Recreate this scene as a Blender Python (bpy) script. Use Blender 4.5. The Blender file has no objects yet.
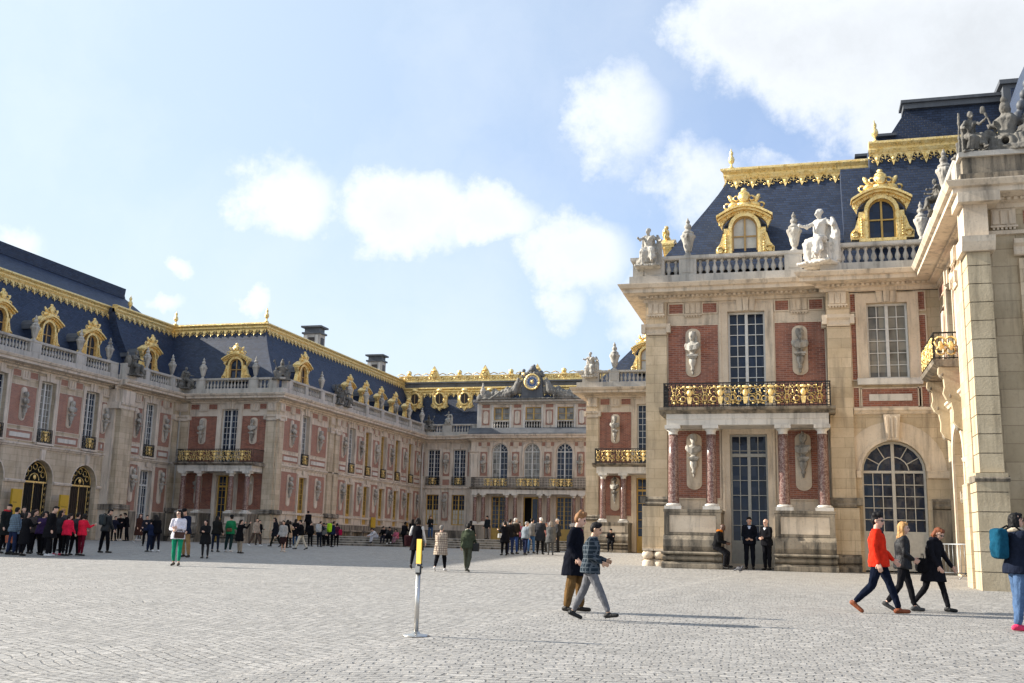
import bpy, bmesh, math, random
from mathutils import Vector, Matrix, noise
random.seed(7)
rad = math.radians
scene = bpy.context.scene
COL = scene.collection

# ------------------------------------------------------------------ camera
YAW, PITCH, ROLL = -2.69530337e-01, 1.89950162e-01, 2.33789514e-02
fw = Vector((math.sin(YAW)*math.cos(PITCH), math.cos(YAW)*math.cos(PITCH), math.sin(PITCH)))
rt = Vector((math.cos(YAW), -math.sin(YAW), 0))
up = rt.cross(fw)
r2 = rt*math.cos(ROLL) + up*math.sin(ROLL)
u2 = -rt*math.sin(ROLL) + up*math.cos(ROLL)
cam_data = bpy.data.cameras.new('camera')
cam = bpy.data.objects.new('camera', cam_data)
COL.objects.link(cam)
cam.matrix_world = Matrix(((r2.x, u2.x, -fw.x, 0), (r2.y, u2.y, -fw.y, 0), (r2.z, u2.z, -fw.z, 1.5), (0, 0, 0, 1)))
cam_data.sensor_width = 36
cam_data.lens = 36*1040.281/1024
cam_data.clip_start = 0.1
cam_data.clip_end = 3000
scene.camera = cam

# ------------------------------------------------------------------ light
SUN_EL = 27.0
SUN_TO = Vector((-math.cos(rad(SUN_EL))*math.cos(rad(2.5)), -math.cos(rad(SUN_EL))*math.sin(rad(2.5)), math.sin(rad(SUN_EL))))
sun_data = bpy.data.lights.new('sun', 'SUN')
sun_data.energy = 5.0
sun_data.angle = rad(0.5)
sun_data.color = (1.0, 0.93, 0.82)
sun = bpy.data.objects.new('sun', sun_data)
COL.objects.link(sun)
sun.rotation_euler = SUN_TO.to_track_quat('Z', 'Y').to_euler()
scene.view_settings.view_transform = 'Standard'
scene.view_settings.look = 'None'
scene.view_settings.exposure = 1.02
scene.view_settings.gamma = 1.0
scene.view_settings.use_curve_mapping = False
SKY_STRENGTH = 0.090

world = bpy.data.worlds.new('World')
scene.world = world
world.use_nodes = True

def build_world():
    nt = world.node_tree
    N, L = nt.nodes, nt.links
    for n in list(N): N.remove(n)
    out = N.new('ShaderNodeOutputWorld'); bg = N.new('ShaderNodeBackground')
    sky = N.new('ShaderNodeTexSky'); sky.sky_type = 'NISHITA'; sky.sun_disc = False
    sky.sun_elevation = rad(SUN_EL)
    sky.sun_rotation = math.atan2(SUN_TO.x, SUN_TO.y)
    sky.altitude = 100; sky.air_density = 1.0; sky.dust_density = 1.2; sky.ozone_density = 2.2
    tc = N.new('ShaderNodeTexCoord')
    def vm(op, a, b=None):
        n = N.new('ShaderNodeVectorMath'); n.operation = op
        for i, v in enumerate((a, b)):
            if v is None: continue
            if isinstance(v, tuple): n.inputs[i].default_value = v
            else: L.new(v, n.inputs[i])
        return n
    def m(op, a, b=None, clamp=False):
        n = N.new('ShaderNodeMath'); n.operation = op; n.use_clamp = clamp
        for i, v in enumerate((a, b)):
            if v is None: continue
            if isinstance(v, (int, float)): n.inputs[i].default_value = v
            else: L.new(v, n.inputs[i])
        return n.outputs[0]
    d = tc.outputs['Generated']
    sep = N.new('ShaderNodeSeparateXYZ'); L.new(d, sep.inputs[0])
    # warped direction so that cloud outlines billow
    n1 = N.new('ShaderNodeTexNoise'); n1.inputs['Scale'].default_value = 9; n1.inputs['Detail'].default_value = 10; n1.inputs['Roughness'].default_value = 0.66
    L.new(d, n1.inputs['Vector'])
    n2 = N.new('ShaderNodeTexNoise'); n2.inputs['Scale'].default_value = 4; n2.inputs['Detail'].default_value = 3
    L.new(d, n2.inputs['Vector'])
    nz = m('SUBTRACT', n1.outputs[0], 0.5)
    warp = vm('SUBTRACT', n1.outputs[1], (0.5, 0.5, 0.5)).outputs[0]
    wd = N.new('ShaderNodeVectorMath'); wd.operation = 'MULTIPLY_ADD'
    L.new(warp, wd.inputs[0]); wd.inputs[1].default_value = (0.085, 0.085, 0.085); L.new(d, wd.inputs[2])
    nrm = vm('NORMALIZE', wd.outputs[0]).outputs[0]
    tot = None
    for (c, ta, wa, wb, amp) in CLOUDS:
        c = Vector(c).normalized(); t = Vector(ta).normalized(); t = (t - c*t.dot(c)).normalized(); s = c.cross(t)
        a = vm('DOT_PRODUCT', nrm, tuple(t/wa)).outputs['Value']
        b = vm('DOT_PRODUCT', nrm, tuple(s/wb)).outputs['Value']
        cc = vm('DOT_PRODUCT', nrm, tuple(c)).outputs['Value']
        back = m('LESS_THAN', cc, 0.0)
        q = m('ADD', m('MULTIPLY', a, a), m('MULTIPLY', b, b))
        q = m('ADD', q, m('MULTIPLY', back, 50))
        g = m('MULTIPLY', m('SUBTRACT', 1.0, q), amp)
        g = m('MAXIMUM', g, -2.2)
        tot = g if tot is None else m('MAXIMUM', tot, g)
    behind = m('MULTIPLY', m('LESS_THAN', sep.outputs[1], -0.05), m('SUBTRACT', n2.outputs[0], 0.35))
    front = m('GREATER_THAN', sep.outputs[1], -0.05)
    tot = m('MAXIMUM', tot, m('SUBTRACT', m('MULTIPLY', behind, 1.6), m('MULTIPLY', front, 4.0)))
    val = m('ADD', m('ADD', tot, 0.10), m('MULTIPLY', nz, 2.3))
    mr = N.new('ShaderNodeMapRange'); mr.interpolation_type = 'SMOOTHSTEP'
    L.new(val, mr.inputs[0]); mr.inputs[1].default_value = -0.15; mr.inputs[2].default_value = 0.85
    n3 = N.new('ShaderNodeTexNoise'); n3.inputs['Scale'].default_value = 3.0; n3.inputs['Detail'].default_value = 8; n3.inputs['Roughness'].default_value = 0.6; L.new(nrm, n3.inputs['Vector'])
    wisp = N.new('ShaderNodeMapRange'); L.new(n3.outputs[0], wisp.inputs[0]); wisp.inputs[1].default_value = 0.46; wisp.inputs[2].default_value = 0.72; wisp.inputs[4].default_value = 0.30
    cov = m('MAXIMUM', mr.outputs[0], wisp.outputs[0])
    # cloud brightness: whiter towards the sun side, greyer in thick bases
    sund = vm('DOT_PRODUCT', d, tuple(SUN_TO)).outputs['Value']
    thick = N.new('ShaderNodeMapRange'); L.new(val, thick.inputs[0]); thick.inputs[1].default_value = 0.5; thick.inputs[2].default_value = 1.5
    thick.inputs[3].default_value = 1.0; thick.inputs[4].default_value = 0.83
    cb = m('MULTIPLY', thick.outputs[0], m('ADD', 0.97, m('MULTIPLY', n2.outputs[0], 0.10)))
    cb = m('MULTIPLY', cb, m('ADD', 1.0, m('MULTIPLY', sund, 0.22)))
    ccol = N.new('ShaderNodeVectorMath'); ccol.operation = 'SCALE'; ccol.inputs[0].default_value = (CLOUD_V*0.95, CLOUD_V, CLOUD_V*1.06); L.new(cb, ccol.inputs['Scale'])
    # thin high haze lifting the clear sky
    veil = N.new('ShaderNodeMix'); veil.data_type = 'RGBA'
    vf = N.new('ShaderNodeMapRange'); L.new(sund, vf.inputs[0]); vf.inputs[1].default_value = -0.05; vf.inputs[2].default_value = 0.85
    vf.inputs[3].default_value = 0.20; vf.inputs[4].default_value = 1.0
    hz = N.new('ShaderNodeMapRange'); L.new(sep.outputs[2], hz.inputs[0]); hz.inputs[1].default_value = 0.0; hz.inputs[2].default_value = 0.35
    hz.inputs[3].default_value = 0.45; hz.inputs[4].default_value = 0.0
    L.new(m('ADD', vf.outputs[0], hz.outputs[0], True), veil.inputs[0])
    tint = N.new('ShaderNodeMix'); tint.data_type = 'RGBA'; tint.blend_type = 'MULTIPLY'; tint.inputs[0].default_value = 1.0
    L.new(sky.outputs[0], tint.inputs[6]); tint.inputs[7].default_value = (0.92, 1.04, 1.36, 1)
    L.new(tint.outputs[2], veil.inputs[6]); veil.inputs[7].default_value = (CLOUD_V*0.78, CLOUD_V*0.93, CLOUD_V*1.03, 1)
    mx = N.new('ShaderNodeMix'); mx.data_type = 'RGBA'
    L.new(cov, mx.inputs[0]); L.new(veil.outputs[2], mx.inputs[6]); L.new(ccol.outputs[0], mx.inputs[7])
    L.new(mx.outputs[2], bg.inputs[0]); bg.inputs[1].default_value = SKY_STRENGTH
    L.new(bg.outputs[0], out.inputs[0])
CLOUD_V = 5.5
CLOUDS = [
    ((-0.4574, 0.8340, 0.3087), (-0.4493, 0.8381, 0.3095), 0.0539, 0.0465, 1.00),
    ((-0.3573, 0.8839, 0.3018), (-0.3485, 0.8872, 0.3023), 0.0797, 0.0474, 1.10),
    ((-0.2838, 0.9093, 0.3043), (-0.2747, 0.9120, 0.3045), 0.0611, 0.0324, 0.95),
    ((-0.2062, 0.9404, 0.2704), (-0.1969, 0.9424, 0.2704), 0.0631, 0.0497, 1.00),
    ((-0.2196, 0.9511, 0.2173), (-0.2103, 0.9532, 0.2175), 0.0288, 0.0307, 0.70),
    ((-0.1532, 0.9089, 0.3878), (-0.1440, 0.9105, 0.3876), 0.0487, 0.0487, 0.55),
    ((-0.0901, 0.9405, 0.3275), (-0.0809, 0.9415, 0.3272), 0.0563, 0.0431, 0.70),
    ((-0.0220, 0.8936, 0.4483), (-0.0132, 0.8941, 0.4476), 0.0855, 0.0558, 1.00),
    ((0.0550, 0.8978, 0.4370), (0.0633, 0.8977, 0.4361), 0.1324, 0.0750, 1.20),
    ((0.1633, 0.8969, 0.4109), (0.1709, 0.8961, 0.4097), 0.1275, 0.0935, 1.20),
    ((0.0958, 0.9227, 0.3734), (0.1040, 0.9222, 0.3725), 0.0795, 0.0397, 0.80),
    ((-0.6471, 0.7225, 0.2435), (-0.6412, 0.7274, 0.2446), 0.0294, 0.0173, 0.60),
    ((-0.5556, 0.8056, 0.2058), (-0.5484, 0.8103, 0.2066), 0.0200, 0.0082, 0.40),
    ((-0.4782, 0.8508, 0.2180), (-0.4702, 0.8551, 0.2186), 0.0159, 0.0159, 0.70),
    ((-0.5352, 0.8113, 0.2354), (-0.5278, 0.8159, 0.2363), 0.0119, 0.0092, 0.45),
    ((-0.1405, 0.9633, 0.2289), (-0.1311, 0.9646, 0.2288), 0.0429, 0.0334, 0.40),
    ((-0.0034, 0.9386, 0.3450), (0.0054, 0.9388, 0.3444), 0.0385, 0.0128, 0.50),
]
build_world()

# ------------------------------------------------------------------ materials
MATS = {}
def mat_new(name):
    mt = bpy.data.materials.new(name); mt.use_nodes = True
    nt = mt.node_tree; b = nt.nodes['Principled BSDF']
    return mt, nt, b
def nmath(nt, op, a, b=None, clamp=False):
    n = nt.nodes.new('ShaderNodeMath'); n.operation = op; n.use_clamp = clamp
    for i, v in enumerate((a, b)):
        if v is None: continue
        if isinstance(v, (int, float)): n.inputs[i].default_value = v
        else: nt.links.new(v, n.inputs[i])
    return n.outputs[0]
def nmix(nt, f, a, b, mode='MIX'):
    n = nt.nodes.new('ShaderNodeMix'); n.data_type = 'RGBA'; n.blend_type = mode
    for i, v in ((0, f), (6, a), (7, b)):
        if isinstance(v, tuple): n.inputs[i].default_value = v if len(v) == 4 else v+(1,)
        elif isinstance(v, (int, float)): n.inputs[i].default_value = v
        else: nt.links.new(v, n.inputs[i])
    return n.outputs[2]
def nramp(nt, v, a, b, c=0.0, d=1.0):
    n = nt.nodes.new('ShaderNodeMapRange'); nt.links.new(v, n.inputs[0])
    for i, x in enumerate((a, b, c, d)): n.inputs[i+1].default_value = x
    return n.outputs[0]
def nnoise(nt, vec, scale, detail=4, rough=0.55, dim='3D'):
    n = nt.nodes.new('ShaderNodeTexNoise'); n.noise_dimensions = dim
    n.inputs['Scale'].default_value = scale; n.inputs['Detail'].default_value = detail; n.inputs['Roughness'].default_value = rough
    if vec is not None: nt.links.new(vec, n.inputs['Vector'])
    return n.outputs[0]
def wallvec(nt, zs=1.0):
    g = nt.nodes.new('ShaderNodeNewGeometry'); s = nt.nodes.new('ShaderNodeSeparateXYZ'); nt.links.new(g.outputs['Position'], s.inputs[0])
    c = nt.nodes.new('ShaderNodeCombineXYZ'); nt.links.new(nmath(nt, 'ADD', s.outputs[0], s.outputs[1]), c.inputs[0])
    nt.links.new(nmath(nt, 'MULTIPLY', s.outputs[2], zs), c.inputs[1])
    return c.outputs[0], g.outputs['Position'], s
def bump(nt, b, h, strength=0.4, dist=0.02):
    n = nt.nodes.new('ShaderNodeBump'); n.inputs['Strength'].default_value = strength; n.inputs['Distance'].default_value = dist
    nt.links.new(h, n.inputs['Height']); nt.links.new(n.outputs[0], b.inputs['Normal'])
def stone(name, c1, c2, grime, joints=None, rough=0.85, gr=0.45, bs=0.35, gs=0.50):
    mt, nt, b = mat_new(name)
    wv, pos, s = wallvec(nt)
    n1 = nnoise(nt, pos, 0.9, 5, 0.6); n2 = nnoise(nt, pos, 14, 5, 0.65)
    mp = nt.nodes.new('ShaderNodeMapping'); mp.inputs['Scale'].default_value = (3.2, 3.2, 0.35); nt.links.new(pos, mp.inputs[0])
    n3 = nnoise(nt, mp.outputs[0], 1.0, 6, 0.65)
    col = nmix(nt, nramp(nt, n1, 0.3, 0.7), c1, c2)
    if name in ('limestone', 'limestone_trim', 'weathered_limestone'):   # colour shifts warmer towards the right-hand blocks
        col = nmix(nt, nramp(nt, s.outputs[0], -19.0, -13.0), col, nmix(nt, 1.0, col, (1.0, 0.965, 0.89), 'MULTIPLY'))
    h = n2
    if joints:
        br = nt.nodes.new('ShaderNodeTexBrick'); nt.links.new(wv, br.inputs['Vector'])
        br.inputs['Scale'].default_value = 1.0; br.inputs['Brick Width'].default_value = joints[0]; br.inputs['Row Height'].default_value = joints[1]
        br.inputs['Mortar Size'].default_value = joints[2]; br.inputs['Mortar Smooth'].default_value = 0.1
        br.inputs['Color1'].default_value = (0.80, 0.78, 0.74, 1); br.inputs['Color2'].default_value = (1.08, 1.06, 1.05, 1); br.inputs['Mortar'].default_value = (0.50, 0.46, 0.42, 1)
        col = nmix(nt, 0.75, col, br.outputs[0], 'MULTIPLY')
        h = nmath(nt, 'SUBTRACT', nmath(nt, 'MULTIPLY', n2, 0.3), br.outputs['Fac'])
    g = nmath(nt, 'MULTIPLY', nramp(nt, n3, gs, gs+0.22), gr)
    col = nmix(nt, g, col, grime)
    g2 = nmath(nt, 'MULTIPLY', nramp(nt, n2, 0.55, 0.8), gr*0.6)
    col = nmix(nt, g2, col, grime)
    nt.links.new(col, b.inputs['Base Color']); b.inputs['Roughness'].default_value = rough
    bump(nt, b, h, bs, 0.02)
    return mt
def simple(name, col, rough=0.6, metal=0.0, var=0.0, scale=8, bmp=0.0, spec=0.5):
    mt, nt, b = mat_new(name)
    b.inputs['Base Color'].default_value = col+(1,); b.inputs['Roughness'].default_value = rough; b.inputs['Metallic'].default_value = metal
    b.inputs['Specular IOR Level'].default_value = spec
    if var or bmp:
        tcn = nt.nodes.new('ShaderNodeTexCoord')
        n = nnoise(nt, tcn.outputs['Object'], scale, 5, 0.6)
        f = nramp(nt, n, 0.3, 0.7)
        lo = tuple(c*(1-var) for c in col); hi = tuple(min(1, c*(1+var)) for c in col)
        nt.links.new(nmix(nt, f, lo, hi), b.inputs['Base Color'])
        if bmp: bump(nt, b, n, bmp, 0.02)
    return mt
M = MATS
M['stone'] = stone('limestone', (0.47, 0.385, 0.275), (0.62, 0.53, 0.41), (0.085, 0.07, 0.055), (0.95, 0.36, 0.007), gr=0.55)
M['trim'] = stone('limestone_trim', (0.55, 0.465, 0.375), (0.72, 0.635, 0.54), (0.075, 0.065, 0.058), None, gr=0.62)
M['rust'] = stone('limestone_blocks', (0.38, 0.305, 0.20), (0.52, 0.43, 0.30), (0.10, 0.08, 0.055), (1.25, 0.48, 0.010), gr=0.55, bs=0.4)
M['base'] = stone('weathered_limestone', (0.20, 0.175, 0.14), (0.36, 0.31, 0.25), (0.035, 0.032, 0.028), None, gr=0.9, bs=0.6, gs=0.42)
M['grey'] = stone('balustrade_stone', (0.38, 0.36, 0.32), (0.54, 0.50, 0.45), (0.09, 0.085, 0.08), None, gr=0.6)
M['white'] = stone('pale_marble', (0.55, 0.52, 0.47), (0.70, 0.66, 0.60), (0.09, 0.085, 0.08), None, gr=0.55)
M['statue'] = stone('statue_stone', (0.36, 0.34, 0.30), (0.54, 0.50, 0.44), (0.05, 0.046, 0.042), None, gr=0.85, bs=0.8, gs=0.46)
M['pier'] = stone('warm_limestone', (0.40, 0.32, 0.205), (0.54, 0.45, 0.31), (0.11, 0.085, 0.055), None, gr=0.6, bs=0.6)
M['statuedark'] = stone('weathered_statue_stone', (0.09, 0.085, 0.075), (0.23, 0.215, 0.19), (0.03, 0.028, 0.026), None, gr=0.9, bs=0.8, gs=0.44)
M['lead'] = stone('dark_lead', (0.055, 0.062, 0.075), (0.12, 0.125, 0.135), (0.03, 0.03, 0.035), None, gr=0.6, rough=0.6)
M['iron'] = simple('wrought_iron', (0.018, 0.017, 0.016), 0.45, 0.3)
M['winwhite'] = simple('window_paint', (0.62, 0.62, 0.60), 0.5, var=0.1)
M['winochre'] = simple('ochre_paint', (0.52, 0.33, 0.075), 0.45, var=0.15, scale=3)
M['wintan'] = simple('tan_paint', (0.45, 0.28, 0.10), 0.5, var=0.1)
M['wingrey'] = simple('grey_door_paint', (0.36, 0.35, 0.31), 0.5, var=0.12)
M['curtain'] = simple('curtain_cloth', (0.55, 0.53, 0.47), 0.9, var=0.15, scale=3)
M['wood'] = simple('dark_wood', (0.035, 0.022, 0.015), 0.5, var=0.3)
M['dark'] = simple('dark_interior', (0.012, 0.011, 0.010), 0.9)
M['black'] = simple('black_paint', (0.015, 0.015, 0.015), 0.4)
M['steel'] = simple('brushed_steel', (0.55, 0.53, 0.50), 0.32, 0.9, var=0.1)
M['doorgrey'] = simple('pale_door_paint', (0.50, 0.47, 0.41), 0.5, var=0.12)
M['galv'] = simple('galvanised_steel', (0.26, 0.27, 0.28), 0.45, 0.6, var=0.12)
M['yellow'] = simple('yellow_panel', (0.56, 0.35, 0.03), 0.5, var=0.04)
M['lettering'] = simple('dark_lettering', (0.05, 0.04, 0.02), 0.6)
M['blue'] = simple('blue_enamel', (0.03, 0.10, 0.28), 0.35)
def glass(name, c, rough=0.06):
    mt, nt, b = mat_new(name)
    wv, pos, s = wallvec(nt)
    n = nnoise(nt, pos, 1.3, 2); 
    nt.links.new(nmix(nt, nramp(nt, n, 0.35, 0.65), tuple(x*0.5 for x in c), tuple(x*1.6 for x in c)), b.inputs['Base Color'])
    b.inputs['Roughness'].default_value = rough; b.inputs['Specular IOR Level'].default_value = 0.30
    # every little pane sits at its own slight angle and has its own tone
    g = nt.nodes.new('ShaderNodeNewGeometry')
    sn = nt.nodes.new('ShaderNodeVectorMath'); sn.operation = 'SNAP'; nt.links.new(pos, sn.inputs[0]); sn.inputs[1].default_value = (0.30, 0.30, 0.41)
    wn = nt.nodes.new('ShaderNodeTexWhiteNoise'); nt.links.new(sn.outputs[0], wn.inputs['Vector'])
    a = nt.nodes.new('ShaderNodeVectorMath'); a.operation = 'SUBTRACT'; nt.links.new(wn.outputs['Color'], a.inputs[0]); a.inputs[1].default_value = (0.5, 0.5, 0.5)
    wav = nt.nodes.new('ShaderNodeTexNoise'); wav.inputs['Scale'].default_value = 3.5; nt.links.new(pos, wav.inputs['Vector'])
    a1 = nt.nodes.new('ShaderNodeVectorMath'); a1.operation = 'ADD'; nt.links.new(a.outputs[0], a1.inputs[0]); nt.links.new(wav.outputs[1], a1.inputs[1])
    a2 = nt.nodes.new('ShaderNodeVectorMath'); a2.operation = 'MULTIPLY_ADD'; nt.links.new(a1.outputs[0], a2.inputs[0]); a2.inputs[1].default_value = (0.10, 0.10, 0.14); nt.links.new(g.outputs['Normal'], a2.inputs[2])
    a3 = nt.nodes.new('ShaderNodeVectorMath'); a3.operation = 'NORMALIZE'; nt.links.new(a2.outputs[0], a3.inputs[0]); nt.links.new(a3.outputs[0], b.inputs['Normal'])
    old = b.inputs['Base Color'].links[0].from_socket
    nt.links.new(nmix(nt, nramp(nt, wn.outputs['Value'], 0.0, 1.0, 0.0, 0.55), old, tuple(min(1, x*3.2+0.01) for x in c)), b.inputs['Base Color'])
    return mt
M['glass'] = glass('window_glass', (0.010, 0.016, 0.030))
M['glassc'] = glass('curtained_glass', (0.13, 0.125, 0.11), 0.12)
def gold():
    mt, nt, b = mat_new('gilding')
    tcn = nt.nodes.new('ShaderNodeNewGeometry')
    n = nnoise(nt, tcn.outputs['Position'], 6, 5, 0.65); n2 = nnoise(nt, tcn.outputs['Position'], 30, 3, 0.6)
    col = nmix(nt, nramp(nt, n, 0.35, 0.65), (0.86, 0.58, 0.18), (1.0, 0.79, 0.38))
    nt.links.new(col, b.inputs['Base Color']); b.inputs['Metallic'].default_value = 0.55
    nt.links.new(nramp(nt, n, 0.3, 0.7, 0.22, 0.48), b.inputs['Roughness'])
    dn = nnoise(nt, tcn.outputs['Position'], 11, 5, 0.7)
    nt.links.new(nmix(nt, nramp(nt, dn, 0.54, 0.68, 0.0, 0.75), col, (0.22, 0.12, 0.025)), b.inputs['Base Color'])
    bump(nt, b, nmath(nt, 'ADD', n2, nmath(nt, 'MULTIPLY', dn, 1.5)), 0.6, 0.03)
    return mt
M['gold'] = gold()
def brick(name='red_brick', pale=0.0):
    mt, nt, b = mat_new(name)
    wv, pos, s = wallvec(nt)
    br = nt.nodes.new('ShaderNodeTexBrick'); nt.links.new(wv, br.inputs['Vector'])
    br.inputs['Scale'].default_value = 1.0; br.inputs['Brick Width'].default_value = 0.24; br.inputs['Row Height'].default_value = 0.075
    br.inputs['Mortar Size'].default_value = 0.009; br.inputs['Mortar Smooth'].default_value = 0.2; br.inputs['Bias'].default_value = -0.1
    br.inputs['Color1'].default_value = (0.16, 0.032, 0.018, 1); br.inputs['Color2'].default_value = (0.37, 0.105, 0.05, 1); br.inputs['Mortar'].default_value = (0.34, 0.23, 0.18, 1)
    n = nnoise(nt, pos, 1.5, 5, 0.6); n2 = nnoise(nt, pos, 25, 3)
    col = nmix(nt, nmath(nt, 'MULTIPLY', nramp(nt, n, 0.4, 0.75), 0.55), br.outputs[0], (0.40, 0.22, 0.165))
    mp = nt.nodes.new('ShaderNodeMapping'); mp.inputs['Scale'].default_value = (3.5, 3.5, 0.3); nt.links.new(pos, mp.inputs[0])
    col = nmix(nt, nramp(nt, nnoise(nt, mp.outputs[0], 1.0, 6, 0.65), 0.5, 0.75, 0.0, 0.55), col, (0.07, 0.035, 0.028))
    col = nmix(nt, nmath(nt, 'MULTIPLY', nramp(nt, n2, 0.5, 0.8), 0.4), col, (0.10, 0.05, 0.04))
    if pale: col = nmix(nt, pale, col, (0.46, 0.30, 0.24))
    nt.links.new(col, b.inputs['Base Color']); b.inputs['Roughness'].default_value = 0.9
    bump(nt, b, nmath(nt, 'SUBTRACT', nmath(nt, 'MULTIPLY', n2, 0.4), br.outputs['Fac']), 0.5, 0.01)
    return mt
M['brick'] = brick('red_brick', 0.10); M['brickhazed'] = brick('hazed_brick', 0.42)  # second brick: paler copy with haze put into its colour
def slate():
    mt, nt, b = mat_new('blue_slate')
    wv, pos, s = wallvec(nt)
    br = nt.nodes.new('ShaderNodeTexBrick'); nt.links.new(wv, br.inputs['Vector'])
    br.inputs['Scale'].default_value = 1.0; br.inputs['Brick Width'].default_value = 0.24; br.inputs['Row Height'].default_value = 0.115
    br.inputs['Mortar Size'].default_value = 0.012; br.inputs['Mortar Smooth'].default_value = 0.3
    br.inputs['Color1'].default_value = (0.007, 0.018, 0.048, 1); br.inputs['Color2'].default_value = (0.023, 0.042, 0.092, 1); br.inputs['Mortar'].default_value = (0.005, 0.009, 0.020, 1)
    n = nnoise(nt, pos, 0.7, 5, 0.65)
    col = nmix(nt, nmath(nt, 'MULTIPLY', nramp(nt, n, 0.45, 0.8), 0.4), br.outputs[0], (0.045, 0.062, 0.10))
    nt.links.new(col, b.inputs['Base Color']); b.inputs['Roughness'].default_value = 0.62
    bump(nt, b, nmath(nt, 'SUBTRACT', 1.0, br.outputs['Fac']), 0.5, 0.02)
    return mt
M['slate'] = slate()
def redmarble():
    mt, nt, b = mat_new('veined_red_marble')
    g = nt.nodes.new('ShaderNodeNewGeometry')
    n = nnoise(nt, g.outputs['Position'], 7, 7, 0.7); n2 = nnoise(nt, g.outputs['Position'], 26, 4, 0.7)
    v = nmath(nt, 'ABSOLUTE', nmath(nt, 'SUBTRACT', n, 0.5))
    col = nmix(nt, nramp(nt, n2, 0.35, 0.65), (0.075, 0.032, 0.026), (0.19, 0.088, 0.07))
    col = nmix(nt, nramp(nt, v, 0.0, 0.03, 0.8, 0.0), col, (0.50, 0.40, 0.35))
    nt.links.new(col, b.inputs['Base Color']); b.inputs['Roughness'].default_value = 0.3
    return mt
M['marble'] = redmarble()
def cobbles():
    mt, nt, b = mat_new('worn_cobbles')
    g = nt.nodes.new('ShaderNodeNewGeometry'); pos = g.outputs['Position']
    s = nt.nodes.new('ShaderNodeSeparateXYZ'); nt.links.new(pos, s.inputs[0])
    wn = nt.nodes.new('ShaderNodeTexNoise'); wn.inputs['Scale'].default_value = 2.2; wn.inputs['Detail'].default_value = 3; nt.links.new(pos, wn.inputs['Vector'])
    wsub = nt.nodes.new('ShaderNodeVectorMath'); wsub.operation = 'SUBTRACT'; nt.links.new(wn.outputs[1], wsub.inputs[0]); wsub.inputs[1].default_value = (0.5, 0.5, 0.5)
    wadd = nt.nodes.new('ShaderNodeVectorMath'); wadd.operation = 'MULTIPLY_ADD'; nt.links.new(wsub.outputs[0], wadd.inputs[0]); wadd.inputs[1].default_value = (0.22, 0.17, 0); nt.links.new(pos, wadd.inputs[2])
    bn = nt.nodes.new('ShaderNodeTexNoise'); bn.inputs['Scale'].default_value = 0.22; bn.inputs['Detail'].default_value = 2; nt.links.new(pos, bn.inputs['Vector'])
    bs_ = nt.nodes.new('ShaderNodeVectorMath'); bs_.operation = 'MULTIPLY_ADD'; nt.links.new(bn.outputs[1], bs_.inputs[0]); bs_.inputs[1].default_value = (1.6, 1.6, 0); nt.links.new(wadd.outputs[0], bs_.inputs[2]); wadd = bs_
    def rows(ang, off):
        mp = nt.nodes.new('ShaderNodeMapping'); mp.inputs['Rotation'].default_value = (0, 0, rad(ang)); mp.inputs['Location'].default_value = (off, off*0.7, 0)
        nt.links.new(wadd.outputs[0], mp.inputs[0])
        br = nt.nodes.new('ShaderNodeTexBrick'); nt.links.new(mp.outputs[0], br.inputs['Vector']); br.offset = 0.5
        br.inputs['Scale'].default_value = 1.0; br.inputs['Brick Width'].default_value = 0.19; br.inputs['Row Height'].default_value = 0.145
        br.inputs['Mortar Size'].default_value = 0.017; br.inputs['Mortar Smooth'].default_value = 0.6; br.inputs['Bias'].default_value = 0.0
        br.inputs['Color1'].default_value = (0.25, 0.238, 0.22, 1); br.inputs['Color2'].default_value = (0.40, 0.38, 0.352, 1); br.inputs['Mortar'].default_value = (0.20, 0.188, 0.172, 1)
        return br
    a = rows(-4, 0.0); c = rows(28, 3.0)
    # two lays of paving meeting along a diagonal seam
    side = nmath(nt, 'ADD', nmath(nt, 'MULTIPLY', nmath(nt, 'ADD', s.outputs[0], 5.2), 1.0), nmath(nt, 'MULTIPLY', nmath(nt, 'SUBTRACT', s.outputs[1], 9.0), -0.13))
    f = nmath(nt, 'LESS_THAN', side, 0.0)
    col = nmix(nt, f, a.outputs[0], c.outputs[0])
    fac = nmath(nt, 'ADD', nmath(nt, 'MULTIPLY', a.outputs['Fac'], nmath(nt, 'SUBTRACT', 1.0, f)), nmath(nt, 'MULTIPLY', c.outputs['Fac'], f))
    seam = nramp(nt, nmath(nt, 'ABSOLUTE', side), 0.08, 0.16, 1.0, 0.0)
    big = nnoise(nt, pos, 0.35, 4, 0.6); mid = nnoise(nt, pos, 6, 4, 0.7); fine = nnoise(nt, pos, 45, 3, 0.6)
    # gaps between stones are only open here and there
    gap = nmath(nt, 'MULTIPLY', fac, nramp(nt, mid, 0.47, 0.58))
    col = nmix(nt, nmath(nt, 'MULTIPLY', gap, 0.75), col, (0.06, 0.055, 0.05))
    col = nmix(nt, nramp(nt, big, 0.3, 0.7, 0.0, 0.5), col, (0.34, 0.322, 0.298))
    col = nmix(nt, nramp(nt, fine, 0.45, 0.75, 0.0, 0.35), col, (0.24, 0.23, 0.22))
    col = nmix(nt, nmath(nt, 'MULTIPLY', seam, 0.25), col, (0.44, 0.41, 0.375))
    nt.links.new(col, b.inputs['Base Color']); b.inputs['Roughness'].default_value = 0.75
    st = nnoise(nt, pos, 0.9, 6, 0.7); cell = nnoise(nt, pos, 3.1, 2, 0.5)
    col = nmix(nt, nramp(nt, st, 0.50, 0.70, 0.0, 0.45), col, (0.22, 0.205, 0.185))
    col = nmix(nt, nramp(nt, cell, 0.35, 0.6, 0.28, 0.0), col, (0.17, 0.165, 0.16))
    nt.links.new(col, b.inputs['Base Color'])
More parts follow.
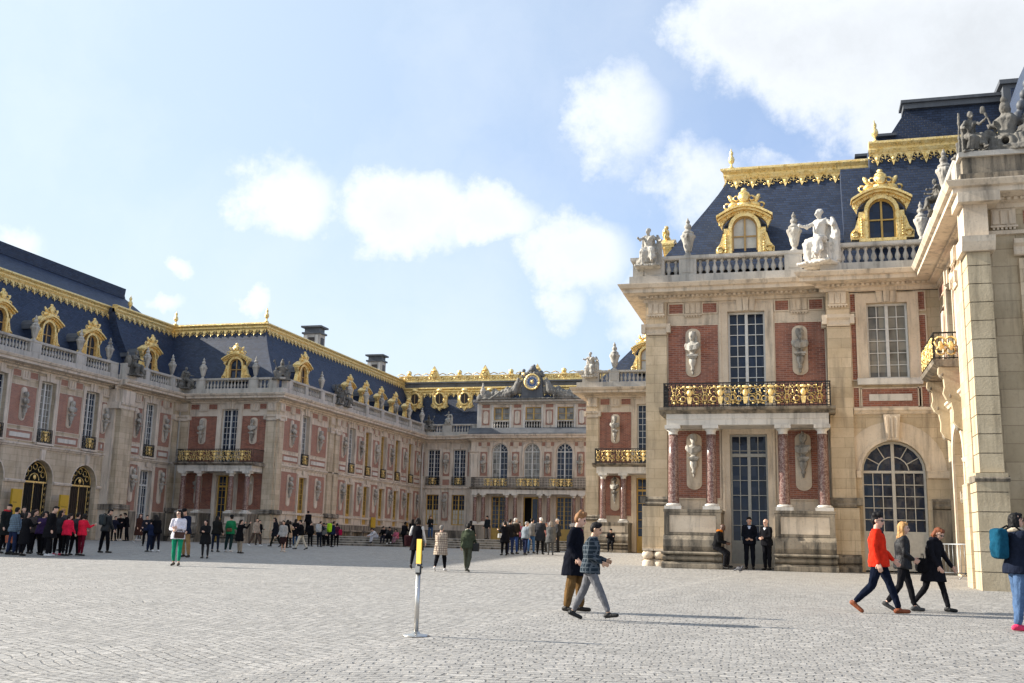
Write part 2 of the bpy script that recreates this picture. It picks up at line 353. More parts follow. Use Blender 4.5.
    h = nmath(nt, 'ADD', nmath(nt, 'MULTIPLY', nmath(nt, 'SUBTRACT', 1.0, nmath(nt, 'MAXIMUM', gap, nmath(nt, 'MULTIPLY', fac, 0.45))), 1.0), nmath(nt, 'MULTIPLY', mid, 0.8))
    bump(nt, b, h, 0.8, 0.045)
    return mt
M['cobbles'] = cobbles()
def paving():
    mt, nt, b = mat_new('pale_paving')
    g = nt.nodes.new('ShaderNodeNewGeometry'); pos = g.outputs['Position']
    ck = nt.nodes.new('ShaderNodeTexChecker'); ck.inputs['Scale'].default_value = 1.6; nt.links.new(pos, ck.inputs['Vector'])
    n = nnoise(nt, pos, 3, 5)
    col = nmix(nt, ck.outputs[1], (0.42, 0.39, 0.35), (0.36, 0.33, 0.29))
    col = nmix(nt, nramp(nt, n, 0.4, 0.8, 0, 0.5), col, (0.2, 0.18, 0.16))
    nt.links.new(col, b.inputs['Base Color']); b.inputs['Roughness'].default_value = 0.6
    return mt
M['paving'] = paving()

# ------------------------------------------------------------------ mesh helpers
Z3 = Vector((0, 0, 1))
class Fr:
    """local frame: u along, o outwards, w up"""
    def __init__(s, org, U, N, W=Z3):
        s.o = Vector(org); s.U = Vector(U).normalized(); s.N = Vector(N).normalized(); s.W = Vector(W).normalized()
    def p(s, u, o, w): return s.o + s.U*u + s.N*o + s.W*w
ID = Fr((0, 0, 0), (1, 0, 0), (0, 1, 0))
class MB:
    def __init__(s, F=ID): s.v = []; s.f = []; s.m = []; s.sm = []; s.mats = []; s.F = F
    def mi(s, m):
        m = M[m] if isinstance(m, str) else m
        if m not in s.mats: s.mats.append(m)
        return s.mats.index(m)
    def add(s, vs, fs, m, smooth=False):
        b = len(s.v); s.v += [s.F.p(*v) for v in vs]; k = s.mi(m)
        for f in fs: s.f.append([i+b for i in f]); s.m.append(k); s.sm.append(smooth)
    def box(s, u0, u1, o0, o1, z0, z1, m):
        vs = [(u0, o0, z0), (u1, o0, z0), (u1, o1, z0), (u0, o1, z0), (u0, o0, z1), (u1, o0, z1), (u1, o1, z1), (u0, o1, z1)]
        s.add(vs, [(0, 3, 2, 1), (4, 5, 6, 7), (0, 1, 5, 4), (1, 2, 6, 5), (2, 3, 7, 6), (3, 0, 4, 7)], m)
    def prism(s, poly, o0, o1, m, smooth=False):
        n = len(poly); vs = [(a, o0, b) for a, b in poly]+[(a, o1, b) for a, b in poly]
        fs = [tuple(range(n)), tuple(range(2*n-1, n-1, -1))]+[(i, (i+1) % n, n+(i+1) % n, n+i) for i in range(n)]
        s.add(vs, fs, m, smooth)
    def prof(s, pr, u0, u1, m, k0=0, k1=0, cap=True):
        """profile of (o,z) pushed along u, mitred with k: 1 outer corner, -1 inner corner"""
        n = len(pr); vs = [(u0-k0*o, o, z) for o, z in pr]+[(u1+k1*o, o, z) for o, z in pr]
        fs = [(i, (i+1) % n, n+(i+1) % n, n+i) for i in range(n)]
        if cap: fs += [tuple(range(n)), tuple(range(2*n-1, n-1, -1))]
        s.add(vs, fs, m)
    def lathe(s, u, o, pr, m, seg=10, smooth=True, z0=0.0, sq=1.0):
        vs = []; fs = []; n = len(pr)
        for r, z in pr:
            for k in range(seg):
                a = 2*math.pi*k/seg; vs.append((u+r*math.cos(a), o+r*math.sin(a)*sq, z0+z))
        for i in range(n-1):
            for k in range(seg): fs.append((i*seg+k, i*seg+(k+1) % seg, (i+1)*seg+(k+1) % seg, (i+1)*seg+k))
        fs.append(tuple(range(seg-1, -1, -1))); fs.append(tuple(range((n-1)*seg, n*seg)))
        s.add(vs, fs, m, smooth)
    def ell(s, c, r, m, seg=8, rings=5, rot=None):
        vs = []; fs = []
        for i in range(rings+1):
            t = math.pi*i/rings
            for k in range(seg):
                a = 2*math.pi*k/seg
                v = Vector((r[0]*math.sin(t)*math.cos(a), r[1]*math.sin(t)*math.sin(a), r[2]*math.cos(t)))
                if rot is not None: v = rot @ v
                vs.append((c[0]+v.x, c[1]+v.y, c[2]+v.z))
        for i in range(rings):
            for k in range(seg): fs.append((i*seg+k, (i+1)*seg+k, (i+1)*seg+(k+1) % seg, i*seg+(k+1) % seg))
        s.add(vs, fs, m, True)
    def tube(s, pts, rr, m, seg=8, flat=1.0):
        """tube along points, radius list"""
        pts = [Vector(p) for p in pts]; vs = []; fs = []
        if not isinstance(rr, (list, tuple)): rr = [rr]*len(pts)
        for i, p in enumerate(pts):
            d = (pts[min(i+1, len(pts)-1)]-pts[max(i-1, 0)]).normalized()
            a = d.cross(Z3 if abs(d.z) < 0.9 else Vector((1, 0, 0))).normalized(); b = d.cross(a)
            for k in range(seg):
                t = 2*math.pi*k/seg; v = p+a*math.cos(t)*rr[i]+b*math.sin(t)*rr[i]*flat; vs.append(tuple(v))
        n = len(pts)
        for i in range(n-1):
            for k in range(seg): fs.append((i*seg+k, i*seg+(k+1) % seg, (i+1)*seg+(k+1) % seg, (i+1)*seg+k))
        fs.append(tuple(range(seg-1, -1, -1))); fs.append(tuple(range((n-1)*seg, n*seg)))
        s.add(vs, fs, m, True)
    def ring(s, c, R, r, m, seg=12, sub=5, a0=0, a1=360, ez=1.0):
        """ring lying in the u-z plane"""
        pts = [(c[0]+R*math.cos(rad(a0+(a1-a0)*i/seg)), c[1], c[2]+R*ez*math.sin(rad(a0+(a1-a0)*i/seg))) for i in range(seg+1)]
        s.tube(pts, r, m, sub)
    def arcstrip(s, uc, zc, r0, r1, a0, a1, o0, o1, m, seg=12):
        for i in range(seg):
            t0 = rad(a0+(a1-a0)*i/seg); t1 = rad(a0+(a1-a0)*(i+1)/seg)
            s.prism([(uc+r0*math.cos(t0), zc+r0*math.sin(t0)), (uc+r1*math.cos(t0), zc+r1*math.sin(t0)), (uc+r1*math.cos(t1), zc+r1*math.sin(t1)), (uc+r0*math.cos(t1), zc+r0*math.sin(t1))], o0, o1, m)
    def wall(s, u0, u1, z0, z1, o, ops, m, depth=0.32):
        """wall face with openings (u0,u1,z0,z1[,arch springing height])"""
        bb = []
        for op in ops:
            a, b_, c, d = op[:4]; bb.append((a, b_, c, d))
        us = sorted(set([u0, u1]+[x for q in bb for x in q[:2]])); zs = sorted(set([z0, z1]+[x for q in bb for x in q[2:]]))
        us = [x for x in us if u0 <= x <= u1]; zs = [x for x in zs if z0 <= x <= z1]
        for i in range(len(us)-1):
            for j in range(len(zs)-1):
                cu = (us[i]+us[i+1])/2; cz = (zs[j]+zs[j+1])/2
                if any(q[0] < cu < q[1] and q[2] < cz < q[3] for q in bb): continue
                s.add([(us[i], o, zs[j]), (us[i+1], o, zs[j]), (us[i+1], o, zs[j+1]), (us[i], o, zs[j+1])], [(0, 1, 2, 3)], m)
        for op in ops:
            a, b_, c, d = op[:4]; i = o-depth
            if len(op) == 4:
                loop = [(a, c), (a, d), (b_, d), (b_, c)]
            else:
                sp = op[4]; uc = (a+b_)/2; ru = (b_-a)/2; rz = d-sp; n = 14
                arc = [(uc-ru*math.cos(math.pi*k/n), sp+rz*math.sin(math.pi*k/n)) for k in range(n+1)]
                loop = [(a, c)]+arc+[(b_, c)]
                for k in range(n):
                    (x0, y0), (x1, y1) = arc[k], arc[k+1]
                    s.add([(x0, o, y0), (x1, o, y1), (x1, o, d), (x0, o, d)], [(0, 1, 2, 3)], m)
            n = len(loop)
            for k in range(n):
                if k == n-1 and c <= z0+0.01: pass
                (x0, y0), (x1, y1) = loop[k], loop[(k+1) % n]
                s.add([(x0, o, y0), (x1, o, y1), (x1, i, y1), (x0, i, y0)], [(0, 1, 2, 3)], m)
    def build(s, name, parent=None, loc=None, kind=None):
        me = bpy.data.meshes.new(name)
        base = Vector((0, 0, 0))
        if parent is not None and loc is None: base = wloc(parent)
        if loc is not None: base = Vector(loc)
        me.from_pydata([tuple(v-base) for v in s.v], [], s.f)
        for m in s.mats: me.materials.append(m)
        me.polygons.foreach_set('material_index', s.m); me.polygons.foreach_set('use_smooth', s.sm)
        bm = bmesh.new(); bm.from_mesh(me); bmesh.ops.recalc_face_normals(bm, faces=bm.faces); bm.to_mesh(me); bm.free()
        me.update()
        o = bpy.data.objects.new(name, me); COL.objects.link(o)
        if parent is not None: o.parent = parent
        elif loc is not None: o.location = loc
        if kind: o['kind'] = kind
        return o
def wloc(o):
    v = Vector(o.location)
    while o.parent: o = o.parent; v += o.location
    return v
def thing(name, label, cat, loc, group=None, rz=0.0):
    o = bpy.data.objects.new(name, None); COL.objects.link(o); o.location = loc; o.rotation_euler = (0, 0, rz)
    o.empty_display_size = 0.3
    return tag(o, label, cat, group)
def tag(o, label=None, cat=None, group=None):
    if label: o['label'] = label
    if cat: o['category'] = cat
    if group: o['group'] = group
    return o
def kids(o): return [c for c in COL.objects if c.parent == o]
def copy_tree(o, parent=None, cache={}):
    c = o.copy(); COL.objects.link(c); c.parent = parent
    for ch in list(o.children): copy_tree(ch, c)
    return c
def ground_z(y):
    return 0.02+0.0185*min(max(y, -60), 52)

class PB:
    """brick fields: every panel becomes a part of its own"""
    def __init__(s, F, root): s.F = F; s.root = root
    def box(s, *a):
        b = MB(s.F)
        if s.F.N.x > 0.5 or s.F.o.y > 90: a = a[:-1]+('brickhazed',)
        b.box(*a); b.build('brick_panel', s.root)
    def build(s, *a): pass
# ------------------------------------------------------------------ architecture kit (metres, z from the camera's ground)
CORN = [(0, 10.72), (0.10, 10.74), (0.10, 10.86), (0.26, 10.88), (0.26, 10.97), (0.80, 11.0), (0.80, 11.14), (0.90, 11.17), (0.98, 11.30), (0.98, 11.33), (0.45, 11.36), (0, 11.36)]
STRING = [(0, 6.24), (0.06, 6.26), (0.10, 6.34), (0.16, 6.38), (0.16, 6.46), (0.0, 6.50)]
BASEMLD = [(0, 2.92), (0.16, 2.94), (0.20, 3.02), (0.14, 3.10), (0.17, 3.18), (0.05, 3.28), (0, 3.28)]
CAPITAL = [(0, 9.42), (0.05, 9.45), (0.07, 9.52), (0.04, 9.56), (0.05, 9.66), (0.14, 9.74), (0.16, 9.86), (0.0, 9.88)]
def window(F, root, uc, w, z0, z1, o=-0.20, rows=7, half=2, m='winwhite', pane='glass', arch=False, name='window', transom=None, panel=0.0, label=None, pane2=None):
    b = MB(F); u0, u1 = uc-w/2, uc+w/2; sp = z1-w/2 if arch else z1
    t = 0.045
    b.box(u0, u0+0.07, o-t, o+t, z0, sp, m); b.box(u1-0.07, u1, o-t, o+t, z0, sp, m)
    b.box(u0+0.07, u1-0.07, o-t, o+t, z0, z0+0.09, m)
    b.box(uc-0.055, uc+0.055, o-t, o+t+0.015, z0+0.09, (z1-0.07), m)
    zb = z0+0.09
    if panel:
        b.box(u0+0.07, uc-0.055, o-t+0.01, o+t-0.015, z0+0.09, z0+panel, m); b.box(uc+0.055, u1-0.07, o-t+0.01, o+t-0.015, z0+0.09, z0+panel, m)
        for a, c in ((u0+0.15, uc-0.13), (uc+0.13, u1-0.15)): b.box(a, c, o+t-0.015, o+t+0.005, z0+0.18, z0+panel-0.1, m)
        zb = z0+panel
    if not arch: b.box(u0+0.07, u1-0.07, o-t, o+t, z1-0.07, z1, m)
    else:
        b.arcstrip(uc, sp, w/2-0.07, w/2, 0, 180, o-t, o+t, m)
        b.box(u0+0.07, u1-0.07, o-t, o+t, sp-0.05, sp+0.04, m)
        b.arcstrip(uc, sp, w*0.24, w*0.24+0.035, 5, 175, o-0.02, o+0.025, m, 10)
        for a in (30, 60, 120, 150):
            ca, sa = math.cos(rad(a)), math.sin(rad(a)); r0, r1 = w*0.25, w/2-0.06; q = 0.015
            b.prism([(uc+r0*ca-q*sa, sp+r0*sa+q*ca), (uc+r1*ca-q*sa, sp+r1*sa+q*ca), (uc+r1*ca+q*sa, sp+r1*sa-q*ca), (uc+r0*ca+q*sa, sp+r0*sa-q*ca)], o-0.02, o+0.02, m)
    top = sp-0.05
    if transom:
        b.box(u0+0.07, u1-0.07, o-t, o+t+0.02, transom-0.06, transom+0.06, m)
    for a, c in ((u0+0.07, uc-0.055), (uc+0.055, u1-0.07)):
        for k in range(1, half):
            x = a+(c-a)*k/half; b.box(x-0.014, x+0.014, o-0.02, o+0.02, zb, top, m)
        for k in range(1, rows):
            z = zb+(top-zb)*k/rows
            if transom and abs(z-transom) < 0.12: continue
            b.box(a, c, o-0.018, o+0.018, z-0.014, z+0.014, m)
    f = b.build(name, root)
    if label: f['label'] = label
    def pn(a, c, mm):
        p = MB(F)
        if arch:
            n = 12; pts = [(a if a > uc-0.01 else u0+0.03, zb-0.02)]
            lo, hi = (0, 180)
            if a >= uc-0.01: lo, hi = 0, 90
            elif c <= uc+0.01: lo, hi = 90, 180
            poly = [(uc+(w/2-0.03)*math.cos(rad(hi-(hi-lo)*k/n)), sp+(w/2-0.03)*math.sin(rad(hi-(hi-lo)*k/n))) for k in range(n+1)]
            poly = [(a, zb-0.02)]+([(a, sp)] if a < uc-0.01 and lo == 0 and hi == 180 and False else [])+poly+[(c, zb-0.02)]
            p.prism(poly, o-0.06, o-0.035, mm)
        else: p.box(a, c, o-0.06, o-0.035, zb-0.02, z1-0.03, mm)
        p.build('pane', f)
    if pane2: pn(u0+0.03, uc, pane); pn(uc, u1-0.03, pane2)
    else: pn(u0+0.03, u1-0.03, pane)
    return f
def surround(b, uc, w, z0, z1, o=0.0, bw=0.26, key=True, arch=False, ears=True, m='trim'):
    if arch:
        sp = z1-w/2
        b.arcstrip(uc, sp, w/2, w/2+bw, 0, 180, o, o+0.07, m, 14)
        b.box(uc-w/2-bw, uc-w/2, o, o+0.07, z0, sp, m); b.box(uc+w/2, uc+w/2+bw, o, o+0.07, z0, sp, m)
    else:
        b.box(uc-w/2-bw, uc-w/2, o, o+0.06, z0, z1+bw, m); b.box(uc+w/2, uc+w/2+bw, o, o+0.06, z0, z1+bw, m)
        b.box(uc-w/2, uc+w/2, o, o+0.06, z1, z1+bw, m)
        b.box(uc-w/2-bw-0.02, uc-w/2-bw+0.06, o+0.06, o+0.085, z0, z1+bw, m); b.box(uc+w/2+bw-0.06, uc+w/2+bw+0.02, o+0.06, o+0.085, z0, z1+bw, m)
    if key:
        for i in (-1, 0, 1):
            b.prism([(uc+i*0.21-0.095, z1+0.01), (uc+i*0.21+0.095, z1+0.01), (uc+i*0.25+0.115, z1+0.50), (uc+i*0.25-0.115, z1+0.50)], o+0.06, o+(0.17 if i == 0 else 0.12), m)
def brick_panel(bb, bt, a, c, z0, z1, o=0.0):
    """brick field with a thin stone edge standing proud of it"""
    bb.box(a, c, o, o+0.015, z0, z1, 'brick')
    e = 0.045
    for q in ((a-e, a, z0-e, z1+e), (c, c+e, z0-e, z1+e), (a, c, z0-e, z0), (a, c, z1, z1+e)): bt.box(q[0], q[1], o, o+0.05, q[2], q[3], 'trim')
def triglyph(b, uc, w=0.62, o=0.0):
    b.box(uc-w/2, uc+w/2, o, o+0.05, 10.24, 10.72, 'trim')
    for k in range(3): b.box(uc-w/2+w*(k+0.12)/3, uc-w/2+w*(k+0.88)/3, o+0.05, o+0.085, 10.28, 10.66, 'trim')
    b.box(uc-w/2-0.03, uc+w/2+0.03, o+0.05, o+0.11, 10.19, 10.24, 'trim')
    for k in range(6): b.box(uc-w/2+w*(k+0.2)/6, uc-w/2+w*(k+0.75)/6, o+0.051, o+0.09, 10.13, 10.19, 'trim')
def frieze(bb, bt, a, c, o=0.0):
    """brick squares either side of a triglyph above a brick bay"""
    m = (a+c)/2
    triglyph(bt, m, 0.62, o)
    if m-0.36-a > 0.15:
        brick_panel(bb, bt, a+0.04, m-0.38, 10.29, 10.66, o); brick_panel(bb, bt, m+0.38, c-0.04, 10.29, 10.66, o)
def plaque(b, uc, z0, z1, w=0.58, o=0.015):
    n = 8; r = w/2; pts = []
    for k in range(n+1): pts.append((uc+r*math.cos(math.pi*k/n), z1-r*0.8+r*0.8*math.sin(math.pi*k/n)))
    for k in range(n+1): pts.append((uc-r*math.cos(math.pi*k/n), z0+r*0.8-r*0.8*math.sin(math.pi*k/n)))
    b.prism(pts, o, o+0.05, 'trim')
    pts2 = [(uc+(x-uc)*0.82, (z0+z1)/2+(y-(z0+z1)/2)*0.93) for x, y in pts]; b.prism(pts2, o+0.05, o+0.075, 'trim')
def console(F, root, uc, z, o=0.07):
    b = MB(F)
    b.box(uc-0.20, uc+0.20, o, o+0.34, z-0.07, z, 'statue'); b.box(uc-0.16, uc+0.16, o, o+0.29, z-0.13, z-0.07, 'statue')
    b.lathe(uc, o+0.13, [(0.05, -0.62), (0.09, -0.55), (0.06, -0.47), (0.13, -0.35), (0.15, -0.22), (0.13, -0.13)], 'statue', 8, z0=z)
    b.ell((uc, o+0.08, z-0.66), (0.05, 0.05, 0.10), 'statue', 6, 4)
    b.build('console', root)
def pilaster(F, root, a, c, o0=0.0, proud=0.16, zbot=3.28, zb0=1.35, m='stone', tri=True, base=True):
    b = MB(F)
    b.box(a, c, o0-0.02, o0+proud, zbot, 9.42, m)
    b.box(a-0.06, c+0.06, o0-0.02, o0+proud+0.06, zb0, 2.92, m)
    for pr, mm in ((BASEMLD, 'base'), (CAPITAL, 'trim')):
        pf = [(x+o0+proud, z) for x, z in pr]; pf[0] = (o0, pf[0][1]); pf[-1] = (o0, pf[-1][1])
        b.prof(pf, a, c, mm, 0, 0)
        ends = [(x, z) for x, z in pr]
        for side in (-1, 1):
            e = a if side < 0 else c
            w = max(x for x, z in pr)
            b.box(e-w if side < 0 else e, e if side < 0 else e+w, o0, o0+proud+w*0.8, pr[2][1], pr[-2][1], mm)
    b.box(a, c, o0-0.02, o0+proud, 9.88, 10.72, m)
    if tri: 
        triglyph(b, (a+c)/2, min(0.62, c-a-0.06), o0+proud)
        triglyph_done = True
    b.build('pilaster', root)
def cornice(b, u0, u1, o=0.0, k0=0, k1=0, dent=True, m='trim'):
    b.prof([(x+(o if i not in (0, len(CORN)-1) else o-0.0), z) for i, (x, z) in enumerate(CORN)], u0, u1, m, k0, k1)
    if dent:
        n = max(1, int((u1-u0)/0.17))
        for i in range(n):
            u = u0+(u1-u0)*(i+0.5)/n; b.box(u-0.05, u+0.05, o+0.26, o+0.36, 10.885, 10.965, m)
BAL = [(0.085, 0.0), (0.085, 0.06), (0.045, 0.09), (0.10, 0.20), (0.095, 0.28), (0.045, 0.42), (0.04, 0.50), (0.075, 0.54), (0.075, 0.61)]
def balustrade(F, root, u0, u1, peds, o=0.32, z=11.34, k0=0, k1=0, seg=8):
    """peds: (centre, width) of the solid piers"""
    b = MB(F)
    b.prof([(o-0.26, z), (o+0.26, z), (o+0.26, z+0.36), (o-0.26, z+0.36)], u0, u1, 'grey', k0, k1)
    zb = z+0.36
    b.prof([(o-0.20, zb+0.61), (o+0.20, zb+0.61), (o+0.23, zb+0.66), (o+0.23, zb+0.76), (o-0.23, zb+0.76), (o-0.23, zb+0.66)], u0, u1, 'grey', k0, k1)
    peds = sorted(peds); edges = []
    cur = u0
    for c, w in peds:
        a, e = max(u0, c-w/2), min(u1, c+w/2)
        b.box(a, e, o-0.21, o+0.21, zb, zb+0.61, 'grey')
        if e-a > 0.5: b.box(a+0.12, e-0.12, o+0.21, o+0.228, zb+0.09, zb+0.53, 'grey')
        edges.append((cur, a)); cur = e
    edges.append((cur, u1))
    for a, c in edges:
        if c-a < 0.2: continue
        n = max(1, int(round((c-a)/0.27)))
        for i in range(n):
            b.lathe(a+(c-a)*(i+0.5)/n, o, BAL, 'grey', seg, z0=zb)
    b.build('balustrade', root)
def scallops(b, u0, u1, w0, m='gold', unit=0.62, rich=True):
    """cut-out gilt fringe: pendants hanging below w0 in the frame's u-w plane"""
    n = max(1, int(round((u1-u0)/unit))); s = (u1-u0)/n
    b.box(u0, u1, 0.02, 0.07, w0-0.09, w0, m)
    for i in range(n):
        c = u0+s*(i+0.5); h = s/2
        b.prism([(c-h*0.60, w0-0.08), (c+h*0.60, w0-0.08), (c+h*0.34, w0-0.26), (c+h*0.22, w0-0.40), (c, w0-0.58), (c-h*0.22, w0-0.40), (c-h*0.34, w0-0.26)], 0.02, 0.06, m)
        b.ell((c, 0.07, w0-0.27), (0.08, 0.035, 0.10), m, 6, 4)
        if rich:
            for sx in (-1, 1):
                b.ring((c+sx*h*0.80, 0.045, w0-0.19), 0.075, 0.024, m, 8, 4)
                b.ring((c+sx*h*0.50, 0.045, w0-0.38), 0.05, 0.02, m, 7, 4)
        b.prism([(c+h-0.05, w0-0.08), (c+h+0.05, w0-0.08), (c+h, w0-0.36)], 0.02, 0.06, m)
def mansard(F, root, u0, u1, zt=16.35, zb=11.5, o0=-0.35, o1=-2.2, k0=0, k1=0, rich=True, crest=True, depth=8.0, ridge=None, name='roof', ex=1.35):
    """slate slope rising from (o0,zb) to (o1,zt) with gilt cornice and fringe along its head"""
    b = MB(F); pr = []
    n = 6
    for i in range(n+1):
        t = i/n; o = o0+(o1-o0)*(1-(1-t)**ex); pr.append((o, zb+(zt-zb)*t))
    pr2 = pr+[(o1-0.1, zt+0.25), (o1-depth, zt+0.35), (o1-depth, zb)]
    b.prof(pr2, u0, u1, 'slate', k0, k1)
    r = b.build(name, root)
    if not crest: return r, pr
    g = MB(F)
    g.prof([(o1-0.25, zt-0.02), (o1+0.10, zt-0.02), (o1+0.16, zt+0.10), (o1+0.12, zt+0.20), (o1+0.24, zt+0.34), (o1+0.24, zt+0.42), (o1+0.05, zt+0.50), (o1-0.25, zt+0.50)], u0, u1, 'gold', k0, k1)
    n = int((u1-u0)/0.62)
    # slope frame for the fringe
    a = pr[-2]; c = pr[-1]; d = Vector((c[0]-a[0], c[1]-a[1])).normalized()
    W = F.N*d.x+F.W*d.y; N2 = F.N*d.y-F.W*d.x
    g.F = Fr(F.p(0, o1, zt), F.U, N2, W)
    e0 = -k0*o1 if k0 else 0; e1 = k1*o1 if k1 else 0
    scallops(g, u0+e0, u1+e1, 0.0, rich=rich)
    g.build('roof_cresting', root)
    return r, pr
def dormer(F, root, uc, z=12.5, o=-0.42, s=1.0, pane='glass', rich=True, frame='wintan', hj=1.05):
    g = MB(F)
    w = 0.48*s; sp = z+hj*s; v = hj/1.45; of = o; ob = o-0.28
    for sx in (-1, 1):
        a, c = sorted((uc+sx*w, uc+sx*(w+0.32*s))); g.box(a, c, ob, of, z, sp, 'gold')
        a, c = sorted((uc+sx*(w+0.03), uc+sx*(w+0.12))); g.box(a, c, of, of+0.05, z, sp, 'gold')
        g.prism([(uc+sx*(w+0.32*s), z), (uc+sx*(w+0.62*s), z), (uc+sx*(w+0.64*s), z+0.35*s*v), (uc+sx*(w+0.48*s), z+0.62*s*v), (uc+sx*(w+0.36*s), z+1.15*s*v), (uc+sx*(w+0.32*s), z+1.2*s*v)], ob, of-0.03, 'gold')
        g.ring((uc+sx*(w+0.46*s), of, z+0.20*s), 0.12*s, 0.04, 'gold', 10, 5)
        if rich:
            for k in range(7): g.ell((uc+sx*(w+0.24*s), of+0.02, z+0.12*s+k*0.15*s*v), (0.05*s, 0.05, 0.06*s), 'gold', 6, 4)
    # arch head and curved pediment
    g.arcstrip(uc, sp, w, w+0.14*s, 0, 180, ob, of+0.05, 'gold', 10)
    n = 10
    P = lambda t: (uc+1.02*s*(2*t-1), sp+0.30*s+0.42*s*math.sin(math.pi*t)-0.05*s*math.sin(2*math.pi*t)*0)
    for i in range(n):
        x0, y0 = P(i/n); x1, y1 = P((i+1)/n)
        a0 = math.pi*(1-i/n); a1 = math.pi*(1-(i+1)/n); q = (w+0.12*s)
        lo0 = (uc+q*math.cos(a0)*1.45, sp+q*math.sin(a0)); lo1 = (uc+q*math.cos(a1)*1.45, sp+q*math.sin(a1))
        g.prism([lo0, (x0, y0), (x1, y1), lo1], ob, of-0.01, 'gold')
        g.prism([(x0, y0), (x0, y0+0.09*s), (x1, y1+0.09*s), (x1, y1)], ob-0.1, of+0.14, 'gold')
        g.prism([(x0*1.0+(x0-uc)*0.05, y0+0.09*s), (x0+(x0-uc)*0.05, y0+0.18*s), (x1+(x1-uc)*0.05, y1+0.18*s), (x1+(x1-uc)*0.05, y1+0.09*s)], ob-0.1, of+0.26, 'gold')
        if rich: g.ell(((lo0[0]+x0)/2, of+0.01, (lo0[1]+y0)/2), (0.06*s, 0.05, 0.05*s), 'gold', 6, 4)
    zt = sp+0.88*s
    # crest: shell, scrolls, leaves
    g.ell((uc, of, zt+0.05*s), (0.34*s, 0.16, 0.20*s), 'gold', 8, 5)
    g.ell((uc, of+0.05, zt+0.36*s), (0.24*s, 0.16, 0.26*s), 'gold', 8, 6)
    g.ring((uc, of+0.12, zt+0.36*s), 0.20*s, 0.05*s, 'gold', 10, 5)
    g.ell((uc, of+0.02, zt+0.66*s), (0.12*s, 0.1, 0.09*s), 'gold', 6, 4)
    for sx in (-1, 1):
        g.ell((uc+sx*0.42*s, of, zt+0.08*s), (0.24*s, 0.10, 0.12*s), 'gold', 8, 4, Matrix.Rotation(sx*0.45, 3, 'Y'))
        g.ell((uc+sx*0.50*s, of+0.03, zt+0.30*s), (0.10*s, 0.08, 0.20*s), 'gold', 6, 4, Matrix.Rotation(sx*0.5, 3, 'Y'))
        g.ring((uc+sx*0.66*s, of, zt+0.02*s), 0.11*s, 0.04, 'gold', 9, 5)
        g.ring((uc+sx*0.30*s, of+0.08, zt+0.30*s), 0.10*s, 0.035, 'gold', 9, 5)
    g.box(uc-0.82*s, uc+0.82*s, ob-0.02, of+0.06, z-0.12, z, 'gold')
    d = g.build('dormer', root)
    c = MB(F)
    c.box(uc-0.78*s, uc+0.78*s, ob-2.1, ob+0.002, z-0.1, sp+0.2*s, 'slate')
    c.arcstrip(uc, sp-0.25*s, 0, 0.90*s, 12, 168, ob-2.0, ob-0.003, 'lead', 8)
    c.build('dormer_roof', d)
    f = MB(F); t = o-0.18
    f.box(uc-w, uc-w+0.05, t, t+0.05, z, sp, frame); f.box(uc+w-0.05, uc+w, t, t+0.05, z, sp, frame); f.box(uc-0.035, uc+0.035, t, t+0.06, z, sp+w-0.02, frame)
    f.box(uc-w+0.05, uc+w-0.05, t, t+0.05, z, z+0.06, frame); f.box(uc-w+0.05, uc+w-0.05, t, t+0.045, z+0.72*s, z+0.77*s, frame)
    f.arcstrip(uc, sp, w-0.05, w, 0, 180, t, t+0.05, frame, 8)
    f = f.build('dormer_window', d)
    p = MB(F); p.prism([(uc-w, z)]+[(uc-w*math.cos(math.pi*k/8), sp+w*math.sin(math.pi*k/8)) for k in range(9)]+[(uc+w, z)], t-0.03, t-0.01, pane)
    p.build('dormer_pane', d)
    return d
FIN = [(0.16, 0), (0.16, 0.08), (0.06, 0.14), (0.05, 0.28), (0.13, 0.36), (0.17, 0.52), (0.13, 0.66), (0.07, 0.72), (0.10, 0.80), (0.10, 0.92), (0.03, 1.02), (0.02, 1.12)]
def finial(root, p, s=1.0):
    b = MB(Fr(p, (1, 0, 0), (0, 1, 0))); b.lathe(0, 0, [(r*s, z*s) for r, z in FIN], 'gold', 10); b.build('finial', root)
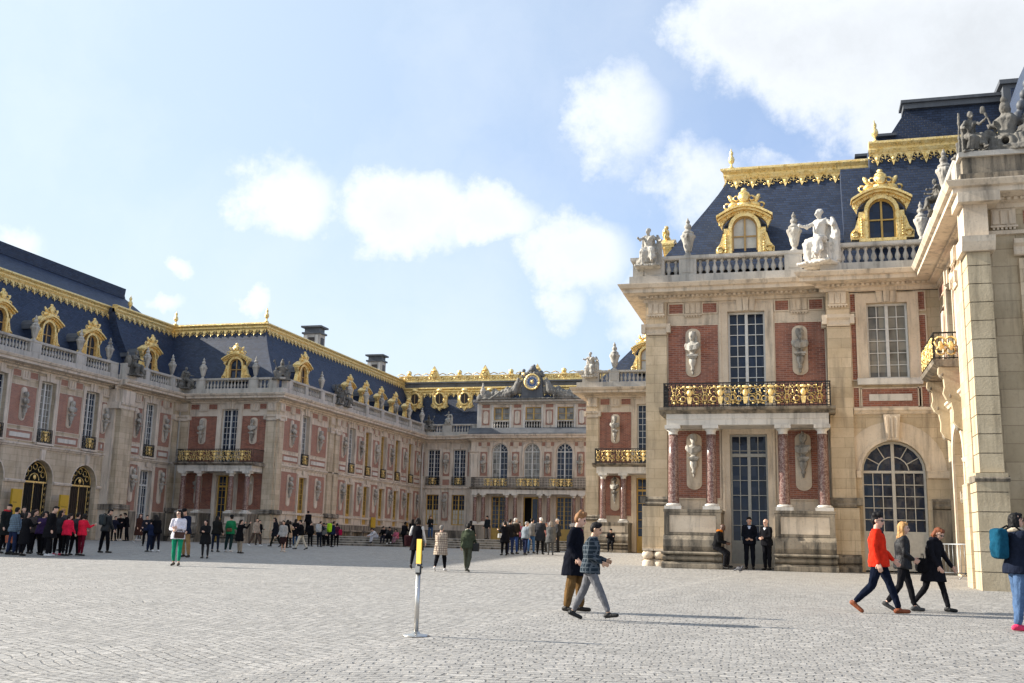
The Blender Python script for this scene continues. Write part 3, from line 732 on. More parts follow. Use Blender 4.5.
def railing(F, root, u0, u1, z0, z1, o, peds=(), ends=True, depth=0.9, rich=True, masks=None, goldy=1.0, name='railing', mh='gold'):
    b = MB(F); t = 0.02
    def run(a, c, G):
        bb = b; bb.F = G
        bb.box(a, c, o-t, o+t, z1-0.045, z1, 'iron'); bb.box(a, c, o-t*0.7, o+t*0.7, z0+0.02, z0+0.055, 'iron'); bb.box(a, c, o-t*0.6, o+t*0.6, z1-0.12, z1-0.10, 'iron')
        n = max(2, int((c-a)/0.14))
        for i in range(n+1):
            x = a+(c-a)*i/n; bb.box(x-0.014, x+0.014, o-0.012, o+0.012, z0, z1-0.04, 'iron')
        for i in range(n):
            x = a+(c-a)*(i+0.5)/n
            bb.ring((x, o, z0+0.17), 0.055, 0.014, 'iron', 6, 3); bb.ring((x, o, z1-0.24), 0.055, 0.014, 'iron', 6, 3); bb.ring((x, o, (z0+z1)/2), 0.06, 0.014, 'iron', 6, 3)
    run(u0, u1, F)
    if ends:
        for (u, sg) in ((u0, 1), (u1, 1)):
            G = Fr(F.p(u, o, 0), -F.N, F.U if u == u1 else -F.U, F.W); oo = o; 
            b2 = MB(G); b2.box(0, depth, -t, t, z1-0.045, z1, 'iron'); b2.box(0, depth, -t, t, z0+0.02, z0+0.055, 'iron')
            for i in range(int(depth/0.14)+1): b2.box(i*0.14-0.009, i*0.14+0.009, -0.009, 0.009, z0, z1-0.04, 'iron')
            off = len(b.v); b.v += b2.v
            k = b.mi('iron')
            for f in b2.f: b.f.append([i+off for i in f]); b.m.append(k); b.sm.append(False)
    b.F = F
    r = b.build(name, root)
    g = MB(F); h = z1-z0; zc = (z0+z1)/2
    masks = masks if masks is not None else []
    for u in masks:
        g.ell((u, o+0.04, zc+0.06*h), (0.115*h, 0.05, 0.15*h), 'gold', 8, 6)
        g.prism([(u-0.06*h, zc-0.38*h), (u+0.06*h, zc-0.38*h), (u+0.11*h, zc-0.10*h), (u-0.11*h, zc-0.10*h)], o+0.01, o+0.06, 'gold')
        g.ell((u, o+0.03, zc+0.30*h), (0.16*h, 0.04, 0.07*h), 'gold', 8, 4)
        for sx in (-1, 1):
            g.ring((u+sx*0.26*h, o+0.03, zc-0.18*h), 0.11*h, 0.030*h, 'gold', 9, 4)
            g.ring((u+sx*0.27*h, o+0.03, zc+0.15*h), 0.15*h, 0.022*h, 'gold', 9, 4, 60 if sx > 0 else -60, 300 if sx > 0 else 240)
            for aa in (20, 50, 130, 160): g.tube([(u+sx*0.12*h, o+0.03, zc+0.05*h), (u+sx*(0.12+0.16*math.cos(rad(aa)))*h, o+0.03, zc+(0.05+0.26*math.sin(rad(aa)))*h)], 0.012*h, 'gold', 4)
            g.ring((u+sx*0.42*h, o+0.03, zc), 0.06*h, 0.016*h, 'gold', 7, 4); g.ring((u+sx*0.42*h, o+0.03, zc+0.28*h), 0.06*h, 0.016*h, 'gold', 7, 4); g.ring((u+sx*0.42*h, o+0.03, zc-0.28*h), 0.06*h, 0.016*h, 'gold', 7, 4)
            g.ell((u+sx*0.30*h, o+0.03, zc-0.37*h), (0.08*h, 0.03, 0.035*h), 'gold', 6, 3)
            g.ell((u+sx*0.22*h, o+0.03, zc+0.33*h), (0.07*h, 0.03, 0.05*h), 'gold', 6, 3)
    if rich and len(masks) > 1:
        step = (masks[1]-masks[0])/2
        for x in [masks[0]-step]+[(a+c)/2 for a, c in zip(masks[:-1], masks[1:])]+[masks[-1]+step]:
            if not u0+0.1 < x < u1-0.1: continue
            g.ring((x, o+0.02, zc+0.18*h), 0.09*h, 0.022*h, 'gold', 8, 4); g.ring((x, o+0.02, zc-0.12*h), 0.12*h, 0.024*h, 'gold', 8, 4)
            g.ell((x, o+0.02, zc-0.34*h), (0.05*h, 0.03, 0.06*h), 'gold', 6, 4)
            for sx in (-1, 1):
                g.tube([(x+sx*0.1*h, o+0.02, zc-0.36*h), (x+sx*0.04*h, o+0.02, zc), (x+sx*0.12*h, o+0.02, zc+0.38*h)], 0.016*h, 'gold', 4)
    if masks: g.build('gilded_ornament', r)
    return r
def column(F, root, u, o, z0=2.75, z1=5.82, r=0.19):
    b = MB(F)
    b.box(u-0.30, u+0.30, o-0.30, o+0.30, z0, z0+0.12, 'white')
    b.lathe(u, o, [(0.27, 0.12), (0.28, 0.17), (0.22, 0.21)], 'white', 20, z0=z0)
    H = z1-z0
    b.lathe(u, o, [(r+0.01, 0.20), (r+0.01, 0.26), (r, 0.9), (r*0.95, H*0.6), (r*0.86, H-0.32)], 'marble', 20, z0=z0)
    b.lathe(u, o, [(r*0.86+0.02, -0.33), (r*0.86, -0.29), (r*0.88, -0.22), (r+0.08, -0.13)], 'white', 20, z0=z1)
    b.box(u-0.28, u+0.28, o-0.28, o+0.28, z1-0.13, z1, 'white')
    b.build('column', root)
def pedestal(F, root, u0, u1, o0, o1, zg, ztop=2.75, rolls=True, seat=True):
    b = MB(F)
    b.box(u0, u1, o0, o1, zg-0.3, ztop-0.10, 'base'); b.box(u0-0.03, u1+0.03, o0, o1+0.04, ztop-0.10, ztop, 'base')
    zs = zg+0.50*1.0
    # recessed panel look: raised margins
    e = 0.17; z2, z3 = zg+1.15, ztop-0.12
    for q in ((u0, u0+e, z2, z3), (u1-e, u1, z2, z3), (u0+e, u1-e, z2, z2+0.08), (u0+e, u1-e, z3-0.08, z3)): b.box(q[0], q[1], o1, o1+0.05, q[2], q[3], 'base')
    b.box(u0+e+0.01, u1-e-0.01, o1, o1+0.012, z2+0.09, z3-0.09, 'trim')
    # swelling die over a seat slab over a roll
    b.prof([(o1-0.05, zg+0.56), (o1+0.16, zg+0.58), (o1+0.22, zg+0.75), (o1+0.19, zg+0.98), (o1+0.06, zg+1.13), (o1-0.05, zg+1.15)], u0-0.02, u1+0.02, 'base', 0, 0)
    b.prof([(o1-0.05, zg+0.47), (o1+0.42, zg+0.47), (o1+0.45, zg+0.52), (o1+0.42, zg+0.57), (o1-0.05, zg+0.57)], u0-0.06, u1+0.06, 'base')
    b.prof([(o1-0.05, zg+0.22), (o1+0.24, zg+0.23), (o1+0.33, zg+0.30), (o1+0.34, zg+0.38), (o1+0.26, zg+0.46), (o1-0.05, zg+0.47)], u0-0.03, u1+0.03, 'base')
    b.prof([(o1-0.05, zg-0.2), (o1+0.40, zg-0.2), (o1+0.44, zg+0.02), (o1+0.43, zg+0.14), (o1+0.34, zg+0.21), (o1-0.05, zg+0.22)], u0-0.06, u1+0.06, 'base')
    b.build('pedestal', root)
def porch(F, root, uc, offs, zg, o=1.45, ow=0.0, masks=(), half=2.95, ztop=2.75, peds=True, rs=None, span=None, zcol=None):
    """balcony on columns; o = distance of column axes from the wall face"""
    a, c = (uc-half, uc+half)
    s = MB(F)
    s.prof([(ow, 5.80), (o+0.22, 5.80), (o+0.22, 6.00), (o+0.25, 6.02), (o+0.25, 6.20), (ow, 6.20)], a+0.06, c-0.06, 'white')
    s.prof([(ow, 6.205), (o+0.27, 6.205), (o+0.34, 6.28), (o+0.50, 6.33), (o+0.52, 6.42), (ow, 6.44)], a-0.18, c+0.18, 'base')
    s.build('balcony', root)
    for d in offs: column(F, root, uc+d, o, ztop if zcol is None else zcol, 5.80)
    railing(F, root, a-0.02, c+0.02, 6.44, 7.33, o+0.33, masks=masks, depth=o+0.2)
    if peds:
        for sg in (-1, 1):
            q = sorted((uc+sg*(abs(offs[-1])+0.33), uc+sg*(abs(offs[-2])-0.33)))
            pedestal(F, root, q[0], q[1], ow, o+0.27, zg, ztop)
def quoin_joint(): pass

# ------------------------------------------------------------------ ground
def build_ground():
    b = MB()
    xs = [-260, -120, -60, -40, -25, -12, 0, 12, 40, 120, 260]
    ys = [-200, -60, -20, 0, 10, 20, 30, 40, 52, 70, 110, 300]
    n = len(xs)
    vs = [(x, y, ground_z(y)) for y in ys for x in xs]
    fs = [(j*n+i, j*n+i+1, (j+1)*n+i+1, (j+1)*n+i) for j in range(len(ys)-1) for i in range(n-1)]
    b.add(vs, fs, 'cobbles')
    b.build('ground', kind='structure')
    s = MB()
    for k in range(4): s.box(-35.3, -12.9, 66.05+0.42*k, 68.2, 0.6, 0.94+0.155*(k+1), 'base'); s.box(-35.3, -12.9, 66.0+0.42*k, 68.2-0.01*k, 0.94+0.155*(k+1), 0.98+0.155*(k+1), 'grey')  # risers darker than treads: shade lines of the steps put into the stone colour
    s.build('court_steps', kind='structure')
    p = MB(); p.box(-35.4, -12.8, 67.9, 96, 0.5, 1.604, 'paving')
    p.build('marble_paving', kind='structure')
build_ground()
BUST_SPOTS = []   # (world x, y, z of console top, heading of outward normal, text)
def bust_at(F, root, uc, z, zp0, zp1, txt, bt, o=0.0, w=0.56):
    plaque(bt, uc, zp0, zp1, w, o+0.015)
    console(F, root, uc, z, o+0.08)
    p = F.p(uc, o+0.26, z)
    BUST_SPOTS.append((p.x, p.y, p.z, math.atan2(F.N.y, F.N.x), txt))

# ------------------------------------------------------------------ near left wing with arcade (faces +x)
def wing_near_left():
    root = thing('palace_wing', 'long brick and stone wing at far left with arched gilded gates and gold dormers', 'palace wing', (-43.5, 50, 0.9))
    F = Fr((-43.5, 0, 0), (0, 1, 0), (1, 0, 0))
    cs = [36.25, 40.35, 44.45, 48.55, 52.65, 56.75]
    y0, y1 = 30.0, 59.9
    ops = [(c-0.65, c+0.65, 6.62, 10.30) for c in cs]+[(c-1.20, c+1.20, 0.5, 5.62, 4.42) for c in cs]
    w = MB(F); w.wall(y0, y1, 0.2, 10.72, 0, ops, 'stone', 0.45)
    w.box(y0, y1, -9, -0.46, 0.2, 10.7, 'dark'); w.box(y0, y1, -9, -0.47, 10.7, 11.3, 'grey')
    w.build('wall', root)
    w = MB(F); w.box(y0-0.3, y0, -12, 0.0, 0.2, 11.3, 'stone'); w.build('end_wall', root)
    bb = PB(F, root); bt = MB(F)
    for i, c in enumerate(cs):
        surround(bt, c, 1.3, 6.62, 10.30, key=True)
        bt.box(c-0.75, c+0.75, 0, 0.22, 6.50, 6.62, 'trim')
        # keystone strip down to arch
        bt.prism([(c-0.20, 6.24), (c+0.20, 6.24), (c+0.13, 5.61), (c-0.13, 5.61)], 0, 0.16, 'trim')
        bt.arcstrip(c, 4.42, 1.20, 1.27, 0, 180, 0, 0.03, 'trim')
        fr = window(F, root, c, 1.3, 6.62, 10.30, o=-0.28, rows=9, pane='glassc' if i == 4 else 'glass')
        railing(F, root, c-0.62, c+0.62, 6.64, 7.45, 0.12, ends=False, masks=[c], rich=False)
        # gilded gate in the arch
        g = MB(F); gm = MB(F)
        for k in range(13): x = c-1.14+2.28*k/12; g.box(x-0.012, x+0.012, -0.36, -0.33, 0.8, 4.3, 'iron')
        for z in (0.95, 1.9, 4.22): g.box(c-1.18, c+1.18, -0.37, -0.32, z, z+0.06, 'iron')
        for a in range(10, 180, 16): g.tube([(c+0.25*math.cos(rad(a)), -0.34, 4.4+0.25*math.sin(rad(a))), (c+1.12*math.cos(rad(a)), -0.34, 4.4+1.12*math.sin(rad(a)))], 0.012, 'iron', 4)
        for r in (0.42, 1.10): gm.ring((c, -0.34, 4.42), r, 0.035, 'gold', 18, 4, 0, 180)
        gm.box(c-1.04, c+1.04, -0.36, -0.30, 4.28, 4.38, 'gold')
        for a in (25, 55, 90, 125, 155): gm.ring((c+0.78*math.cos(rad(a)), -0.33, 4.46+0.78*math.sin(rad(a))), 0.17, 0.035, 'gold', 8, 4)
        gm.ell((c, -0.30, 4.62), (0.14, 0.05, 0.16), 'gold', 8, 5)
        for sx in (-1, 1):
            for k in range(9): gm.ring((c+sx*1.04, -0.33, 1.1+k*0.36), 0.075, 0.02, 'gold', 7, 4)
            gm.box(c+sx*0.82-0.02, c+sx*0.82+0.02, -0.35, -0.31, 0.8, 4.3, 'gold')
        gm.box(c-0.02, c+0.02, -0.35, -0.31, 0.8, 4.3, 'gold')
        gt = g.build('gate', root); gm.build('gilded_ornament', gt)
        if i == 5:
            s = MB(F); s.box(c-1.0, c+1.0, -0.43, -0.39, 0.6, 4.3, 'wood'); s.build('door_leaf', gt)
    bays = [(y0, cs[0])]+list(zip(cs[:-1], cs[1:]))+[(cs[-1], 58.45+0.66)]
    k = 0
    for i, (a, c) in enumerate(bays):
        l, r = a+0.98, c-0.98
        if i == 0: l = y0+1.0
        if i == len(bays)-1: r = 58.35
        brick_panel(bb, bt, l, r, 7.47, 9.80); frieze(bb, bt, l, r)
        brick_panel(bb, bt, l, r, 6.66, 7.20); bt.box(l+0.25, r-0.25, 0.0, 0.07, 6.80, 7.06, 'white')
        if a > 46:
            k += 1
            bust_at(F, root, (l+r)/2, 8.62, 7.75, 9.72, ('upper row above the arcade, ' + ['left of the pale curtained window', 'between the two arches with yellow signs', 'beside the thick stone pier'][k-1] if k <= 3 else 'above the arcade'), bt, w=0.46)
    bt.prof(STRING, y0, y1, 'trim')
    bt.prof([(0, 4.22), (0.09, 4.24), (0.12, 4.32), (0.0, 4.38)], y0, y0+1, 'trim')
    for a, c in zip([y0]+[x+1.21 for x in cs], [x-1.21 for x in cs]+[58.4]): bt.prof([(0, 4.20), (0.10, 4.23), (0.13, 4.33), (0.10, 4.38), (0.0, 4.40)], a, c, 'trim')
    bb.build('brickwork', root)
    cornice(bt, y0, 59.0, 0, 0, 0)
    # projecting part beyond the great pier
    F2 = Fr((-42.95, 0, 0), (0, 1, 0), (1, 0, 0))
    c2 = 62.35
    w = MB(F2); w.wall(58.4, 65.8, 0.2, 10.72, 0, [(c2-0.62, c2+0.62, 6.62, 10.3), (c2-0.66, c2+0.66, 1.0, 5.7)], 'trim', 0.45)
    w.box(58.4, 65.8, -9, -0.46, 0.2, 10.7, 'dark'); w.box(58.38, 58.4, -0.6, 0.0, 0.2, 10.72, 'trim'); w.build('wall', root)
    bb = PB(F2, root); b2 = MB(F2)
    surround(b2, c2, 1.24, 6.62, 10.3); surround(b2, c2, 1.32, 1.6, 5.7, key=False, bw=0.22); b2.box(c2-0.75, c2+0.75, 0, 0.2, 6.50, 6.62, 'trim')
    b2.prism([(c2-0.16, 6.24), (c2+0.16, 6.24), (c2+0.12, 5.9), (c2-0.12, 5.9)], 0.05, 0.14, 'trim')
    window(F2, root, c2, 1.24, 6.62, 10.3, o=-0.28, rows=9); window(F2, root, c2, 1.32, 1.0, 5.7, o=-0.28, rows=8, transom=4.7)
    railing(F2, root, c2-0.6, c2+0.6, 6.64, 7.45, 0.1, ends=False, masks=[c2], rich=False)
    for (l, r, t) in ((60.15, 61.35, 'left'), (63.35, 64.75, 'right')):
        brick_panel(bb, b2, l, r, 7.47, 9.8); frieze(bb, b2, l, r); brick_panel(bb, b2, l, r, 6.66, 7.20); b2.box(l+0.22, r-0.22, 0, 0.07, 6.80, 7.06, 'white')
        brick_panel(bb, b2, l, r, 2.95, 6.0)
        bust_at(F2, root, (l+r)/2, 8.62, 7.75, 9.72, 'upper row, %s of the window beyond the thick pier' % t, b2, w=0.46)
        bust_at(F2, root, (l+r)/2, 4.9, 3.5, 5.85, 'lower row, %s of the tall white glazed door' % t, b2, w=0.46)
    b2.prof(STRING, 59.6, 65.8, 'trim'); cornice(b2, 58.2, 66.8, 0, 0, 0)
    b2.box(59.9, c2-0.9, 0, 0.12, 0.6, 2.9, 'base'); b2.box(c2+0.9, 65.8, 0, 0.12, 0.6, 2.9, 'base')
    bb.build('brickwork', root); b2.build('cornice', root); bt.build('cornice', root)
    # the great pier: round-cornered stone
    p = MB(F); p.prof([(-0.1, 3.3), (0.95, 3.3), (0.95, 9.42), (-0.1, 9.42)], 58.55, 59.95, 'stone'); p.box(58.4, 60.1, 0, 1.05, 0.4, 2.92, 'stone')
    p.prof([(x+0.95, z) for x, z in BASEMLD], 58.45, 60.05, 'base'); p.prof([(x+0.95, z) for x, z in CAPITAL], 58.4, 60.1, 'trim')
    p.box(58.25, 60.25, 0, 1.0, 9.45, 9.88, 'trim'); p.box(58.55, 59.95, 0, 0.95, 9.88, 10.72, 'trim'); p.box(58.3, 60.2, 0, 1.1, 2.92, 3.27, 'base')
    p.build('pier', root)
    pilaster(F2, root, 65.0, 65.55, 0, 0.12)
    # balustrades
    balustrade(F, root, y0, 58.4, [(36.25+2.05*k, 0.95) for k in range(0, 11) if k % 2]+[(y0+0.3, 0.6), (58.0, 0.8)])
    balustrade(F2, root, 58.4, 65.48, [(59.0, 1.6), (60.9, 0.5), (63.9, 0.5), (65.2, 0.6)])
    mansard(F, root, y0, 61.9, zt=16.75, o0=-0.3, o1=-3.2, k0=1, depth=5)
    G = Fr((-43.5, y0, 0), (-1, 0, 0), (0, -1, 0)); mansard(G, root, 0, 12.0, zt=16.75, o0=-0.3, o1=-3.2, k0=1, depth=2.5)
    mansard(F2, root, 61.6, 65.8, zt=16.78, o0=-0.3, o1=-3.1, k1=-1, depth=3)
    # higher ridge behind
    h = MB(F); h.prof([(-3.0, 17.1), (-5.4, 18.9), (-5.6, 19.5), (-9, 19.5), (-9, 16)], y0, 66.5, 'slate'); h.prof([(-5.3, 18.85), (-5.2, 19.6), (-6.2, 19.65), (-6.2, 18.9)], y0, 66.2, 'slate'); h.build('upper_roof', root)
    for i, c in enumerate(cs): dormer(F, root, c, pane='glass')
    dormer(F2, root, c2)
    finial(root, (-46.1, 63.3, 17.2)); finial(root, (-45.9, 68.8, 17.25))
    d = MB(F2)
    d.tube([(65.62, 0.16, 1.0), (65.62, 0.16, 10.4)], 0.06, 'grey', 8); d.build('downpipe', root)
    # a second return of roof to carry the wing to the corner
    return root
wing_near_left()

# ------------------------------------------------------------------ corner block: short porch front (faces -y) and long receding front (faces +x)
def porch_front(root, F, uc, ul, ur, side, txt, zg=1.15, mirror=False, upper_pane='glass', lower='winochre', lower_pane='glass', masks=None, colo=1.45, win=(1.28, 6.46, 10.30)):
    """two brick fields with busts either side of a tall window, over a columned porch"""
    w = MB(F); W = win[0]
    w.wall(ul, ur, 0.2, 10.72, 0, [(uc-W/2, uc+W/2, win[1], win[2]), (uc-0.68, uc+0.68, 0.9, 5.62)], 'trim', 0.45)
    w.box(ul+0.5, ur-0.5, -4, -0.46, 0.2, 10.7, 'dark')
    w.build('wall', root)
    bb = PB(F, root); bt = MB(F)
    surround(bt, uc, W, win[1], win[2], bw=0.30); surround(bt, uc, 1.36, zg, 5.62, bw=0.25, key=False)
    window(F, root, uc, W, win[1], win[2], o=-0.26, rows=9 if win[1] < 7 else 7, half=2, pane=upper_pane)
    window(F, root, uc, 1.36, zg-0.1, 5.62, o=-0.26, rows=7, half=2, m=lower, transom=4.85, panel=1.05, name='door', pane=lower_pane)
    for sg, t in ((-1, 'left'), (1, 'right')):
        e = (ul+0.82 if sg < 0 else ur-0.82)
        l, r = sorted((e+(-sg)*0.03, uc+sg*(W/2+0.36)))
        brick_panel(bb, bt, l, r, 6.55, 9.8); frieze(bb, bt, l, r)
        brick_panel(bb, bt, l, r, 3.25, 5.75)
        m = (l+r)/2
        bust_at(F, root, m, 8.62, 7.80, 9.68, 'upper row, %s of the window %s' % (t, txt), bt)
        bust_at(F, root, m, 4.75, 3.55, 5.65, 'behind the columns, %s of the door %s' % (t, txt), bt)
    bt.prof([(0, 6.24), (0.05, 6.26), (0.08, 6.46), (0, 6.5)], ul, ur, 'trim')
    bb.build('brickwork', root); bt.build('stonework', root)
    pilaster(F, root, ul, ul+0.80, 0, 0.16); pilaster(F, root, ur-0.80, ur, 0, 0.16)

def wing_corner():
    root = thing('palace_wing', 'brick wing receding on the left with a shaded red marble porch on its short end', 'palace wing', (-38, 66, 1.0))
    FF = Fr((0, 65.8, 0), (1, 0, 0), (0, -1, 0))
    porch_front(root, FF, -38.85, -42.9, -35.1, 0, 'of the shaded porch at left')
    porch(FF, root, -38.85, (-2.48, -1.25, 1.25, 2.48), 1.05, o=1.35, half=2.95, masks=[-41.0, -39.9, -38.85, -37.8, -36.7], ztop=2.95)
    c = MB(FF); cornice(c, -42.0, -35.1, 0, 0, 1); c.build('cornice', root)
    balustrade(FF, root, -42.63, -35.1, [(-42.3, 0.8), (-41.1, 0.7), (-36.9, 0.7), (-35.2, 0.9)], k1=1)
    mansard(FF, root, -42.95, -35.1, zt=16.78, o0=-0.3, o1=-3.1, k0=-1, k1=1, depth=0.8); dormer(FF, root, -38.95, pane='glass')
    # pier stack
    B = Fr((-35.1, 0, 0), (0, 1, 0), (1, 0, 0))
    us = [70.15, 78.55, 81.95, 85.35, 88.75, 92.15]
    w = MB(B)
    w.wall(65.8, 95.2, 0.2, 10.72, 0, [(u-0.62, u+0.62, 6.62, 10.3) for u in us]+[(u-0.62, u+0.62, 2.6, 5.75) for u in us], 'trim', 0.45)
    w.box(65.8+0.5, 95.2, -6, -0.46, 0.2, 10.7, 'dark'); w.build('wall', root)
    bb = PB(B, root); bt = MB(B)
    for i, u in enumerate(us):
        surround(bt, u, 1.24, 6.62, 10.3); surround(bt, u, 1.24, 2.6, 5.75, bw=0.2, key=False)
        bt.prism([(u-0.16, 6.24), (u+0.16, 6.24), (u+0.12, 5.9), (u-0.12, 5.9)], 0.05, 0.14, 'trim'); bt.box(u-0.75, u+0.75, 0, 0.2, 6.50, 6.62, 'trim')
        window(B, root, u, 1.24, 6.62, 10.3, o=-0.28, rows=9, m='winwhite' if i < 2 else 'winochre', pane='glass' if i < 2 else 'glassc')
        window(B, root, u, 1.24, 2.6, 5.75, o=-0.24, rows=6, m='winochre', name='door', panel=0.8)
        railing(B, root, u-0.6, u+0.6, 6.64, 7.45, 0.1, ends=False, masks=[u], rich=False)
    edges = [(66.75, us[0]-0.95), (us[0]+0.95, 73.8), (76.2, us[1]-0.95)]+[(a+0.95, c-0.95) for a, c in zip(us[1:-1], us[2:])]+[(us[-1]+0.95, 94.7)]
    names = ['beside the corner pier of the receding wing', 'beside the double pilaster', 'just past the double pilaster']+['between the %s and %s windows past the double pilaster' % q for q in (('first', 'second'), ('second', 'third'), ('third', 'fourth'), ('fourth', 'last'))]+['in the far inner corner']
    for (l, r), t in zip(edges, names):
        brick_panel(bb, bt, l, r, 7.47, 9.8); frieze(bb, bt, l, r)
        brick_panel(bb, bt, l, r, 6.66, 7.20); bt.box(l+0.2, r-0.2, 0, 0.07, 6.80, 7.06, 'white')
        brick_panel(bb, bt, l, r, 3.25, 6.0)
        ww = min(0.50, (r-l)*0.5)
        bust_at(B, root, (l+r)/2, 8.62, 7.75, 9.72, 'upper row, '+t, bt, w=ww)
        bust_at(B, root, (l+r)/2, 4.9, 3.6, 5.85, 'lower row, '+t, bt, w=ww)
    bt.prof(STRING, 66.5, 95.2, 'trim'); cornice(bt, 65.8, 95.2, 0, 1, -1, dent=False); bt.prof([(0, 3.0), (0.08, 3.02), (0.1, 3.12), (0, 3.18)], 66.8, 95.2, 'trim')
    bb.build('brickwork', root); bt.build('stonework', root)
    pilaster(B, root, 65.8, 66.5, 0, 0.16); pilaster(B, root, 74.1, 74.85, 0, 0.16); pilaster(B, root, 75.2, 75.95, 0, 0.16)
    pl = MB(B); pl.box(66.6, 95.2, 0, 0.14, 0.6, 2.5, 'base'); pl.box(68.6, 95.2, 0.14, 0.55, 1.98, 2.10, 'base')
    for k in range(12): pl.box(69+k*2.3, 69.25+k*2.3, 0.14, 0.5, 1.0, 1.98, 'base')
    pl.build('bench', root)
    balustrade(B, root, 65.8, 94.9, [(66.3, 0.9), (69.0, 0.4), (71.7, 0.7), (74.9, 2.6)]+[(76.9+3.4*k, 0.6) for k in range(6)], k0=1)
    mansard(B, root, 65.8, 98.5, zt=16.78, o0=-0.3, o1=-3.1, k0=1, depth=0.8)
    for i, u in enumerate(us): dormer(B, root, u, s=0.86 if i else 1.0)
    finial(root, (-38.2, 68.9, 17.25))
    t = MB(); t.box(-43.5, -38.6, 69.4, 98, 11, 17.05, 'slate'); t.box(-47, -39, 68.9, 71, 11, 17.05, 'slate'); t.build('roof_back', root)
    for i, (x, y) in enumerate(((-40.0, 80.6), (-40.0, 94.6))):
        c = MB(Fr((x, y, 16.75), (1, 0, 0), (0, 1, 0)))
        c.box(-0.75, 0.75, -0.55, 0.55, 0, 1.9, 'grey'); c.box(-0.88, 0.88, -0.68, 0.68, 1.9, 2.05, 'lead'); c.box(-0.7, 0.7, -0.5, 0.5, 2.05, 2.45, 'lead'); c.box(-0.95, 0.95, -0.75, 0.75, 2.45, 2.6, 'lead')
        for sx in (-1, 1): c.box(sx*0.5-0.12, sx*0.5+0.12, -0.60, -0.55, 0.1, 1.8, 'white')
        c.box(-0.28, 0.28, -0.58, -0.55, 0.3, 1.6, 'wood')
        c.box(0.75, 0.78, -0.3, 0.3, 0.3, 1.6, 'wood')
        c.build('chimney', root)
    d = MB(B); d.tube([(94.9, 0.2, 2.2), (94.9, 0.2, 10.6)], 0.08, 'white', 8); d.build('downpipe', root)
wing_corner()

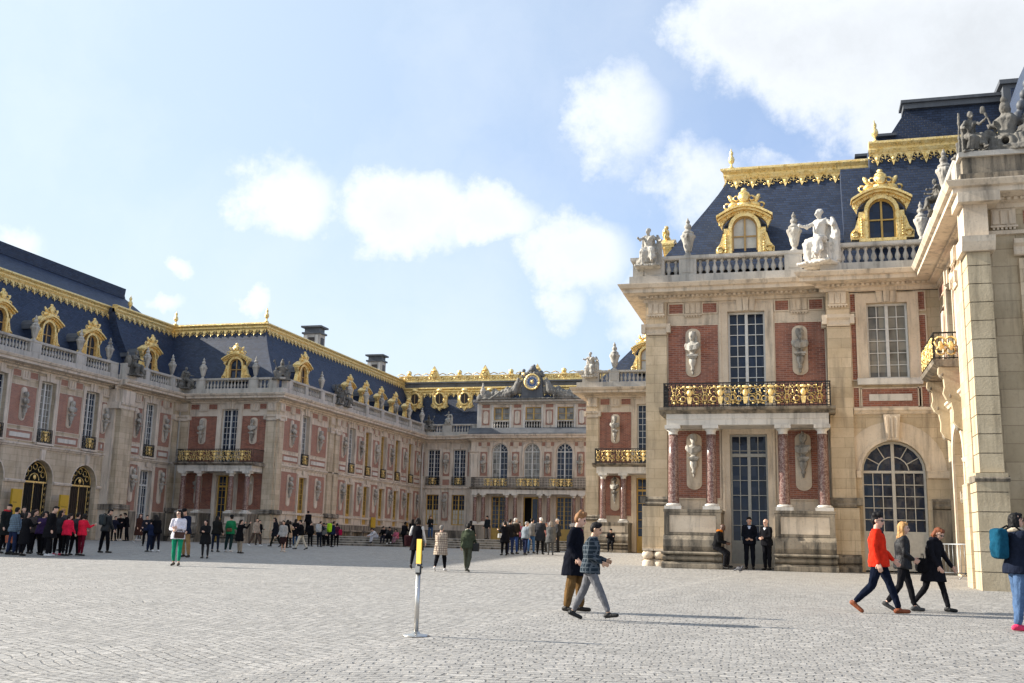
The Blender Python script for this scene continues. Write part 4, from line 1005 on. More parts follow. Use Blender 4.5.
# ------------------------------------------------------------------ back of the court with clock pavilion
def back_range():
    root = thing('palace_range', 'far back range with three arched windows, clock group and gilded roof crest', 'palace range', (-24, 95, 1.6))
    F = Fr((0, 95.2, 0), (1, 0, 0), (0, -1, 0)); D = Fr((0, 94.2, 0), (1, 0, 0), (0, -1, 0)); uc = -23.85
    cw = [-33.85, -31.25]
    w = MB(F); w.wall(-35.1, -28.8, 1.4, 10.72, 0, [(c-0.62, c+0.62, 6.62, 10.05) for c in cw]+[(c-0.64, c+0.64, 2.9, 5.75) for c in cw], 'trim', 0.4)
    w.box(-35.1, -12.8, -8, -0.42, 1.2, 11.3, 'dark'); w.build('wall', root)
    bb = PB(F, root); bt = MB(F)
    for c in cw:
        surround(bt, c, 1.24, 6.62, 10.05, bw=0.2); surround(bt, c, 1.28, 2.9, 5.75, bw=0.2, key=False)
        window(F, root, c, 1.24, 6.62, 10.05, o=-0.22, rows=8); window(F, root, c, 1.28, 2.9, 5.75, o=-0.2, rows=6, m='winochre', name='door', pane='glass', panel=0.0)
        cu = MB(F); cu.box(c-0.56, c+0.56, -0.232, -0.228, 2.98, 4.3, 'curtain'); cu.build('curtain', root)
        railing(F, root, c-0.7, c+0.7, 6.64, 7.45, 0.14, ends=False, masks=[c], rich=False)
    m = (cw[0]+cw[1])/2
    brick_panel(bb, bt, m-0.34, m+0.34, 7.5, 9.8); brick_panel(bb, bt, m-0.34, m+0.34, 6.66, 7.2); brick_panel(bb, bt, m-0.34, m+0.34, 3.3, 6.0); triglyph(bt, m, 0.5)
    for (z, a, c, t) in ((8.62, 7.7, 9.7, 'upper level'), (4.9, 3.5, 5.9, 'ground floor')): bust_at(F, root, m, z, a, c, t+' between the two tall windows of the far back range', bt, w=0.5)
    brick_panel(bb, bt, -34.95, -34.8, 7.5, 9.8); brick_panel(bb, bt, -30.4, -30.25, 7.5, 9.8)
    bt.prof(STRING, -35.1, -28.8, 'trim'); cornice(bt, -35.1, -29.6, 0, -1, 0, dent=False)
    bt.box(-35.1, -29, 0, 0.5, 1.6, 2.4, 'base')
    # clock pavilion front
    ww = [uc-3.1, uc, uc+3.1]
    w = MB(D); w.wall(-29.75, -12.9, 1.4, 10.72, 0, [(c-0.78, c+0.78, 6.45, 10.55, 9.77) for c in ww]+[(c-0.72, c+0.72, 1.6, 5.6) for c in ww], 'trim', 0.4)
    w.box(-29.77, -29.75, -1.2, 0, 1.4, 10.72, 'trim')
    w.wall(-29.3, -18.4, 11.3, 14.3, -0.3, [(c-0.78, c+0.78, 12.75, 14.0) for c in ww], 'trim', 0.3)
    w.box(-29.32, -29.3, -6, -0.3, 11.3, 14.3, 'trim'); w.box(-29.2, -18.4, -6, -0.61, 11.3, 14.3, 'dark'); w.build('wall', root)
    bd = MB(D); bx = PB(D, root)
    for i, c in enumerate(ww):
        surround(bd, c, 1.56, 6.45, 10.55, bw=0.24, key=False, arch=True); surround(bd, c, 1.44, 1.7, 5.6, bw=0.2, key=False)
        window(D, root, c, 1.56, 6.45, 10.55, o=-0.25, rows=6, arch=True, pane='glassc' if i < 2 else 'glass', pane2=('glass' if i == 0 else None))
        if i == 1:
            o = MB(D); o.box(c-0.72, c-0.66, -0.3, -0.2, 1.6, 5.6, 'winochre'); o.box(c+0.66, c+0.72, -0.3, -0.2, 1.6, 5.6, 'winochre'); o.box(c-0.66, c+0.66, -0.3, -0.2, 5.5, 5.6, 'winochre')
            o.box(c+0.02, c+0.66, -0.28, -0.22, 1.6, 5.5, 'winochre'); do = o.build('door', root, None)
            p = MB(D); p.box(c+0.1, c+0.58, -0.215, -0.21, 2.6, 5.4, 'glass'); p.build('pane', do)
        else: window(D, root, c, 1.44, 1.6, 5.6, o=-0.25, rows=7, m='winochre', name='door', panel=1.1)
        window(D, root, c, 1.56, 12.75, 14.0, o=-0.5, rows=2, half=1, m='winochre', pane='glassc')
        bd.box(c-0.98, c-0.78, -0.3, -0.22, 11.9, 14.25, 'white'); bd.box(c+0.78, c+0.98, -0.3, -0.22, 11.9, 14.25, 'white')
        q = MB(D); q.box(c-0.78, c+0.78, -0.34, -0.14, 12.62, 12.74, 'grey')
        for k in range(6): q.lathe(c-0.65+k*0.26, -0.24, [(r*0.85, z*0.9) for r, z in BAL], 'grey', 6, z0=12.06)
        q.box(c-0.78, c+0.78, -0.31, -0.29, 12.0, 12.7, 'dark'); q.build('balustrade', root)
    for a, txt in ((-28.5, 'left of the left arch'), (uc-1.55, 'between the left and middle arches'), (uc+1.55, 'between the middle and right arches'), (uc+4.65, 'right of the right arch')):
        brick_panel(bx, bd, a-0.36, a+0.36, 7.5, 9.75); triglyph(bd, a, 0.36)
        for sx in (-1, 1): bx.box(a+sx*0.42-0.15, a+sx*0.42+0.15, 0, 0.015, 10.3, 10.65, 'brick')
        bust_at(D, root, a, 8.45, 7.75, 9.6, txt+' of the clock pavilion', bd, w=0.42)
        bx.box(a-0.36, a+0.36, -0.3, -0.28, 12.3, 13.75, 'brick'); bx.box(a-0.36, a+0.36, -0.3, -0.28, 13.95, 14.25, 'brick')
        plaque(bd, a, 12.4, 13.65, 0.5, -0.28)
    bd.box(-29.75, -29.1, 0, 0.1, 1.6, 9.5, 'trim'); bd.prof(CAPITAL, -29.85, -29.0, 'trim')
    bd.prof(STRING, -29.75, -13.0, 'trim'); cornice(bd, -29.75, -13.0, 0, 1, 0, dent=False)
    bd.prof([(0.9, 11.34), (0.9, 11.42), (0.2, 12.0), (-0.3, 12.05), (-0.3, 11.34)], -29.9, -13.0, 'lead', 0, 0)
    bd.box(-29.35, -28.95, -0.3, -0.2, 11.9, 14.3, 'white')
    bd.prof([(-0.3, 14.25), (-0.1, 14.28), (-0.05, 14.4), (0.35, 14.46), (0.40, 14.62), (-0.3, 14.66)], -29.3, -18.3, 'grey', 1, 0)
    bb.build('brickwork', root); bt.build('stonework', root); bx.build('brickwork', root); bd.build('stonework', root)
    # porch of the clock pavilion
    s = MB(D); s.box(-29.2, -18.5, 0.01, 1.25, 5.80, 6.18, 'white'); s.prof([(0.0, 6.185), (1.30, 6.19), (1.45, 6.30), (1.5, 6.4), (0, 6.42)], -29.4, -18.3, 'base'); s.build('balcony', root)
    for u in (-28.95, -28.15, -25.9, -25.1, -22.75, -21.95, -19.6, -18.85): column(D, root, u, 1.0, 3.05, 5.8, 0.18)
    for a, c in ((-29.2, -27.9), (-26.15, -24.85), (-23.0, -21.7), (-19.85, -18.6)):
        pm = MB(D); pm.box(a, c, 0, 1.25, 1.6, 2.93, 'base'); pm.box(a-0.05, c+0.05, 0, 1.32, 2.93, 3.05, 'trim'); pm.build('pedestal', root)
    railing(D, root, -29.3, -18.4, 6.42, 7.3, 1.3, masks=[c+d for c in ww for d in (-0.7, 0, 0.7)], depth=1.3, rich=False)
    # balustrade on the low part and roof behind
    balustrade(F, root, -34.6, -29.4, [(-34.4, 0.5), (-32.4, 0.9), (-29.7, 0.5)], seg=6)
    mansard(F, root, -38.6, -9.0, zt=15.95, o0=-0.6, o1=-2.2, depth=2.0, rich=True)
    t = MB(F); t.box(-39, -9, -9, -2.45, 16.3, 17.05, 'lead'); t.box(-39, -9, -9, -2.3, 16.9, 17.05, 'lead'); t.build('roof_terrace', root)
    g = MB(F)
    g.box(-38.8, -9.0, -2.7, -2.45, 17.05, 17.22, 'gold'); g.box(-38.8, -9.0, -2.65, -2.5, 17.62, 17.70, 'gold')
    g.box(-38.8, -9.0, -2.62, -2.54, 17.2, 17.62, 'gold')
    n = 34
    for k in range(n):
        u = -38.6+29.4*k/(n-1)
        g.ring((u, -2.50, 17.42), 0.16, 0.04, 'gold', 8, 4); g.ell((u+0.43, -2.50, 17.42), (0.12, 0.04, 0.13), 'gold', 6, 4)
        if k % 6 == 1: g.box(u-0.28, u+0.28, -2.75, -2.4, 17.6, 17.78, 'gold'); g.ell((u, -2.55, 18.0), (0.27, 0.2, 0.26), 'gold', 8, 5)
        elif k % 6 == 4:
            g.prism([(u-0.55, 17.6), (u+0.55, 17.6), (u+0.35, 18.15), (u+0.2, 18.35), (u, 18.7), (u-0.2, 18.35), (u-0.35, 18.15)], -2.7, -2.45, 'gold'); g.ring((u, -2.42, 17.75), 0.25, 0.06, 'gold', 10, 4)
            g.ell((u, -2.42, 18.2), (0.3, 0.1, 0.12), 'gold', 8, 4)
        else:
            g.tube([(u-0.4, -2.57, 17.78), (u, -2.57, 17.95), (u+0.4, -2.57, 17.78)], 0.05, 'gold', 4)
    g.build('roof_cresting', root)
    # round dormers set in the slope
    for u in (-36.5, -33.9, -31.3, -28.7):
        q = MB(F); z = 15.15; o = -1.15
        q.F = Fr(F.p(u, o, z), F.U, F.N, F.W)
        q.tube([(0.50*math.cos(a), 0, 0.62*math.sin(a)) for a in [2*math.pi*k/14 for k in range(15)]], 0.12, 'gold', 6)
        q.prism([(-0.78, 0.55), (0.78, 0.55), (0.74, -0.55), (0.9, -0.72), (0.55, -0.95), (0.2, -0.92), (0, -1.2), (-0.2, -0.92), (-0.55, -0.95), (-0.9, -0.72), (-0.74, -0.55)], -0.35, -0.02, 'gold')
        q.ell((0, 0.05, 0.85), (0.35, 0.15, 0.2), 'gold', 8, 4)
        for sx in (-1, 1): q.ring((sx*0.72, 0.02, -0.6), 0.12, 0.04, 'gold', 8, 4); q.ring((sx*0.62, 0.02, 0.55), 0.12, 0.04, 'gold', 8, 4); q.ell((sx*0.3, 0.02, -0.86), (0.18, 0.05, 0.08), 'gold', 6, 4)
        d = q.build('dormer', root)
        p = MB(Fr(F.p(u, o, z), F.U, F.N, F.W)); p.prism([(0.44*math.cos(a), 0.56*math.sin(a)) for a in [2*math.pi*k/14 for k in range(14)]], -0.05, 0.01, 'wood'); p.box(-0.03, 0.03, 0.012, 0.04, -0.54, 0.54, 'wintan'); p.build('dormer_window', d)
    fl = MB(D); fl.box(-18.4, -12.9, -6, -0.3, 11.3, 14.3, 'trim'); fl.build('wall', root)
back_range()

# ------------------------------------------------------------------ right middle block (mirrors the shaded porch)
def block_mid():
    root = thing('palace_wing', 'red brick end block in the middle with marble porch, gold balcony and gold dormer', 'palace wing', (-9.3, 65.8, 1.0))
    F = Fr((0, 65.8, 0), (1, 0, 0), (0, -1, 0)); uc = -9.15
    porch_front(root, F, uc, -13.05, -5.25, 0, 'of the middle block porch', lower='winochre', zg=1.05)
    porch(F, root, uc, (-2.55, -1.28, 1.28, 2.55), 0.97, o=1.35, half=3.0, masks=[-11.35, -10.1, -9.15, -8.2, -6.95], ztop=2.80)
    c = MB(F); cornice(c, -13.05, -5.25, 0, 1, 0); c.build('cornice', root)
    balustrade(F, root, -13.05, -5.2, [(-12.75, 1.15), (-11.2, 0.65), (-7.1, 0.7), (-5.5, 0.6)], k0=1)
    mansard(F, root, -13.05, -5.2, o0=-0.2, o1=-3.3, zt=16.9, k0=1.45, depth=0.9, ex=1.05); dormer(F, root, uc, pane='curtain')
    S = Fr((-13.05, 0, 0), (0, -1, 0), (-1, 0, 0))
    w = MB(S); w.box(-94.2, -66.4, -6, 0, 0.5, 10.72, 'trim'); w.box(-66.4, -65.803, -0.5, 0, 0.5, 10.72, 'trim')
    for k in range(6):
        a = -93.2+k*4.5; w.box(a, a+2.6, 0, 0.02, 7.5, 9.8, 'brick'); w.box(a, a+2.6, 0, 0.02, 3.2, 6.0, 'brick')
    cornice(w, -94.2, -65.8, 0, 0, 1, dent=False); w.build('side_wall', root)
    w = MB(S); w.box(-94.2, -65.8, 0.06, 0.58, 11.34, 11.7, 'grey'); w.box(-94.2, -65.6, 0.12, 0.5, 12.31, 12.46, 'grey'); w.box(-94.2, -66.2, 0.2, 0.4, 11.7, 12.31, 'grey'); w.build('parapet', root)
    mansard(S, root, -94.2, -65.8, o0=-0.29, o1=-4.785, zt=16.9, k1=0.69, depth=0.9, ex=1.05)
    t = MB(); t.box(-8.2, -5.2, 69.4, 94, 11, 17.2, 'slate'); t.build('roof_back', root)
block_mid()

# ------------------------------------------------------------------ pavilion on the right
def pavilion():
    root = thing('palace_pavilion', 'large brick pavilion at right with gold balcony on red marble columns', 'palace pavilion', (-1.7, 39.5, 0.75))
    F = Fr((0, 39.55, 0), (1, 0, 0), (0, -1, 0)); uc = -1.735
    ul, ur = -5.52, 1.95
    porch_front(root, F, uc, ul, 1.95, 0, 'of the large right pavilion', zg=0.78, lower='wingrey', win=(1.38, 6.46, 10.30))
    porch(F, root, uc, (-2.62, -1.26, 1.26, 2.60), 0.73, o=1.33, half=2.90, masks=[-3.72, -2.62, -1.735, -0.85, 0.27], ztop=2.78)
    # left edge pier foot with stacked rolls
    p = MB(F)
    for k in range(2):
        u = ul-0.08+k*0.42
        for z0, z1 in ((0.5, 0.96), (1.0, 1.28)): p.lathe(u+0.2, 0.40, [(0.16, z0), (0.23, z0+0.1), (0.24, (z0+z1)/2), (0.22, z1-0.06), (0.16, z1)], 'trim', 12)
        p.box(u, u+0.40, 0, 0.58, 1.29, 1.37, 'trim')
    p.box(ul-0.12, ul+0.85, -0.1, 0.42, 0.3, 0.98, 'trim'); p.box(ul-0.12, ul+0.85, -0.1, 0.36, 1.37, 2.92, 'stone'); p.box(ul-0.06, ul+0.82, -0.1, 0.30, 0.9, 1.4, 'trim')
    p.build('pier_foot', root)
    c = MB(F); cornice(c, ul, 1.6, 0, 1, 0); c.build('cornice', root)
    # right bay stands forward
    R = Fr((0, 38.95, 0), (1, 0, 0), (0, -1, 0)); rc = 3.26
    w = MB(R); w.wall(1.17, 5.1, 0.2, 10.72, 0, [(rc-0.70, rc+0.70, 7.52, 10.30), (rc-1.07, rc+1.07, 0.5, 5.30, 4.23)], 'stone', 0.5)
    w.box(1.17, 5.1, -6, -0.61, 0.2, 10.7, 'dark'); w.box(1.15, 1.17, -0.7, 0, 0.2, 10.72, 'stone'); w.build('wall', root)
    bb = PB(R, root); bt = MB(R)
    surround(bt, rc, 1.40, 7.52, 10.30, bw=0.36); window(R, root, rc, 1.40, 7.52, 10.30, o=-0.22, rows=6, half=2, pane='glassc')
    bt.box(rc-1.1, rc+1.1, 0, 0.2, 7.30, 7.52, 'white')
    brick_panel(bb, bt, rc-1.02, rc+1.02, 6.52, 7.16); bt.box(rc-0.72, rc+0.72, 0.01, 0.07, 6.72, 6.96, 'white')
    for a, cc in ((2.02, 2.26), (4.22, 4.55)):
        brick_panel(bb, bt, a, cc, 7.5, 9.8); brick_panel(bb, bt, a, cc, 6.5, 7.2); brick_panel(bb, bt, a, cc, 10.0, 10.66)
    bt.prof(STRING, 2.0, 5.1, 'trim')
    bt.arcstrip(rc, 4.23, 1.07, 1.20, 0, 180, 0, 0.05, 'trim', 16); bt.arcstrip(rc, 4.23, 1.20, 1.75, 0, 180, 0, 0.02, 'trim', 16)
    bt.prism([(rc-0.20, 5.32), (rc+0.20, 5.32), (rc+0.28, 6.22), (rc-0.28, 6.22)], 0.02, 0.2, 'trim')
    for k in range(3): bt.prism([(rc-0.14+k*0.13-0.03, 5.4), (rc-0.14+k*0.13+0.03, 5.4), (rc-0.18+k*0.17+0.035, 6.15), (rc-0.18+k*0.17-0.035, 6.15)], 0.2, 0.24, 'trim')
    for a, cc in ((2.0, rc-1.09), (rc+1.09, 5.1)): bt.prof([(0, 3.98), (0.10, 4.0), (0.13, 4.12), (0.16, 4.22), (0, 4.26)], a, cc, 'trim')
    bt.box(rc+1.2, 5.1, 0, 0.16, 0.4, 2.9, 'base'); bt.prof(BASEMLD, rc+1.2, 5.1, 'base')
    bb.build('brickwork', root); bt.build('stonework', root)
    window(R, root, rc, 2.14, 0.80, 5.30, o=-0.36, rows=5, half=3, arch=True, m='doorgrey', panel=1.35, name='arched_door', pane='glass')
    pilaster(R, root, 1.17, 1.97, 0, 0.22)
    p = MB(R)
    p.prof([(0, 0.3), (0.75, 0.3), (0.78, 0.86), (0.66, 0.95), (0.60, 0.98), (0.70, 1.05), (0.72, 1.2), (0.60, 1.3), (0, 1.32)], 1.13, 2.05, 'base'); p.box(1.12, 2.04, 0, 0.44, 1.32, 2.92, 'stone'); p.build('pier_foot', root)
    c = MB(R); cornice(c, 1.17, 5.1, 0.12, 1, 0); c.build('cornice', root)
    balustrade(F, root, ul, 0.95, [(ul+0.15, 1.25), (-3.86, 0.66), (0.06, 0.64), (0.9, 0.1)], k0=1, seg=12)
    balustrade(R, root, 1.0, 5.0, [(1.3, 0.7), (4.8, 0.3)], o=0.36, seg=12)
    mansard(F, root, ul, 3.4, o0=-0.1, o1=-2.3, zt=16.40, zb=12.0, k0=1.348, depth=1.7, rich=True, ex=1.08)
    S = Fr((ul, 39.55, 0), (0, -1, 0), (-1, 0, 0)); 
    w = MB(S); w.box(-22, -0.6, -3, 0.0, 0.3, 10.72, 'stone'); w.box(-0.6, -0.003, -0.5, 0.0, 0.3, 10.72, 'stone'); cornice(w, -22, 0, 0, 0, 1, dent=False); w.build('side_wall', root)
    balustrade(S, root, -14, 0.0, [(-0.3, 0.8), (-3, 0.8), (-7, 0.8), (-11, 0.8)], k1=1, seg=6)
    mansard(S, root, -22, 0, o0=-0.135, o1=-3.1, zt=16.40, zb=12.0, k1=0.742, depth=1.7, ex=1.08)
    dormer(S, root, -3.4, s=0.9)
    mansard(R, root, 3.05, 9.0, o0=-0.45, o1=-2.1, zt=16.80, zb=11.6, k0=0, depth=4); q = MB(R); q.prof([(-0.45, 11.6), (-2.0, 16.2), (-3, 16.2), (-3, 11.6)], 1.95, 3.06, 'slate'); q.build('roof', root)
    t = MB(); t.box(-2.4, 9, 42, 61, 11.2, 16.5, 'slate'); t.build('roof_back', root)
    dormer(F, root, uc, pane='curtain', z=12.68, hj=1.05)
    dormer(R, root, 3.28, z=12.86, s=1.0, pane='glass', frame='winochre')
    finial(root, (-2.3, 41.85, 16.85), 0.8); finial(root, (3.3, 41.1, 17.25), 0.85)
pavilion()

# ------------------------------------------------------------------ right-hand building close to the camera
def right_building():
    root = thing('palace_block', 'sunlit stone block at the right edge with rusticated pier and bracketed balcony', 'palace block', (5.5, 30, 0.55))
    S = Fr((5.05, 0, 0), (0, -1, 0), (-1, 0, 0))     # u = -y, faces -x
    w = MB(S)
    yc = 36.2
    w.wall(-38.95, -30.11, 0.2, 10.72, 0, [(-yc-1.1, -yc+1.1, 0.3, 5.5, 4.4), (-yc-0.65, -yc+0.65, 7.5, 10.2)], 'stone', 1.4)
    w.build('side_wall', root)
    b = MB(S)
    b.box(-38.9, -30.2, -1.5, -1.41, 0.2, 10.7, 'trim')
    bb = PB(S, root); bt = MB(S)
    surround(bt, -yc, 1.3, 7.5, 10.2, bw=0.28); surround(bt, -yc, 2.2, 0.8, 5.5, bw=0.25, key=False, arch=True)
    for a, c in ((-38.6, -37.2), (-35.2, -34.0)):
        brick_panel(bb, bt, a, c, 7.5, 9.8); brick_panel(bb, bt, a, c, 10.29, 10.66); brick_panel(bb, bt, a, c, 6.6, 7.15)
        plaque(bt, (a+c)/2, 7.8, 9.7, 0.6)
    brick_panel(bb, bt, -32.6, -31.6, 7.5, 9.8); plaque(bt, -32.1, 7.8, 9.7, 0.55); brick_panel(bb, bt, -32.6, -31.6, 6.6, 7.15)
    bt.prof(STRING, -38.9, -30.2, 'trim'); bt.prof([(0, 4.2), (0.1, 4.23), (0.14, 4.36), (0, 4.4)], -34.9, -30.9, 'trim')
    bb.build('brickwork', root); bt.build('stonework', root); b.build('inner_wall', root)
    window(S, root, -yc, 1.3, 7.5, 10.2, o=-0.25)
    pilaster(S, root, -33.8, -33.0, 0, 0.2); pilaster(S, root, -31.5, -30.9, 0, 0.2, base=True)
    # front wall
    T = Fr((0, 29.75, 0), (1, 0, 0), (0, -1, 0))
    f = MB(T); f.box(5.05, 13, -0.35, 0, 0.2, 10.72, 'rust'); f.box(6.6, 13, -9, -0.36, 0.2, 10.7, 'rust'); f.box(5.9, 7.2, 0, 0.10, 3.3, 9.3, 'stone'); f.box(5.75, 7.35, 0, 0.22, 0.3, 3.0, 'stone')
    f.prof([(x+0.12, z-0.05) for x, z in CAPITAL], 5.78, 7.3, 'trim'); f.prof([(x+0.12, z) for x, z in BASEMLD], 5.72, 7.4, 'base')
    triglyph(f, 5.60, 0.62); f.box(6.1, 6.5, 0, 0.02, 10.29, 10.66, 'brick')
    f.prof([(0, 9.98), (0.08, 10.0), (0.10, 10.1), (0, 10.13)], 5.0, 13, 'trim')
    f.prof([(0.1, 7.4), (0.5, 7.45), (0.62, 7.7), (0.66, 7.85), (0.1, 7.88)], 5.98, 7.3, 'trim')
    f.prof([(0, 6.2), (0.08, 6.25), (0.12, 6.4), (0, 6.45)], 7.4, 13, 'trim')
    for z0, z1 in ((7.9, 10.2), (2.2, 5.4)): surround(f, 9.4, 1.5, z0, z1, bw=0.3, key=(z0 > 7))
    f.build('front_wall', root)
    window(T, root, 9.4, 1.5, 7.9, 10.2, o=0.07, rows=5); window(T, root, 9.4, 1.5, 2.2, 5.4, o=0.07, rows=7)
    # rusticated pier: courses with open joints
    q = MB(Fr((4.45, 29.0, 0), (1, 0, 0), (0, -1, 0)))
    z = 0.3
    random.seed(3)
    while z < 9.35:
        h = 0.50 if z > 0.5 else 0.72
        h = min(h, 9.4-z)
        low = z < 3.2
        x0 = (-0.05 if low else 0.08); d = 0.0 if low else -0.14
        q.box(x0, 0.72 if low else 0.66, -1.0, d, z+0.012, z+h-0.012, 'pier')
        q.box(x0+0.03, 0.70 if low else 0.64, -0.98, d-0.03, z-0.03, z+0.03, 'base')
        z += h
    q.box(-0.12, 0.74, -1.9, -1.0, 0.2, 3.3, 'stone'); q.box(0.05, 0.7, -1.7, -1.0, 3.3, 9.4, 'stone')
    q.prof([(-1.0, 3.28), (0.02, 3.28), (0.05, 3.36), (-0.05, 3.44), (-1.0, 3.46)], -0.08, 0.76, 'base')
    q.prof([(-1.0, 9.4), (-0.02, 9.4), (0.04, 9.5), (0.10, 9.62), (0.12, 9.78), (-1.0, 9.82)], -0.05, 0.78, 'trim')
    q.box(0.06, 0.66, -1.2, -0.14, 9.82, 10.72, 'trim')
    q.build('rusticated_pier', root)
    c = MB(T); 
    c.prof([(x-0.0, z) for x, z in CORN], 5.05, 13, 'trim', 1, 0)
    n = 46
    for i in range(n):
        u = 5.15+7.8*i/n; c.box(u, u+0.10, 0.26, 0.36, 10.885, 10.965, 'trim')
    c.F = S
    cornice(c, -38.8, -29.75, 0, 0, 1)
    c.F = T
    c.box(4.35, 5.4, -0.3, 0.9, 10.72, 11.0, 'trim')
    c.build('cornice', root)
    pa = MB(T)
    pa.box(4.50, 13, 0.05, 0.55, 11.34, 11.62, 'base'); pa.box(4.58, 13, 0.1, 0.48, 11.62, 12.1, 'base'); pa.box(4.48, 13, 0.02, 0.58, 12.1, 12.24, 'grey')
    pa.build('parapet', root)
    balustrade(S, root, -38.0, -29.95, [(-30.4, 0.9), (-33.4, 0.8), (-36.8, 0.8)], seg=8)
    # balcony on a carved bracket
    k = MB(S)
    k.prof([(0.0, 7.22), (0.62, 7.24), (0.80, 7.34), (0.84, 7.46), (0, 7.48)], -38.2, -34.75, 'base')
    for u in (-34.95, -38.0):
        k.prism_side = None
        pts = [(0, 7.22), (0.78, 7.22), (0.80, 7.02), (0.62, 6.86), (0.60, 6.6), (0.66, 6.4), (0.55, 6.2), (0.40, 6.1), (0.34, 5.8), (0.36, 5.5), (0.22, 5.3), (0, 5.2)]
        k.prof([(x*0.85, z) for x, z in pts], u-0.14, u+0.14, 'pier')
        k.ell((u, 0.56, 6.98), (0.17, 0.11, 0.11), 'base', 8, 5); k.ell((u, 0.36, 6.30), (0.17, 0.11, 0.13), 'base', 8, 5); k.ell((u, 0.16, 5.38), (0.15, 0.11, 0.18), 'base', 8, 5)
    k.build('balcony', root)
    railing(S, root, -38.15, -34.8, 7.48, 8.35, 0.76, masks=[-37.6, -36.5, -35.4], depth=0.75)
    g = MB(Fr(S.p(-34.8, 0, 0), (1, 0, 0), (0, -1, 0)))
    for x in (-0.58, -0.28): g.ring((x, 0.03, 8.02), 0.17, 0.035, 'gold', 10, 4); g.ring((x, 0.03, 7.74), 0.13, 0.03, 'gold', 10, 4); g.ell((x, 0.04, 7.9), (0.09, 0.04, 0.16), 'gold', 6, 5)
    g.build('gilded_ornament', root)
    # steep roof with lead-clad hip
    r = MB(); z0, z1 = 11.4, 19.0
    A = [(5.6, 31, z0), (14, 31, z0), (14, 40, z0), (5.6, 40, z0)]; B2 = [(8.4, 35, z1), (14, 35, z1), (14, 40, z1), (8.4, 40, z1)]
    r.add(A+B2, [(0, 1, 5, 4), (3, 0, 4, 7), (4, 5, 6, 7), (1, 2, 6, 5), (2, 3, 7, 6), (0, 3, 2, 1)], 'slate'); r.build('roof', root)
    l = MB()
    a, c = Vector((5.6, 31, z0)), Vector((8.4, 35, z1))
    l.tube([tuple(a), tuple(c)], 0.09, 'lead', 8)
    for i in range(16):
        p = a.lerp(c, 0.1+i*0.058); l.ell(tuple(p+Vector((0, -0.1, 0.1))), (0.13, 0.12, 0.16), 'lead', 7, 5)
    l.build('hip_ornament', root)
    e = MB(S)
    return root
right_building()

def tall_roof():
    root = thing('chapel_building', 'tall dark slate roof rising behind the right pavilion', 'building', (9, 50, 0.9))
    F = Fr((0, 48, 0), (1, 0, 0), (0, -1, 0))
    w = MB(F); w.box(2.6, 26, -12, 0, 0.6, 16.5, 'stone'); w.build('wall', root)
    b = MB(F)
    b.prism([(2.9, 16.5), (3.05, 19.3), (4.15, 19.3), (4.15, 19.7), (3.95, 20.2), (4.6, 20.4), (5.25, 21.4), (5.25, 21.75), (20, 21.75), (22, 16.5)], -10, -0.2, 'slate')
    b.build('roof', root)
    l = MB(F); l.box(5.15, 20, -1.0, 0.0, 21.45, 21.70, 'lead'); l.box(5.05, 20, -1.1, 0.12, 21.70, 21.84, 'lead'); l.box(2.95, 4.2, -1.2, 0.05, 19.3, 19.42, 'lead'); l.box(3.85, 4.8, -1.2, 0.05, 20.2, 20.32, 'lead')
    l.build('ridge_capping', root)
    d = MB(F); d.prism([(7.6+0.32*math.cos(a), 19.6+0.32*math.sin(a)) for a in [math.pi*k/8 for k in range(9)]]+[(7.28, 19.1), (7.92, 19.1)], -0.19, 0.10, 'lead'); d.build('dormer', root)
    c = MB(F); c.box(9.3, 11.2, -2, 0.5, 20, 22.0, 'lead'); c.box(9.15, 11.4, -2.1, 0.65, 22.0, 22.2, 'lead'); c.box(9.6, 10.6, 0.5, 0.55, 20.2, 21.8, 'slate'); c.build('chimney', root)
    return root
tall_roof()

# ------------------------------------------------------------------ figures
def remeshed(name, mb, voxel, mats, smooth=2, wrinkle=0.0, wscale=9.0, cls=None):
    me = bpy.data.meshes.new('tmp'); me.from_pydata([tuple(v) for v in mb.v], [], mb.f)
    ob = bpy.data.objects.new('tmp', me); COL.objects.link(ob)
    md = ob.modifiers.new('r', 'REMESH'); md.mode = 'VOXEL'; md.voxel_size = voxel; md.adaptivity = 0
    if smooth:
        sm = ob.modifiers.new('s', 'SMOOTH'); sm.iterations = smooth; sm.factor = 0.5
    dg = bpy.context.evaluated_depsgraph_get(); dg.update()
    out = bpy.data.meshes.new_from_object(ob.evaluated_get(dg)); out.name = name
    bpy.data.objects.remove(ob); bpy.data.meshes.remove(me)
    if wrinkle:
        nn = [v.normal.copy() for v in out.vertices]
        for v, vn in zip(out.vertices, nn):
            c = v.co; n = noise.noise(Vector((c.x*wscale, c.y*wscale, c.z*wscale*0.55)))+0.5*noise.noise(Vector((c.x*wscale*2.3+5, c.y*wscale*2.3, c.z*wscale*1.4)))
            v.co = c+vn*n*wrinkle
    out.materials.clear()
    for m in mats: out.materials.append(m)
    k = len(out.polygons)
    out.polygons.foreach_set('use_smooth', [True]*k)
    if cls: out.polygons.foreach_set('material_index', [cls(p.center) for p in out.polygons])
    else: out.polygons.foreach_set('material_index', [0]*k)
    out.update()
    return out
